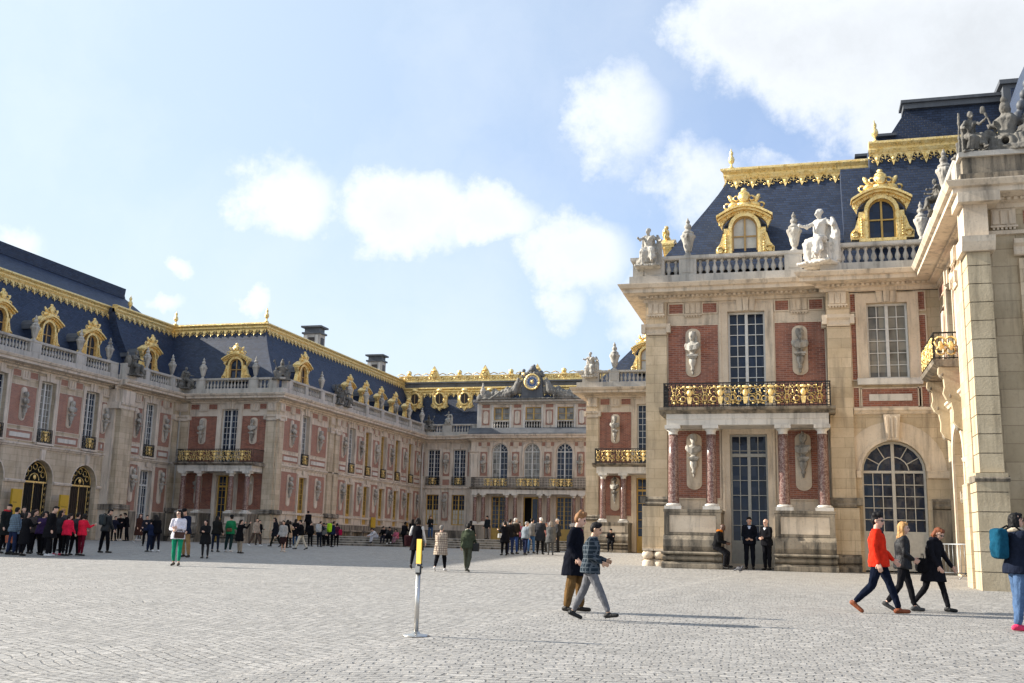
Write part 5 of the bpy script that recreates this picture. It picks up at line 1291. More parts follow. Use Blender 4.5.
def loft(b, pts, rx, ry, m, seg=14):
    vs = []; fs = []; n = len(pts)
    for i, p in enumerate(pts):
        p = Vector(p); d = (Vector(pts[min(i+1, n-1)])-Vector(pts[max(i-1, 0)])).normalized()
        X = Vector((1, 0, 0)); Y = d.cross(X).normalized()
        for k in range(seg):
            a = 2*math.pi*k/seg; vs.append(tuple(p+X*rx[i]*math.cos(a)+Y*ry[i]*math.sin(a)))
    for i in range(n-1):
        for k in range(seg): fs.append((i*seg+k, i*seg+(k+1) % seg, (i+1)*seg+(k+1) % seg, (i+1)*seg+k))
    fs.append(tuple(range(seg-1, -1, -1))); fs.append(tuple(range((n-1)*seg, n*seg)))
    b.add(vs, fs, m, True)
def cap(b, p, q, r0, r1, m='black', seg=10, bulge=0.0):
    p, q = Vector(p), Vector(q); d = q-p; L = max(d.length, 1e-4); d = d/L
    pts = []; rr = []
    for t, f in ((-1, 0.25), (-0.7, 0.72), (0, 1)): pts.append(p+d*t*r0*0.9); rr.append(r0*f)
    pts.append(p+d*L*0.35); rr.append((r0*0.65+r1*0.35)*(1+bulge))
    for t, f in ((0, 1), (0.7, 0.72), (1, 0.25)): pts.append(q+d*t*r1*0.9); rr.append(r1*f)
    b.tube([tuple(x) for x in pts], rr, m, seg)
FAB = {}
def fabric(col, kind='plain'):
    key = (col, kind)
    if key in FAB: return FAB[key]
    mt, nt, b = mat_new('cloth')
    tcn = nt.nodes.new('ShaderNodeTexCoord'); v = tcn.outputs['Object']
    n = nnoise(nt, v, 14, 4, 0.6); base = nmix(nt, nramp(nt, n, 0.3, 0.7), tuple(c*0.78 for c in col), tuple(min(1, c*1.2) for c in col))
    if kind in ('plaid', 'darkplaid'):
        s = nt.nodes.new('ShaderNodeSeparateXYZ'); nt.links.new(v, s.inputs[0])
        def stripe(o, sc, th): return nmath(nt, 'LESS_THAN', nmath(nt, 'FRACT', nmath(nt, 'MULTIPLY', o, sc)), th)
        f = nmath(nt, 'MAXIMUM', stripe(nmath(nt, 'ADD', s.outputs[0], s.outputs[1]), 13.0, 0.25), stripe(s.outputs[2], 15.0, 0.25))
        base = nmix(nt, f, base, (0.16, 0.11, 0.09) if kind == 'plaid' else (0.085, 0.10, 0.115))
    nt.links.new(base, b.inputs['Base Color'])
    b.inputs['Roughness'].default_value = 0.5 if kind == 'leather' else 0.95
    b.inputs['Specular IOR Level'].default_value = 0.25 if kind == 'leather' else 0.05
    mp = nt.nodes.new('ShaderNodeMapping'); mp.inputs['Scale'].default_value = (1, 1, 0.45); nt.links.new(v, mp.inputs[0])
    bump(nt, b, nmath(nt, 'ADD', nnoise(nt, mp.outputs[0], 16, 5, 0.65), nmath(nt, 'MULTIPLY', nnoise(nt, v, 80, 3, 0.6), 0.15)), 0.7, 0.03)
    FAB[key] = mt; return mt
SKIN = {}
def skin(col):
    if col in SKIN: return SKIN[col]
    mt, nt, b = mat_new('skin'); b.inputs['Base Color'].default_value = col+(1,); b.inputs['Roughness'].default_value = 0.5
    b.inputs['Subsurface Weight'].default_value = 0.1; b.inputs['Subsurface Scale'].default_value = 0.01
    SKIN[col] = mt; return mt
PALE, TAN, DEEP = (0.56, 0.34, 0.25), (0.48, 0.29, 0.19), (0.09, 0.045, 0.028)
def joints(P):
    s = P.get('H', 1.72)/1.75; J = {'s': s}
    def leg(h, k, out, sx):
        h, kk = rad(h), rad(h-k)
        hip = Vector((sx*0.092*s, 0, 0)); knee = hip+Vector((sx*math.sin(rad(out)), -math.sin(h), -math.cos(h)))*0.43*s
        ank = knee+Vector((sx*0.01, -math.sin(kk), -math.cos(kk)))*0.415*s
        pitch = max(0.0, -kk-0.12)*0.95 if h-kk > 0.1 or kk < -0.12 else (min(0.0, -(kk-0.25)))
        fd = Vector((sx*0.12, -math.cos(pitch), -math.sin(pitch))).normalized()
        toe = ank+Vector((0, 0, -0.055*s))+fd*0.155*s; heel = ank+Vector((0, 0, -0.05*s))-fd*0.055*s
        return hip, knee, ank, toe, heel
    L = leg(P.get('hl', 3), P.get('kl', 4), P.get('ol', 2), 1); R = leg(P.get('hr', -2), P.get('kr', 3), P.get('or', 2), -1)
    low = min(min(q[3].z, q[4].z, q[2].z-0.05*s) for q in (L, R))-0.030*s
    pel = Vector((0, 0, -low))
    J['L'] = [q+pel for q in L]; J['R'] = [q+pel for q in R]; J['pel'] = pel
    le = rad(P.get('lean', 2)); up = Vector((0, -math.sin(le), math.cos(le))); J['up'] = up
    J['waist'] = pel+up*0.16*s; J['chest'] = pel+up*0.36*s+Vector((0, 0.01, 0)); J['neck'] = pel+up*0.53*s
    hp = rad(P.get('nod', 0)+P.get('lean', 2)*0.6); hu = Vector((0, -math.sin(hp), math.cos(hp)))
    J['hd'] = J['neck']+hu*0.142*s+Vector((0, -0.025*s, 0)); J['hu'] = hu
    tw = rad(P.get('twist', 0))
    for side, sx in (('l', 1), ('r', -1)):
        f, o, e = P.get('a'+side, (4, 8, 12)); yaw = P.get('in'+side, 0)
        sh = pel+up*0.475*s+Vector((sx*0.165*s*math.cos(tw), sx*0.165*s*math.sin(tw), 0))
        f_, o_ = rad(f), rad(o)
        ud = Vector((sx*math.sin(o_), -math.sin(f_)*math.cos(o_), -math.cos(f_)*math.cos(o_)))
        el = sh+ud*0.285*s
        g = rad(f+e); fd = Vector((-sx*math.sin(rad(yaw))+sx*math.sin(o_)*0.6, -math.sin(g)*math.cos(rad(yaw)), -math.cos(g))).normalized()
        wr = el+fd*0.245*s; J['a'+side] = (sh, el, wr, fd)
    return J
def hand(b, J, side, s, near):
    sx = 1 if side == 'l' else -1
    sh, el, wr, fd = J['a'+side]
    up = Vector((0, 0, 1)); lat = fd.cross(Vector((sx, 0, 0)))
    if lat.length < 0.2: lat = fd.cross(Vector((0, 1, 0)))
    lat.normalize(); nrm = fd.cross(lat).normalized()       # lat: across the knuckles
    pc = wr+fd*0.045*s
    if not near:
        b.ell(tuple(wr+fd*0.07*s), (0.035*s, 0.045*s, 0.075*s), 'black', 8, 5, fd.to_track_quat('Z', 'Y').to_matrix()); return
    for t in (-1, -0.33, 0.33, 1): cap(b, wr+lat*t*0.014*s, wr+fd*0.09*s+lat*t*0.028*s, 0.014*s, 0.012*s)
    for t, ln in ((-1, 0.058), (-0.33, 0.072), (0.33, 0.078), (1, 0.066)):
        k0 = wr+fd*0.09*s+lat*t*0.029*s
        side_n = nrm*(-sx) if nrm.dot(Vector((-sx, 0, 0))) < 0 else nrm
        k1 = k0+(fd*0.9+side_n*0.35+lat*t*0.06).normalized()*ln*0.55*s; k2 = k1+(fd*0.55+side_n*0.8).normalized()*ln*0.5*s
        cap(b, k0, k1, 0.0095*s, 0.0088*s); cap(b, k1, k2, 0.0088*s, 0.0075*s)
    th = wr+fd*0.02*s+lat*1*0.022*s; 
    t1 = th+(fd*0.7+lat*0.75).normalized()*0.045*s; cap(b, th, t1, 0.014*s, 0.0105*s); cap(b, t1, t1+(fd*0.95+lat*0.2).normalized()*0.032*s, 0.0105*s, 0.0085*s)
def head_prims(b, J, s, yaw, near):
    """a head with brow, nose, chin, ears; returns matrix head->local"""
    hu = J['hu']; q = Matrix.Rotation(rad(yaw), 3, 'Z')
    fwd = (Vector((0, -1, 0))-hu*Vector((0, -1, 0)).dot(hu)).normalized()
    rx = hu.cross(fwd) ; rx = -rx if False else rx
    base = Matrix((rx, -fwd, hu)).transposed()      # columns: x, y(back), z(up)
    Rm = base @ q; c = J['hd']
    def P(x, y, z): return tuple(c+Rm @ (Vector((x, y, z))*s))
    b.ell(P(0, 0.012, 0.035), (0.077*s, 0.096*s, 0.088*s), 'black', 14, 9, Rm)
    b.ell(P(0, -0.012, -0.020), (0.064*s, 0.078*s, 0.088*s), 'black', 12, 8, Rm)
    b.ell(P(0, -0.045, -0.082), (0.034*s, 0.034*s, 0.026*s), 'black', 8, 6, Rm)
    b.ell(P(0, -0.062, -0.015), (0.046*s, 0.026*s, 0.045*s), 'black', 8, 6, Rm)
    cap(b, P(0, -0.086, 0.018), P(0, -0.106, -0.018), 0.009*s, 0.014*s, seg=6)
    b.ell(P(0, -0.078, 0.030), (0.045*s, 0.016*s, 0.012*s), 'black', 8, 5, Rm)
    b.ell(P(0, -0.088, -0.046), (0.022*s, 0.012*s, 0.010*s), 'black', 8, 5, Rm)
    for sx in (-1, 1): b.ell(P(sx*0.077, 0.012, 0.0), (0.012*s, 0.022*s, 0.032*s), 'black', 6, 5, Rm)
    cap(b, J['neck']-J['up']*0.03*s, c-hu*0.05*s+Vector((0, 0.012, 0)), 0.056*s, 0.054*s)
    return P, Rm
HAIRS = {}
def hairmat(col):
    if col not in HAIRS:
        mt, nt, b = mat_new('hair'); tcn = nt.nodes.new('ShaderNodeTexCoord'); mp = nt.nodes.new('ShaderNodeMapping'); mp.inputs['Scale'].default_value = (1, 1, 0.15); nt.links.new(tcn.outputs['Object'], mp.inputs[0])
        n = nnoise(nt, mp.outputs[0], 90, 3, 0.6); nt.links.new(nmix(nt, nramp(nt, n, 0.3, 0.7), tuple(c*0.5 for c in col), tuple(min(1, c*1.4) for c in col)), b.inputs['Base Color']); b.inputs['Roughness'].default_value = 0.6; b.inputs['Specular IOR Level'].default_value = 0.15
        bump(nt, b, n, 0.5, 0.006); HAIRS[col] = mt
    return HAIRS[col]
def person(P, loc, heading):
    """P: pose + clothes. heading: world angle the figure faces (0 = +x)."""
    J = joints(P); s = J['s']; near = P.get('near', False); vx = 0.0075 if near else 0.019; cx = 0.013 if near else 0.024
    b = MB(); up = J['up']; pel = J['pel']
    # body
    loft(b, [pel-up*0.07*s, pel, J['waist'], J['chest'], pel+up*0.46*s, pel+up*0.51*s], [0.10*s, 0.14*s, 0.118*s, 0.145*s, 0.145*s, 0.06*s], [0.08*s, 0.095*s, 0.08*s, 0.095*s, 0.08*s, 0.05*s], 'black')
    for Lg in (J['L'], J['R']):
        cap(b, Lg[0], Lg[1], 0.074*s, 0.046*s); cap(b, Lg[1], Lg[2], 0.046*s, 0.032*s, bulge=0.12)
        cap(b, Lg[4]+Vector((0, 0, 0.01)), Lg[3], 0.030*s, 0.026*s); cap(b, Lg[2], Lg[4], 0.032*s, 0.03*s)
    for sd in 'lr':
        sh, el, wr, fd = J['a'+sd]
        cap(b, sh, el, 0.042*s, 0.034*s); cap(b, el, wr, 0.034*s, 0.024*s); hand(b, J, sd, s, near)
        cap(b, sh, J['neck']-up*0.06*s, 0.045*s, 0.05*s)
    Pt, Rm = head_prims(b, J, s, P.get('yaw', 0), near)
    ske = P.get('skin', PALE); dk = M['dark']; lip = skin(tuple(min(1, c*k) for c, k in zip(ske, (0.85, 0.5, 0.5))))
    eyes = [Vector(Pt(sx*0.030, -0.078, 0.012)) for sx in (-1, 1)]; mouth = Vector(Pt(0, -0.098, -0.046)); fwdh = Rm @ Vector((0, -1, 0))
    def cls(c):
        if not near: return 0
        for e in eyes:
            if (c-e).length < 0.017*s: return 1
        d = c-mouth
        if abs(d.z) < 0.008*s and d.length < 0.026*s: return 2
        return 0
    me = remeshed('person', b, vx, [skin(ske), dk, lip], 2 if near else 1, cls=cls)
    root = bpy.data.objects.new('person', me); COL.objects.link(root)
    root.location = loc; root.rotation_euler = (0, 0, rad(heading+90))
    def child(name, mb, mat, vox=None, sm=2, wr=0.0, ws=9.0, rem=True):
        if rem: m = remeshed(name, mb, vox or cx, [mat], sm, wr, ws)
        else:
            m = bpy.data.meshes.new(name); m.from_pydata([tuple(v) for v in mb.v], [], mb.f); m.materials.append(mat); m.polygons.foreach_set('use_smooth', [True]*len(m.polygons))
        o = bpy.data.objects.new(name, m); COL.objects.link(o); o.parent = root; return o
    wr = 0.013 if near else 0.009
    # legs
    lo = P.get('legs', ('trousers', (0.02, 0.02, 0.025)))
    b = MB(); loose = {'trousers': 1.24, 'jeans': 1.16, 'tight': 1.04, 'wide': 1.45}.get(lo[0], 1.1)
    loft(b, [pel-up*0.12*s, pel-up*0.04*s, pel+up*0.05*s, pel+up*0.12*s], [0.12*s, 0.165*s, 0.16*s, 0.145*s], [0.095*s, 0.118*s, 0.112*s, 0.10*s], 'black')
    for Lg in (J['L'], J['R']):
        a = Lg[1]+(Lg[2]-Lg[1])*P.get('cuff', 0.90)
        cap(b, Lg[0]-Vector((0, 0, 0.0)), Lg[1], 0.090*s*min(loose, 1.12), 0.062*s*loose); cap(b, Lg[1], a, 0.062*s*loose, 0.046*s*loose, bulge=0.08)
    if lo[0] == 'skirt':
        b = MB(); loft(b, [pel+up*0.12*s, pel, pel-Vector((0, 0, 0.25*s)), pel-Vector((0, 0, 0.48*s))], [0.13*s, 0.175*s, 0.20*s, 0.215*s], [0.10*s, 0.13*s, 0.17*s, 0.19*s], 'black')
    child('skirt' if lo[0] == 'skirt' else 'trousers', b, fabric(lo[1], 'plain'), wr=wr*0.8, ws=11)
    # top
    tp = P.get('top', ('jacket', (0.02, 0.02, 0.025))); hem = {'jacket': -0.10, 'sweater': -0.06, 'coat': -0.30, 'long': -0.48, 'short': 0.0}.get(tp[0], -0.1)*s
    fat = P.get('fat', 1.0)*1.09; b = MB()
    mid = (J['L'][1]+J['R'][1])/2; dn = Vector((0, 0, -1)) if P.get('sit') is None else up*-1
    pts = [pel+dn*(-hem) if hem < -0.15*s and not P.get('sit') else pel+up*max(hem, -0.10*s), pel+up*0.0, J['waist'], J['chest'], pel+up*0.455*s, pel+up*0.515*s, pel+up*0.545*s]
    rx = [0.198, 0.194, 0.160, 0.178, 0.165, 0.095, 0.070]; ry = [0.165 if hem < -0.15*s else 0.162, 0.158, 0.126, 0.132, 0.105, 0.075, 0.064]
    if hem < -0.15*s and not P.get('sit'): rx[0] = 0.225; ry[0] = 0.185+0.09*abs(math.sin(rad(P.get('hl', 3)))-math.sin(rad(P.get('hr', -2)))); rx[1] = 0.205; ry[1] = 0.168
    loft(b, pts, [r*s*fat for r in rx], [r*s*fat for r in ry], 'black', 18)
    for sd in 'lr':
        sh, el, wrr, fd = J['a'+sd]
        tgt = b
        if P.get('sleeves'): tgt = MB()
        cap(tgt, sh-Vector((0, 0, 0.005)), el, 0.066*s*fat, 0.053*s); cap(tgt, el, wrr-fd*0.012*s, 0.053*s, 0.041*s)
        if P.get('sleeves'): child('sleeve', tgt, fabric(P['sleeves']), wr=wr)
        cap(b, sh, J['neck']-up*0.05*s, 0.062*s, 0.062*s)
    if P.get('hood'): b.ell(tuple(J['neck']+Vector((0, 0.075*s, -0.01*s))), (0.11*s, 0.07*s, 0.08*s), 'black', 10, 6)
    child('jacket' if tp[0] != 'sweater' else 'sweater', b, fabric(tp[1], tp[2] if len(tp) > 2 else 'plain'), wr=wr)
    if P.get('shirt'):
        b = MB(); fr = J['chest']+Vector((0, -0.118*s, 0.035*s)); loft(b, [fr+up*-0.12*s, fr+up*0.02*s, fr+up*0.10*s+Vector((0, 0.03*s, 0))], [0.012*s, 0.045*s, 0.065*s], [0.02*s, 0.025*s, 0.03*s], 'black', 10)
        child('shirt', b, fabric(P['shirt']), rem=False)
    if P.get('scarf'):
        b = MB(); nk = J['neck']; R0 = 0.085*s
        b.tube([tuple(nk+Vector((R0*math.cos(t), R0*math.sin(t)*0.9, 0.02*s))) for t in [2*math.pi*k/10 for k in range(11)]], 0.042*s, 'black', 8)
        child('scarf', b, fabric(P['scarf']), rem=False)
    # shoes
    sc = P.get('shoes', (0.02, 0.018, 0.016))
    for Lg in (J['L'], J['R']):
        b = MB(); cap(b, Lg[4]+Vector((0, 0, 0.012*s)), Lg[3]+Vector((0, 0, 0.006)), 0.043*s, 0.036*s); cap(b, Lg[2]+Vector((0, 0, -0.01*s)), Lg[4]+Vector((0, 0, 0.01)), 0.044*s, 0.043*s)
        d = (Lg[3]-Lg[4]).normalized(); 
        child('shoe', b, fabric(sc, 'leather'), vox=0.011 if near else 0.02, sm=1)
    # hair / hat
    hs = P.get('hair', ('short', (0.015, 0.012, 0.010)))
    if hs[0] != 'bald':
        b = MB(); k = s
        b.ell(Pt(0, 0.020, 0.050), (0.084*k, 0.097*k, 0.084*k), 'black', 14, 9, Rm); b.ell(Pt(0, 0.052, 0.010), (0.080*k, 0.066*k, 0.085*k), 'black', 12, 8, Rm)
        b.ell(Pt(0, -0.035, 0.098), (0.066*k, 0.052*k, 0.036*k), 'black', 10, 6, Rm)
        if hs[0] == 'full':
            for q in ((0.03, -0.04, 0.115, 0.05), (-0.04, -0.03, 0.112, 0.05), (0, 0.02, 0.13, 0.06), (0.05, 0.03, 0.10, 0.05), (-0.05, 0.04, 0.10, 0.05)): b.ell(Pt(*q[:3]), (q[3]*k,)*3, 'black', 8, 6, Rm)
        if hs[0] in ('long', 'bob'):
            dz = -0.20 if hs[0] == 'long' else -0.08
            for q in ((0.068, 0.03, dz*0.4), (-0.068, 0.03, dz*0.4), (0.05, 0.07, dz*0.5), (-0.05, 0.07, dz*0.5), (0, 0.085, dz*0.5)):
                cap(b, Pt(q[0]*0.8, q[1], 0.04), Pt(q[0]*1.15, q[1]+0.01, dz), 0.042*k, 0.034*k)
        if hs[0] == 'bun': b.ell(Pt(0, 0.12, 0.05), (0.042*k,)*3, 'black', 8, 6)
        child('hair', b, hairmat(hs[1]), vox=0.010 if near else 0.02, sm=3, wr=0.014 if hs[0] in ('long', 'bob') else 0.007, ws=20)
    if P.get('hat'):
        b = MB(); b.ell(Pt(0, 0.012, 0.075), (0.095*s, 0.108*s, 0.075*s), 'black', 12, 8, Rm)
        if P.get('brim'): b.ell(Pt(0, -0.09, 0.062), (0.07*s, 0.06*s, 0.012*s), 'black', 10, 5, Rm)
        child('hat', b, fabric(P['hat']), rem=False)
    if P.get('glasses'):
        b = MB()
        for sx in (-1, 1):
            b.ell(Pt(sx*0.031, -0.092, 0.012), (0.026*s, 0.008*s, 0.020*s), 'black', 10, 6, Rm); b.tube([Pt(sx*0.055, -0.086, 0.016), Pt(sx*0.080, 0.0, 0.014)], 0.003, 'black', 5)
        b.tube([Pt(-0.01, -0.097, 0.014), Pt(0.01, -0.097, 0.014)], 0.003, 'black', 5)
        child('glasses', b, M['black'], rem=False)
    J['Pt'] = Pt
    return root, J
def at(root, v): 
    return root.matrix_basis @ Vector(v)

# ------------------------------------------------------------------ stone figures
def bust_mesh(v=0):
    b = MB()
    if v == 2: b.ell((0, -0.10, 0.54), (0.08, 0.08, 0.10), 'black', 8, 6)
    if v == 3:
        for sx in (-1, 1): cap(b, (sx*0.12, 0.03, 0.68), (sx*0.15, 0.02, 0.42), 0.06, 0.05)
    b.ell((0, 0, 0.69), (0.135, 0.155, 0.165), 'black', 12, 8); b.ell((0, -0.05, 0.61), (0.09, 0.10, 0.10), 'black', 10, 7); b.ell((0, -0.165, 0.66), (0.02, 0.03, 0.035), 'black', 6, 5)
    b.ell((0, 0.03, 0.77), (0.15, 0.155, 0.11), 'black', 10, 6)
    cap(b, (0, 0.01, 0.40), (0, 0, 0.58), 0.075, 0.070)
    loft(b, [(0, 0, 0.10), (0, 0, 0.22), (0, 0, 0.36), (0, 0, 0.46)], [0.11, 0.25, 0.27, 0.12], [0.08, 0.14, 0.15, 0.10], 'black')
    for sx in (-1, 1): b.ell((sx*0.22, 0, 0.34), (0.09, 0.12, 0.12), 'black', 8, 6)
    # drapery folds over the chest
    for k in range(4): b.tube([((-0.26 if v % 2 else 0.26), -0.04, 0.42-k*0.06), (-0.05, -0.17, 0.30-k*0.05), ((0.22 if v % 2 else -0.22), -0.12, 0.36-k*0.05)], 0.032, 'black', 6)
    if v == 1: b.ell((0, 0.0, 0.90), (0.05, 0.14, 0.06), 'black', 8, 5)
    else:
        for k in range(6): b.ell((0.10*math.cos(k), 0.08*math.sin(k), 0.84), (0.04, 0.04, 0.03), 'black', 6, 4)
    b.lathe(0, 0, [(0.13, 0.0), (0.13, 0.04), (0.07, 0.07), (0.075, 0.13)], 'black', 10)
    return remeshed('marble_bust', b, 0.018, [M['white']], 1, 0.005, 11)
def urn_mesh():
    b = MB(); pr = [(0.20, 0), (0.20, 0.06), (0.11, 0.10), (0.09, 0.20), (0.14, 0.27), (0.20, 0.55), (0.27, 0.80), (0.28, 0.90), (0.20, 0.96), (0.24, 1.02), (0.16, 1.10), (0.10, 1.16), (0.15, 1.24), (0.12, 1.34), (0.06, 1.40), (0.09, 1.48), (0.05, 1.56), (0.02, 1.66)]
    b.lathe(0, 0, pr, 'black', 16)
    for k in range(8):
        a = k*math.pi/4; b.ell((0.25*math.cos(a), 0.25*math.sin(a), 0.86), (0.06, 0.06, 0.09), 'black', 6, 5)
        b.ell((0.11*math.cos(a), 0.11*math.sin(a), 1.27), (0.04, 0.04, 0.08), 'black', 6, 4)
    return remeshed('stone_urn', b, 0.022, [M['statue']], 1, 0.014, 10)
def statue_mesh(v):
    """a robed figure seated on a parapet block, with an attribute beside it"""
    P = dict(H=2.0, hl=78, kl=62, hr=66, kr=76, ol=12, al=((40, 30, 40), (20, 50, 60), (60, 10, 50))[v % 3], ar=((30, 18, 70), (55, 20, 35), (10, 30, 60))[v % 3], lean=(4, -6, 8)[v % 3], nod=8, yaw=(20, -35, 10)[v % 3])
    P['or'] = 8
    J = joints(P); s = J['s']; b = MB(); up = J['up']; pel = J['pel']
    loft(b, [pel-up*0.10*s, pel, J['waist'], J['chest'], pel+up*0.46*s, pel+up*0.51*s], [0.16*s, 0.18*s, 0.14*s, 0.17*s, 0.17*s, 0.07*s], [0.13*s, 0.14*s, 0.11*s, 0.13*s, 0.11*s, 0.06*s], 'black')
    for Lg in (J['L'], J['R']): cap(b, Lg[0], Lg[1], 0.12*s, 0.085*s); cap(b, Lg[1], Lg[2], 0.085*s, 0.06*s); cap(b, Lg[4], Lg[3], 0.045*s, 0.035*s)
    for sd in 'lr':
        sh, el, wr, fd = J['a'+sd]; cap(b, sh, el, 0.06*s, 0.05*s); cap(b, el, wr, 0.05*s, 0.036*s); b.ell(tuple(wr+fd*0.05), (0.05, 0.05, 0.06), 'black', 8, 5); cap(b, sh, J['neck']-up*0.06*s, 0.06*s, 0.07*s)
    Pt, Rm = head_prims(b, J, s*1.02, P['yaw'], False); b.ell(Pt(0, 0.03, 0.06), (0.10, 0.115, 0.10), 'black', 10, 7, Rm)
    # drapery across lap and falling between the shins, and the block sat upon
    kn = (J['L'][1]+J['R'][1])/2
    for k in range(5): b.tube([tuple(J['R'][0].lerp(J['R'][1], 0.2*k)+Vector((-0.08, 0, 0.08))), tuple(kn.lerp(pel, 1-0.22*k)+Vector((0, 0, 0.0))), tuple(J['L'][0].lerp(J['L'][1], 0.2*k)+Vector((0.10, 0, -0.05)))], 0.05, 'black', 6)
    for k in range(4): b.tube([tuple(kn+Vector((-0.14+k*0.09, 0.02, 0.02))), tuple(kn+Vector((-0.12+k*0.09, 0.05, -0.25))), tuple(kn+Vector((-0.16+k*0.11, 0.10, -0.48)))], 0.045, 'black', 6)
    b.box(-0.32, 0.32, pel.y-0.05, pel.y+0.42, 0.0, pel.z-0.12, 'black')
    ls, rs = J['al'][0], J['ar'][0]
    for k in range(6):      # mantle down the back and over one shoulder
        a = ls.lerp(rs, k/5.0); b.tube([tuple(a+Vector((0, 0.06, 0.03))), tuple(a+Vector((0.02*math.sin(k*2), 0.16, -0.35))), tuple(a+Vector((0.05*math.sin(k*3), 0.24, -0.85)))], [0.07, 0.10, 0.12], 'black', 7)
    for k in range(4): b.tube([tuple(ls+Vector((0.02, -0.02, 0.06-k*0.03))), tuple(J['chest']+Vector((0.04-k*0.03, -0.17, 0.02-k*0.07))), tuple(rs.lerp(pel, 0.75)+Vector((-0.05, -0.06, -k*0.05)))], 0.05, 'black', 6)
    for Lg in (J['L'], J['R']):   # robe falling over the shins
        for k in range(3): b.tube([tuple(Lg[1]+Vector((-0.07+0.07*k, -0.02, 0.02))), tuple(Lg[1].lerp(Lg[2], 0.5)+Vector((-0.09+0.09*k, 0.03, 0))), tuple(Lg[2]+Vector((-0.11+0.11*k, 0.05, 0.05)))], [0.07, 0.07, 0.06], 'black', 6)
    if v % 3 == 0:   # shield / wing beside the figure
        b.ell((-0.42, 0.20, pel.z+0.15), (0.09, 0.28, 0.45), 'black', 12, 8); b.tube([(-0.45, 0.25, 0.2), (-0.52, 0.18, pel.z+0.75)], [0.12, 0.05], 'black', 8)
    elif v % 3 == 1:
        b.tube([(0.40, 0.15, 0.1), (0.44, 0.12, pel.z+0.2), (0.36, 0.05, pel.z+0.62)], [0.16, 0.13, 0.04], 'black', 8); b.ell((0.36, 0.2, pel.z), (0.15, 0.2, 0.2), 'black', 8, 6)
        b.ell((-0.38, 0.2, 0.25), (0.18, 0.2, 0.24), 'black', 8, 6)
    else:
        b.ell((0.38, 0.15, 0.35), (0.22, 0.22, 0.30), 'black', 10, 6); b.tube([(-0.36, 0.1, 0.1), (-0.4, 0.0, pel.z+0.9)], 0.045, 'black', 6)
    b.box(-0.5, 0.5, -0.45, 0.5, -0.02, 0.06, 'black')
    return remeshed('stone_statue', b, 0.022, [M['statue']], 1, 0.035, 7)
def trophy_mesh():
    """cuirass, shields and banners heaped as a trophy of arms"""
    b = MB()
    loft(b, [(0, 0, 0.35), (0, 0, 0.7), (0, 0, 1.05), (0, 0, 1.25)], [0.30, 0.24, 0.36, 0.12], [0.2, 0.17, 0.24, 0.1], 'black')
    b.ell((0, -0.02, 1.40), (0.17, 0.22, 0.20), 'black', 10, 7)
    for k in range(7): b.ell((0.03*math.sin(k), 0.14-0.05*k, 1.62+0.05*math.sin(k*0.5)), (0.07, 0.08, 0.10), 'black', 7, 5)
    for sx in (-1, 1):
        b.ell((sx*0.48, -0.10, 0.45), (0.26, 0.10, 0.36), 'black', 12, 7, Matrix.Rotation(sx*0.3, 3, 'Y')); b.tube([(sx*0.15, 0.1, 0.3), (sx*0.62, 0.12, 1.5)], [0.05, 0.03], 'black', 6); b.ell((sx*0.65, 0.12, 1.55), (0.09, 0.07, 0.14), 'black', 7, 5)
        b.tube([(sx*0.2, 0.05, 0.9), (sx*0.5, 0.05, 0.95), (sx*0.56, -0.05, 0.62)], 0.10, 'black', 7)
        for k in range(3): b.tube([(sx*(0.15+0.12*k), -0.2, 0.5), (sx*(0.2+0.15*k), -0.28, 0.15)], 0.06, 'black', 6)
    b.ring((0, -0.3, 0.28), 0.17, 0.07, 'black', 14, 7)
    b.box(-0.75, 0.75, -0.35, 0.35, -0.02, 0.14, 'black')
    return remeshed('stone_trophy', b, 0.026, [M['statue']], 1, 0.035, 7)

def place(name, me, loc, facing, label, cat, group=None, s=1.0):
    o = bpy.data.objects.new(name, me); COL.objects.link(o); o.location = loc; o.rotation_euler = (0, 0, facing+math.pi/2); o.scale = (s, s, s)
    return tag(o, label, cat, group)
BM = [bust_mesh(k) for k in range(4)]; BG = [q.copy() for q in BM]
for q in BG: q.materials[0] = M['statue']
for i, (x, y, z, f, t) in enumerate(BUST_SPOTS):
    far = abs(math.cos(f)) > 0.5; sc = (0.95 if z > 7 else 0.9) if far else (1.06 if z > 7 else 1.0)
    place('marble_bust', BG[(i*7+i//3) % 4], (x, y, z-0.01), f+(0.25, -0.3, 0.05)[i % 3], 'marble bust, '+t, 'bust', 'marble busts on the palace walls', sc)
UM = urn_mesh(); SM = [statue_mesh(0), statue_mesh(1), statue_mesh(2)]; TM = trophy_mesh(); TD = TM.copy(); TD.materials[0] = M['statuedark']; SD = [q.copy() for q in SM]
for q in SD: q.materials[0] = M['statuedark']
PX, MY = 0.0, -math.pi/2
ZR = 12.44
def urn(x, y, f, t, s=1.0, z=ZR): place('stone_urn', UM, (x, y, z), f, 'stone urn '+t, 'urn', 'stone urns on the roof balustrades', s)
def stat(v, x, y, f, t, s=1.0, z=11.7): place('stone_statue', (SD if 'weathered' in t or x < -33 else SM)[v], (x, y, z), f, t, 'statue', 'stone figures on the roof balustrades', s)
urn(-43.18, 50.6, PX, 'between the leftmost two gold dormers', 0.95); urn(-43.18, 54.7, PX, 'between the second and third gold dormers at left', 0.95); urn(-43.18, 57.6, PX, 'just left of the seated figure on the thick pier', 0.95)
urn(-42.6, 60.9, PX, 'beside the gold dormer beyond the thick pier', 0.95); urn(-42.6, 63.9, PX, 'right of the gold dormer beyond the thick pier', 0.95)
stat(0, -42.3, 59.1, PX, 'seated robed stone figure above the thick pier of the near left wing', 1.0); stat(1, -42.2, 65.1, PX, 'seated stone figure in the corner left of the shaded porch roof', 0.95)
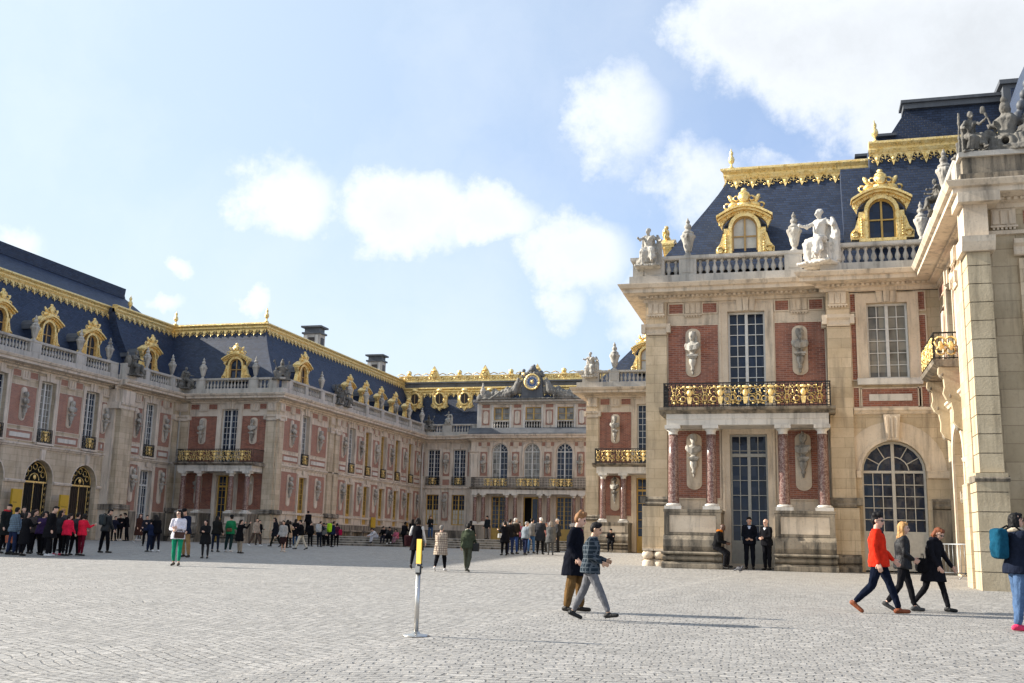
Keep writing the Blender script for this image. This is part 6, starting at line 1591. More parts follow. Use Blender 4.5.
urn(-41.1, 65.5, MY, 'left of the gold dormer over the shaded porch', 0.95); urn(-36.9, 65.5, MY, 'right of the gold dormer over the shaded porch', 0.95)
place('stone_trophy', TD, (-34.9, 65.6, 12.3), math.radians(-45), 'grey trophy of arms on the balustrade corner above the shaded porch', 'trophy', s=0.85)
urn(-34.75, 71.7, PX, 'past the first gold dormer of the receding wing', 0.9)
stat(2, -34.6, 74.3, PX, 'seated stone figure above the double pilaster, nearer of the pair', 0.95); stat(0, -34.6, 75.8, PX, 'seated stone figure above the double pilaster, farther of the pair', 0.95)
for k, t in enumerate(('just past the paired stone figures', 'between the first two of the crowded gold dormers', 'between the second and third of the crowded gold dormers', 'between the third and fourth of the crowded gold dormers', 'between the last two crowded gold dormers', 'beside the last crowded gold dormer')):
    urn(-34.75, 76.9+3.4*k, PX, t, 0.95)
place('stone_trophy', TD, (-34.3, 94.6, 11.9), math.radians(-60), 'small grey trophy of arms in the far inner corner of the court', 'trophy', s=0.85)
stat(1, -32.4, 94.9, MY, 'small standing-height stone figure on the far low balustrade', 0.75, ZR)
stat(1, -12.75, 65.3, MY, 'pale seated figure with raised arm on the left corner of the middle block', 1.0, 12.0)
urn(-11.2, 65.5, MY, 'beside the gold dormer of the middle block', 1.15)
stat(1, -5.35, 38.9, MY, 'seated stone figure holding a bundle on the left corner of the right pavilion', 0.95, 12.0)
urn(-3.85, 39.2, MY, 'left of the gold dormer on the right pavilion', 0.95); urn(0.12, 39.2, MY, 'right of the gold dormer on the right pavilion', 0.95)
LIT_STATUE = SM[1].copy(); LIT_STATUE.materials[0] = M['white']; SM.append(LIT_STATUE)  # lit copy of a figure: sunlight put into its paler stone
stat(3, 1.02, 38.55, MY-0.5, 'sunlit-white seated figure with a wing between the two gold dormers of the right pavilion', 1.28, 11.7)
urn(4.55, 38.6, MY, 'at the far right end of the right pavilion balustrade', 0.9)
stat(2, 4.85, 29.55, MY+0.4, 'weathered seated figure on the left corner of the right-edge parapet', 0.74, 12.24)
place('stone_trophy', TD, (5.8, 29.5, 12.24), math.radians(-110), 'large weathered trophy of arms with scrolls on the right-edge parapet', 'trophy', s=0.92)
urn(4.7, 33.4, math.pi, 'on the side balustrade of the right-edge block', 0.9)
stat(0, 4.7, 35.2, math.pi, 'weathered stone figure on the side balustrade of the right-edge block', 0.7, 12.4)

# ------------------------------------------------------------------ clock group over the far facade
def clock_group():
    root = thing('clock', 'blue and gold clock flanked by reclining grey stone figures above the far facade', 'clock', (-23.85, 94.0, 14.66))
    F = Fr((-23.85, 94.1, 14.66), (1, 0, 0), (0, -1, 0))
    def disc(r, n=24): return [(r*math.cos(2*math.pi*k/n), 1.62+r*math.sin(2*math.pi*k/n)) for k in range(n)]
    b = MB(F); b.prism(disc(0.62), 0.30, 0.36, 'gold'); b.prism(disc(0.60), 0.361, 0.375, 'white'); b.prism(disc(0.44), 0.376, 0.39, 'blue')
    b.ell((0, 0.40, 1.62), (0.16, 0.04, 0.16), 'gold', 10, 6)
    for k in range(12):
        a = k*math.pi/6; b.prism([(0.50*math.cos(a)-0.02, 1.62+0.50*math.sin(a)-0.04), (0.50*math.cos(a)+0.02, 1.62+0.50*math.sin(a)-0.04), (0.50*math.cos(a)+0.02, 1.62+0.50*math.sin(a)+0.04), (0.50*math.cos(a)-0.02, 1.62+0.50*math.sin(a)+0.04)], 0.376, 0.395, 'black')
    for k in range(14): a = 2*math.pi*k/14; b.tube([(0.15*math.cos(a), 0.40, 1.62+0.15*math.sin(a)), (0.33*math.cos(a), 0.395, 1.62+0.33*math.sin(a))], 0.014, 'gold', 4)
    b.build('clock_face', root)
    r = MB(F); r.ring((0, 0.36, 1.62), 0.70, 0.10, 'gold', 28, 8); r.build('clock_rim', root)
    h = MB(F); h.tube([(0, 0.42, 1.62), (0.16, 0.42, 1.88)], 0.02, 'gold', 5); h.build('clock_hand', root)
    s = MB(F); s.prism([(-1.1, 0), (1.1, 0), (1.0, 0.8), (0.95, 1.9), (0.7, 2.35), (-0.7, 2.35), (-0.95, 1.9), (-1.0, 0.8)], -0.25, 0.28, 'lead'); s.build('clock_case', root)
    g = MB(); 
    for sx in (-1, 1):
        # reclining figure
        cap(g, (sx*2.6, 0, 0.5), (sx*1.7, -0.1, 0.8), 0.42, 0.36); cap(g, (sx*1.7, -0.1, 0.75), (sx*1.45, -0.05, 1.5), 0.36, 0.30)
        for k in range(7): g.ell((sx*(1.2+0.42*k), 0.1, 0.9-0.06*k+0.2*math.sin(k*2.4)), (0.34, 0.22, 0.40), 'black', 8, 5)
        for k in range(5): g.tube([(sx*(1.9+0.3*k), -0.25, 1.1-0.1*k), (sx*(2.2+0.4*k), -0.3, 0.2)], 0.11, 'black', 6); g.ell((sx*1.35, -0.1, 1.85), (0.17, 0.19, 0.21), 'black', 9, 7)
        cap(g, (sx*2.6, -0.05, 0.5), (sx*3.4, -0.1, 0.7), 0.20, 0.15); cap(g, (sx*3.4, -0.1, 0.7), (sx*4.2, -0.1, 0.25), 0.15, 0.10); cap(g, (sx*2.6, -0.2, 0.4), (sx*3.9, -0.25, 0.2), 0.19, 0.11)
        cap(g, (sx*1.5, -0.1, 1.35), (sx*1.1, -0.2, 1.7), 0.10, 0.08); cap(g, (sx*1.6, -0.1, 1.35), (sx*2.2, -0.2, 1.05), 0.10, 0.08)
        for k in range(9): g.ell((sx*(2.6+k*0.32), 0.05*math.sin(k*3), 0.32+0.18*math.sin(k*2.1)), (0.32, 0.26, 0.38), 'black', 8, 5)
        g.ell((sx*4.4, 0, 0.5), (0.30, 0.25, 0.45), 'black', 9, 6)
    for k in range(10): a = math.pi*k/9; g.ell((0.75*math.cos(a)*1.3, 0, 2.25+0.25*math.sin(a)), (0.2, 0.2, 0.2), 'black', 7, 5)
    g.box(-4.9, 4.9, -0.3, 0.3, 0, 0.14, 'black')
    me = remeshed('carved_figures', g, 0.05, [M['statue']], 1, 0.03, 5)
    for n_ in ('lead',): me.materials[0] = M['lead'] if False else stone('dark_carving', (0.11, 0.105, 0.095), (0.26, 0.245, 0.22), (0.035, 0.035, 0.035), None, gr=0.9)
    o = bpy.data.objects.new('carved_figures', me); COL.objects.link(o); o.parent = root; o.location = (0, 0, 0)
    c = MB(F)
    for (x, z, q) in ((0, 2.9, 0.34), (-0.32, 2.65, 0.22), (0.34, 2.62, 0.24), (-0.9, 2.75, 0.18), (-1.25, 2.5, 0.16), (0.8, 2.55, 0.2), (0.1, 3.2, 0.14)): c.ell((x, 0.05, z), (q, q*0.8, q), 'lead', 9, 6)
    c.ell((-0.85, 0.1, 2.35), (0.28, 0.2, 0.25), 'gold', 9, 6)
    c.build('crown', root)
clock_group()
place('stone_urn', UM, (-28.7, 93.95, 14.66), MY, 'small dark stone urn at the left end of the clock group', 'urn', s=1.0)

# ------------------------------------------------------------------ furniture of the square
def sign_post():
    x, y = -4.85, 13.2; z = ground_z(13.2)
    r = thing('barrier_post', 'slim steel stanchion on a round base topped by a narrow yellow panel', 'post', (x, y, z))
    F = Fr((x, y, z), (1, 0, 0), (0, -1, 0))
    b = MB(F); b.lathe(0, 0, [(0.175, 0), (0.18, 0.010), (0.160, 0.022), (0.06, 0.032), (0.042, 0.06)], 'steel', 32); b.build('base', r)
    b = MB(F); b.lathe(0, 0, [(0.031, 0.05), (0.031, 0.80)], 'steel', 20); b.build('pole', r)
    b = MB(F); b.lathe(0, 0, [(0.038, 0.79), (0.040, 0.80), (0.040, 0.905), (0.034, 0.915)], 'black', 20); b.box(-0.03, 0.03, 0.036, 0.044, 0.81, 0.89, 'steel'); b.build('belt_head', r)
    b = MB(Fr((x, y, z), (0.75, -0.66, 0), (-0.66, -0.75, 0))); b.box(-0.065, 0.065, -0.006, 0.006, 0.92, 1.24, 'yellow'); b.box(-0.055, 0.055, 0.0062, 0.0075, 0.96, 1.20, 'yellow'); p = b.build('sign_panel', r)
    b = MB(Fr((x, y, z), (0.75, -0.66, 0), (-0.66, -0.75, 0))); b.box(-0.08, 0.08, -0.012, 0.012, 0.905, 0.922, 'black'); b.build('bracket', r)
sign_post()
def yellow_sign(x, y, z, w, h, label, F=None):
    r = thing('information_panel', label, 'sign', (x, y, z))
    G = Fr((x, y, z), (0, 1, 0), (1, 0, 0))
    b = MB(G); b.box(-w/2, w/2, -0.06, 0.06, 0, h, 'yellow'); b.build('panel', r)
    if h > 1:
        t = MB(G)
        random.seed(int(x*7+y*3))
        for k in range(7):
            zz = h*0.86-k*h*0.1; ww = w*random.uniform(0.35, 0.7)
            if k in (2, 5): t.box(-w*0.38, -w*0.38+ww, 0.061, 0.064, zz, zz+0.03, 'lettering')
        t.build('lettering', r)
yellow_sign(-42.9, 50.25, 1.55, 0.78, 2.25, 'tall yellow information panel between the two leftmost gilded gates')
yellow_sign(-42.9, 54.30, 1.50, 0.75, 2.15, 'tall yellow information panel just left of the gate beside the thick pier')
yellow_sign(-34.85, 83.3, 2.4, 0.8, 0.85, 'small yellow panel at the foot of the receding brick wing')
def barrier():
    r = thing('crowd_barrier', 'grey metal crowd barrier standing beside the sunlit right-hand wall', 'barrier', (4.55, 35.6, ground_z(35.6)))
    G = Fr((4.55, 35.6, ground_z(35.6)), Vector((0.75, -0.66, 0)), Vector((-0.66, -0.75, 0)))
    b = MB(G); b.tube([(-0.6, 0, 0.18), (-0.6, 0, 1.0), (-0.55, 0, 1.06), (0.55, 0, 1.06), (0.6, 0, 1.0), (0.6, 0, 0.18), (-0.6, 0, 0.18)], 0.021, 'galv', 8); b.build('frame', r)
    b = MB(G)
    for k in range(1, 9): b.tube([(-0.6+k*0.133, 0, 0.18), (-0.6+k*0.133, 0, 1.06)], 0.010, 'galv', 6)
    b.build('bars', r)
    for u in (-0.45, 0.45):
        b = MB(G); b.tube([(u, -0.30, 0.0), (u, 0.0, 0.16), (u, 0.30, 0.0)], 0.018, 'galv', 6); b.build('foot', r)
barrier()
def pigeon():
    x, y = -1.9, 35.2; z = ground_z(y); b = MB()
    b.ell((0, 0, 0.13), (0.055, 0.12, 0.065), 'black', 10, 7, Matrix.Rotation(0.35, 3, 'X')); b.ell((0, -0.10, 0.215), (0.028, 0.034, 0.03), 'black', 8, 6); cap(b, (0, -0.08, 0.16), (0, -0.10, 0.21), 0.03, 0.022)
    cap(b, (0, -0.13, 0.212), (0, -0.15, 0.206), 0.008, 0.004); cap(b, (0, 0.10, 0.11), (0, 0.20, 0.08), 0.035, 0.02)
    for sx in (-1, 1): cap(b, (sx*0.02, 0, 0.08), (sx*0.022, -0.01, 0.01), 0.008, 0.007)
    me = remeshed('pigeon', b, 0.007, [simple('pigeon_feathers', (0.05, 0.05, 0.06), 0.7, var=0.4, scale=20)], 1)
    o = bpy.data.objects.new('pigeon', me); COL.objects.link(o); o.location = (x, y, z); o.rotation_euler = (0, 0, 1.2)
    tag(o, 'small dark pigeon standing on the cobbles before the large porch', 'pigeon')
pigeon()

# ------------------------------------------------------------------ people
PEOPLE = [
(-3.730, 17.856, 0.350, -4, 'tall man in long navy coat and brown trousers walking beside the boy', dict(near=True, H=1.689, hl=10, kl=8, hr=-4, kr=6, al=(8, 6, 22), ar=(-14, 12, 50), top=('coat', (0.006, 0.007, 0.012)), legs=('wide', (0.13, 0.075, 0.03)), shoes=(0.015,0.012,0.01), hair=('full', (0.26, 0.13, 0.06)), shirt=(0.10,0.012,0.035), nod=14, yaw=10, fat=1.06, lean=4)),
(-3.177, 16.430, 0.324, -2, 'boy in dark plaid jacket and grey trousers striding across the cobbles', dict(near=True, hl=-20, kl=8, hr=27, kr=4, al=(2, 6, 74), ar=(-4, 10, 72), inl=28, inr=28, top=('jacket', (0.020, 0.030, 0.040), 'darkplaid'), legs=('jeans', (0.14, 0.14, 0.15)), shoes=(0.012,0.012,0.013), hair=('short', (0.008, 0.007, 0.008)), skin=TAN, nod=10, yaw=0, cuff=0.86, fat=1.05, lean=5, H=1.546)),
(1.362, 20.170, 0.393, -8, 'man in bright red jacket with dark jeans and brown shoes', dict(near=True, hl=22, kl=4, hr=-16, kr=30, al=(14, 6, 30), ar=(-6, 14, 20), top=('jacket', (0.58, 0.028, 0.012)), legs=('jeans', (0.006, 0.009, 0.020)), shoes=(0.20,0.055,0.02), hair=('full', (0.010, 0.009, 0.010)), glasses=True, nod=4, yaw=-14, lean=-2, fat=1.03, shirt=(0.02,0.02,0.03), H=1.826)),
(1.828, 20.880, 0.406, 2, 'blond woman in black leather jacket and black trousers', dict(near=True, hl=16, kl=4, hr=-12, kr=26, al=(2, 6, 64), ar=(0, 8, 62), inl=35, inr=35, top=('jacket', (0.008, 0.008, 0.010), 'leather'), legs=('tight', (0.010, 0.010, 0.012)), shoes=(0.05,0.05,0.05), hair=('long', (0.46, 0.25, 0.10)), nod=0, yaw=0, cuff=0.86, H=1.66)),
(2.375, 21.166, 0.412, -38, 'woman in black coat and sunglasses looking down', dict(near=True, hl=18, kl=4, hr=-15, kr=26, al=(16, 8, 20), ar=(14, 12, 24), top=('coat', (0.010, 0.010, 0.013)), legs=('tight', (0.010, 0.010, 0.012)), shoes=(0.012,0.012,0.013), hair=('bob', (0.17, 0.055, 0.025)), glasses=True, nod=28, yaw=0, lean=8, scarf=(0.012,0.013,0.02), H=1.597)),
(3.193, 17.742, 0.348, 14, 'photographer in navy jacket and blue jeans at the right edge', dict(near=True, hl=5, kl=6, hr=-4, kr=4, al=(74, 10, 92), ar=(78, 14, 96), inl=22, inr=22, top=('jacket', (0.012, 0.016, 0.030)), legs=('trousers', (0.07, 0.12, 0.22)), shoes=(0.60,0.03,0.10), hair=('bob', (0.010, 0.009, 0.009)), scarf=(0.42,0.36,0.28), skin=PALE, fat=1.08, H=1.786)),
(-2.820, 37.720, 0.730, -12, 'man in black with orange collar sitting on the stone seat', dict(near=True, sit=True, H=1.78, hl=62, kl=66, hr=54, kr=62, al=(10, 6, 66), ar=(6, 8, 70), inl=30, inr=30, top=('short', (0.012, 0.012, 0.013)), legs=('trousers', (0.014, 0.014, 0.016)), hair=('bald', (0,0,0)), skin=DEEP, nod=24, lean=14, scarf=(0.50,0.15,0.02))),
(-1.712, 38.295, 0.728, -88, 'man in dark suit standing with folded hands before the glazed door', dict(near=True, H=1.845, hl=2, kl=2, hr=-1, kr=2, al=(4, 10, 60), ar=(4, 10, 60), inl=60, inr=60, top=('jacket', (0.008, 0.009, 0.014)), legs=('trousers', (0.008, 0.009, 0.013)), hair=('short', (0.012, 0.010, 0.009)), shirt=(0.45,0.50,0.62), nod=12, fat=1.04)),
(-1.102, 37.862, 0.720, -125, 'bald man in black suit facing his colleague by the door', dict(near=True, H=1.781, hl=3, kl=2, hr=-2, kr=2, al=(10, 8, 70), ar=(10, 10, 70), inl=40, inr=40, top=('jacket', (0.008, 0.008, 0.010)), legs=('trousers', (0.008, 0.008, 0.010)), hair=('bald', (0,0,0)), skin=PALE, shirt=(0.55,0.55,0.58), fat=1.06)),
(-10.357, 30.045, 0.576, 92, 'grey-haired woman in beige checked coat walking away', dict(near=True, hl=-14, kl=22, hr=18, kr=4, al=(10, 8, 14), ar=(-6, 8, 12), top=('coat', (0.42, 0.35, 0.27), 'plaid'), legs=('trousers', (0.007, 0.007, 0.009)), shoes=(0.62,0.60,0.58), hair=('short', (0.20, 0.18, 0.16)), cuff=0.82, fat=1.08, H=1.399)),
(-9.582, 30.257, 0.580, 88, 'person in dark green hooded parka and camouflage trousers walking away', dict(near=True, hl=16, kl=4, hr=-12, kr=18, al=(-6, 12, 20), ar=(10, 14, 24), top=('jacket', (0.045, 0.055, 0.035)), legs=('trousers', (0.06, 0.065, 0.045)), shoes=(0.09,0.09,0.07), hair=('short', (0.012, 0.010, 0.009)), hood=True, scarf=(0.35,0.33,0.28), fat=1.12, H=1.459)),
(-11.515, 31.114, 0.596, 95, 'woman in black waistcoat over white sleeves seen from behind', dict(near=True, sleeves=(0.55,0.53,0.50), hl=-10, kl=18, hr=14, kr=4, al=(-8, 16, 14), ar=(6, 12, 18), top=('coat', (0.007, 0.007, 0.009)), legs=('tight', (0.007, 0.007, 0.009)), hair=('bob', (0.016, 0.012, 0.010)), H=1.583)),
(-18.181, 28.310, 0.544, -72, 'woman in white jacket and bright green trousers with sunglasses', dict(near=True, hl=8, kl=2, hr=-6, kr=6, al=(16, 10, 80), ar=(14, 12, 70), inl=55, inr=40, top=('jacket', (0.62, 0.60, 0.66)), legs=('tight', (0.012, 0.24, 0.13)), shoes=(0.05,0.04,0.03), hair=('bob', (0.012, 0.010, 0.010)), glasses=True, yaw=-28, cuff=0.8, fat=1.04, H=1.689)),
(-21.722, 34.262, 0.654, -110, 'man in navy sweater and khaki trousers behind the woman in green trousers', dict(H=1.788, top=('jacket', (0.012, 0.018, 0.04)), legs=('trousers', (0.30, 0.19, 0.09)), hair=('short', (0.012, 0.010, 0.009)), hat=(0.012,0.012,0.014), al=(6, 10, 30), ar=(6, 10, 20))),
(-20.676, 33.963, 0.648, -95, 'young woman in short black coat and dark tights', dict(hl=4, hr=-4, al=(22, 8, 75), ar=(20, 8, 80), inl=40, inr=40, top=('coat', (0.014, 0.014, 0.015)), legs=('tight', (0.03, 0.028, 0.03)), hair=('long', (0.014, 0.011, 0.010)), H=1.402)),
(-12.878, 46.194, 0.875, 120, 'woman in black coat with white shoulder bag at left of the central tour group', dict(top=('coat', (0.007, 0.007, 0.009)), legs=('trousers', (0.007, 0.007, 0.009)), hair=('bob', (0.016, 0.012, 0.010)), H=1.558)),
(-13.089, 47.814, 0.905, 80, 'dark-haired person in black squeezed into the central tour group', dict(top=('jacket', (0.014, 0.013, 0.014)), legs=('jeans', (0.02, 0.03, 0.08)), hair=('short', (0.012, 0.010, 0.009)), H=1.657)),
(-13.104, 48.768, 0.922, 85, 'white-haired person in dark brown jacket and blue jeans in the central group', dict(top=('jacket', (0.025, 0.020, 0.016)), legs=('jeans', (0.03, 0.06, 0.18)), hair=('short', (0.55, 0.52, 0.48)), fat=1.1, scarf=(0.30,0.27,0.23), H=1.712)),
(-15.341, 58.162, 0.980, -90, 'woman in pink patterned top facing the central group', dict(top=('jacket', (0.34, 0.09, 0.13)), legs=('trousers', (0.03, 0.03, 0.04)), hair=('bob', (0.016, 0.012, 0.010)), H=1.673)),
(-12.309, 47.689, 0.902, 75, 'grey-haired woman in pale blue-grey jacket with hands behind her back', dict(top=('jacket', (0.21, 0.24, 0.27)), legs=('trousers', (0.015, 0.02, 0.05)), hair=('short', (0.35, 0.33, 0.31)), al=(-16, 10, 30), ar=(-16, 10, 30), fat=1.06, lean=6, H=1.554)),
(-12.668, 50.247, 0.950, 95, 'dark-haired man in grey jacket and light jeans in the central group', dict(H=1.733, top=('jacket', (0.17, 0.16, 0.15)), legs=('jeans', (0.06, 0.13, 0.26)), hair=('short', (0.012, 0.010, 0.009)))),
(-11.922, 49.041, 0.927, 90, 'white-haired man in long charcoal coat in the central group', dict(H=1.758, top=('coat', (0.030, 0.031, 0.036)), legs=('trousers', (0.014, 0.014, 0.016)), hair=('short', (0.60, 0.58, 0.55)), fat=1.12)),
(-13.144, 55.413, 0.980, -100, 'person with reddish hair and rose jacket partly hidden in the central group', dict(top=('jacket', (0.30, 0.12, 0.10)), legs=('trousers', (0.06, 0.055, 0.05)), hair=('short', (0.25, 0.08, 0.05)), H=1.556)),
(-11.332, 48.704, 0.921, 110, 'woman in grey coat at right of the central group', dict(top=('coat', (0.10, 0.10, 0.10)), legs=('trousers', (0.10, 0.10, 0.10)), hair=('bob', (0.30, 0.26, 0.22)), H=1.576)),
(-12.644, 55.997, 0.980, -150, 'white-haired man in black standing right behind the central group', dict(H=1.811, top=('jacket', (0.03, 0.03, 0.032)), legs=('trousers', (0.02, 0.02, 0.022)), hair=('short', (0.50, 0.48, 0.46)))),
(-28.544, 33.057, 0.632, 20, 'person in dark coat with red scarf at the left edge of the picture', dict(H=1.855, top=('coat', (0.016, 0.018, 0.018)), legs=('trousers', (0.007, 0.007, 0.009)), hair=('short', (0.012, 0.010, 0.009)), scarf=(0.50,0.04,0.05))),
(-27.335, 32.085, 0.614, 60, 'person in pale blue checked shirt in the dense left crowd', dict(top=('jacket', (0.13, 0.19, 0.25), 'darkplaid'), legs=('jeans', (0.02, 0.03, 0.07)), hair=('short', (0.012, 0.010, 0.009)), H=1.723)),
(-27.210, 32.215, 0.616, 90, 'woman in blue and white jacket at the front of the left crowd', dict(top=('jacket', (0.16, 0.22, 0.30)), legs=('trousers', (0.02, 0.02, 0.03)), hair=('bob', (0.016, 0.012, 0.010)), H=1.53)),
(-26.439, 31.604, 0.605, 70, 'woman in long black coat in the dense left crowd', dict(top=('long', (0.010, 0.010, 0.012)), legs=('tight', (0.007, 0.007, 0.009)), hair=('long', (0.014, 0.011, 0.010)), H=1.568)),
(-30.823, 36.662, 0.698, -60, 'man facing out from the back of the left crowd', dict(top=('jacket', (0.02, 0.02, 0.03)), legs=('trousers', (0.007, 0.007, 0.009)), hair=('short', (0.012, 0.010, 0.009)), H=1.782)),
(-27.599, 33.295, 0.636, 100, 'woman in brown-grey jacket in the dense left crowd', dict(top=('jacket', (0.055, 0.045, 0.042)), legs=('trousers', (0.007, 0.007, 0.009)), hair=('long', (0.014, 0.011, 0.010)), H=1.631)),
(-27.803, 33.860, 0.646, -80, 'person with fair face turned out in the middle of the left crowd', dict(top=('jacket', (0.03, 0.03, 0.035)), legs=('trousers', (0.007, 0.007, 0.009)), hair=('short', (0.10, 0.05, 0.03)), H=1.675)),
(-26.386, 32.351, 0.619, 95, 'person in dark purple jacket with a rucksack strap in the left crowd', dict(top=('jacket', (0.035, 0.02, 0.06)), legs=('trousers', (0.007, 0.007, 0.009)), hair=('bob', (0.016, 0.012, 0.010)), H=1.58)),
(-25.565, 31.808, 0.608, 60, 'tallest man in a black coat in the middle of the left crowd', dict(H=1.796, top=('coat', (0.009, 0.009, 0.011)), legs=('trousers', (0.010, 0.010, 0.012)), hair=('short', (0.012, 0.010, 0.009)), yaw=-40, fat=1.14, al=(-18, 12, 34), ar=(-18, 12, 34), shoes=(0.6,0.6,0.6))),
(-25.968, 32.780, 0.626, 85, 'long-haired person in charcoal jacket left of the bright red jacket', dict(top=('jacket', (0.028, 0.030, 0.034)), legs=('trousers', (0.007, 0.007, 0.009)), hair=('long', (0.014, 0.011, 0.010)), shoes=(0.5,0.05,0.10), H=1.629)),
(-25.472, 32.582, 0.623, 80, 'woman in bright red jacket and black trousers in the left crowd', dict(top=('jacket', (0.70, 0.02, 0.06)), legs=('tight', (0.010, 0.010, 0.012)), hair=('bob', (0.016, 0.012, 0.010)), fat=1.04, H=1.525)),
(-25.566, 33.191, 0.634, 95, 'person in dark grey jacket between the two red jackets', dict(top=('jacket', (0.035, 0.035, 0.040)), legs=('trousers', (0.010, 0.010, 0.012)), hair=('short', (0.012, 0.010, 0.009)), H=1.568)),
(-25.106, 32.952, 0.630, 75, 'woman in red jacket and dark red trousers at the right end of the left crowd', dict(top=('jacket', (0.66, 0.02, 0.05)), legs=('tight', (0.12, 0.008, 0.02)), hair=('bob', (0.016, 0.012, 0.010)), H=1.536)),
(-29.428, 36.373, 0.693, -100, 'woman in dark clothes facing the tallest man', dict(top=('jacket', (0.02, 0.02, 0.03)), legs=('trousers', (0.007, 0.007, 0.009)), hair=('long', (0.014, 0.011, 0.010)), H=1.614)),
(-29.009, 36.862, 0.702, -120, 'fair-haired person half hidden behind the left crowd', dict(H=1.729, top=('jacket', (0.05, 0.05, 0.05)), legs=('trousers', (0.02, 0.02, 0.02)), hair=('short', (0.35, 0.20, 0.08)))),
(-31.110, 36.315, 0.692, 150, 'person in black half hidden at the left end of the crowd', dict(top=('jacket', (0.015, 0.015, 0.02)), legs=('trousers', (0.007, 0.007, 0.009)), hair=('short', (0.012, 0.010, 0.009)), H=1.669)),
(-26.469, 36.138, 0.689, 85, 'man in black with legs apart standing alone left of the pier', dict(H=1.753, top=('jacket', (0.012, 0.014, 0.016), 'leather'), legs=('trousers', (0.007, 0.007, 0.009)), hair=('short', (0.012, 0.010, 0.009)), ol=7, al=(4, 14, 24), ar=(4, 14, 24), fat=1.06, **{'or': 7})),
(-39.880, 55.184, 0.980, -20, 'person in dark clothes leaning by the base of the thick pier', dict(top=('jacket', (0.014, 0.016, 0.03)), legs=('trousers', (0.007, 0.007, 0.009)), hair=('short', (0.012, 0.010, 0.009)), lean=12, H=1.504)),
(-40.506, 56.687, 0.980, -60, 'person in black with one leg forward before the thick pier', dict(hl=20, kl=4, hr=-12, kr=10, top=('jacket', (0.007, 0.007, 0.009)), legs=('trousers', (0.007, 0.007, 0.009)), hair=('short', (0.012, 0.010, 0.009)), shoes=(0.6,0.6,0.6), H=1.665)),
(-40.317, 57.072, 0.980, -140, 'person in black standing right of the thick pier', dict(top=('jacket', (0.007, 0.007, 0.009)), legs=('trousers', (0.007, 0.007, 0.009)), hair=('short', (0.012, 0.010, 0.009)), H=1.767)),
(-34.885, 50.477, 0.954, -20, 'woman in long brown coat and pale trousers near the tall white door', dict(hl=16, kl=4, hr=-10, kr=14, top=('long', (0.05, 0.022, 0.018)), legs=('trousers', (0.38, 0.34, 0.28)), hair=('long', (0.014, 0.011, 0.010)), shoes=(0.5,0.5,0.5), H=1.611)),
(-31.244, 45.846, 0.868, -60, 'person in dark jacket beside the woman in brown coat', dict(top=('jacket', (0.02, 0.02, 0.028)), legs=('trousers', (0.007, 0.007, 0.009)), hair=('short', (0.012, 0.010, 0.009)), H=1.533)),
(-25.964, 38.482, 0.732, 170, 'short person in navy tracksuit holding a phone', dict(top=('jacket', (0.012, 0.018, 0.045)), legs=('wide', (0.012, 0.018, 0.04)), hair=('short', (0.012, 0.010, 0.009)), al=(30, 6, 80), ar=(30, 6, 80), H=1.36)),
(-25.816, 38.649, 0.735, -175, 'woman in black with white shoes behind the person in navy', dict(top=('jacket', (0.007, 0.007, 0.009)), legs=('tight', (0.012, 0.012, 0.02)), hair=('long', (0.014, 0.011, 0.010)), shoes=(0.65,0.65,0.65), H=1.578)),
(-24.172, 40.511, 0.769, 90, 'woman in black coat with long hair left of the green sweatshirt', dict(top=('jacket', (0.014, 0.014, 0.013)), legs=('tight', (0.015, 0.02, 0.035)), hair=('long', (0.014, 0.011, 0.010)), ol=6, fat=1.1, H=1.562)),
(-23.759, 40.978, 0.778, 88, 'person in green sweatshirt and dark hat with brown bag', dict(top=('jacket', (0.015, 0.16, 0.065)), legs=('trousers', (0.014, 0.03, 0.03)), hair=('short', (0.012, 0.010, 0.009)), hat=(0.012,0.012,0.014), shoes=(0.5,0.5,0.5), H=1.596)),
(-22.515, 39.585, 0.752, 70, 'person in black coat raising a camera beside the green sweatshirt', dict(top=('coat', (0.007, 0.007, 0.009)), legs=('trousers', (0.26, 0.22, 0.17)), hair=('bob', (0.016, 0.012, 0.010)), al=(70, 8, 80), ar=(70, 8, 80), H=1.412)),
(-27.384, 49.747, 0.940, -15, 'man in beige jacket striding past the shaded porch', dict(hl=24, kl=4, hr=-20, kr=14, top=('jacket', (0.36, 0.29, 0.23)), legs=('trousers', (0.10, 0.07, 0.055)), hair=('short', (0.012, 0.010, 0.009)), shoes=(0.65,0.65,0.65), H=1.509)),
(-28.765, 52.632, 0.980, -10, 'person in black holding a white paper beyond the man in beige', dict(hl=10, hr=-8, top=('jacket', (0.007, 0.007, 0.009)), legs=('trousers', (0.05, 0.04, 0.035)), hair=('short', (0.012, 0.010, 0.009)), H=1.376)),
(-26.243, 49.818, 0.942, 175, 'person in long black coat walking left', dict(hl=18, kl=4, hr=-14, kr=16, top=('coat', (0.012, 0.013, 0.018)), legs=('trousers', (0.016, 0.018, 0.016)), hair=('long', (0.014, 0.011, 0.010)), H=1.529)),
(-22.159, 42.791, 0.812, -100, 'woman in pale grey cardigan and dark skirt', dict(top=('jacket', (0.36, 0.34, 0.32)), legs=('skirt', (0.03, 0.015, 0.015)), hair=('bob', (0.016, 0.012, 0.010)), skin=PALE, shoes=(0.5,0.45,0.4), H=1.398)),
(-25.040, 48.595, 0.919, 80, 'person in black behind the grey cardigan', dict(top=('jacket', (0.007, 0.007, 0.009)), legs=('trousers', (0.007, 0.007, 0.009)), hair=('long', (0.014, 0.011, 0.010)), H=1.437)),
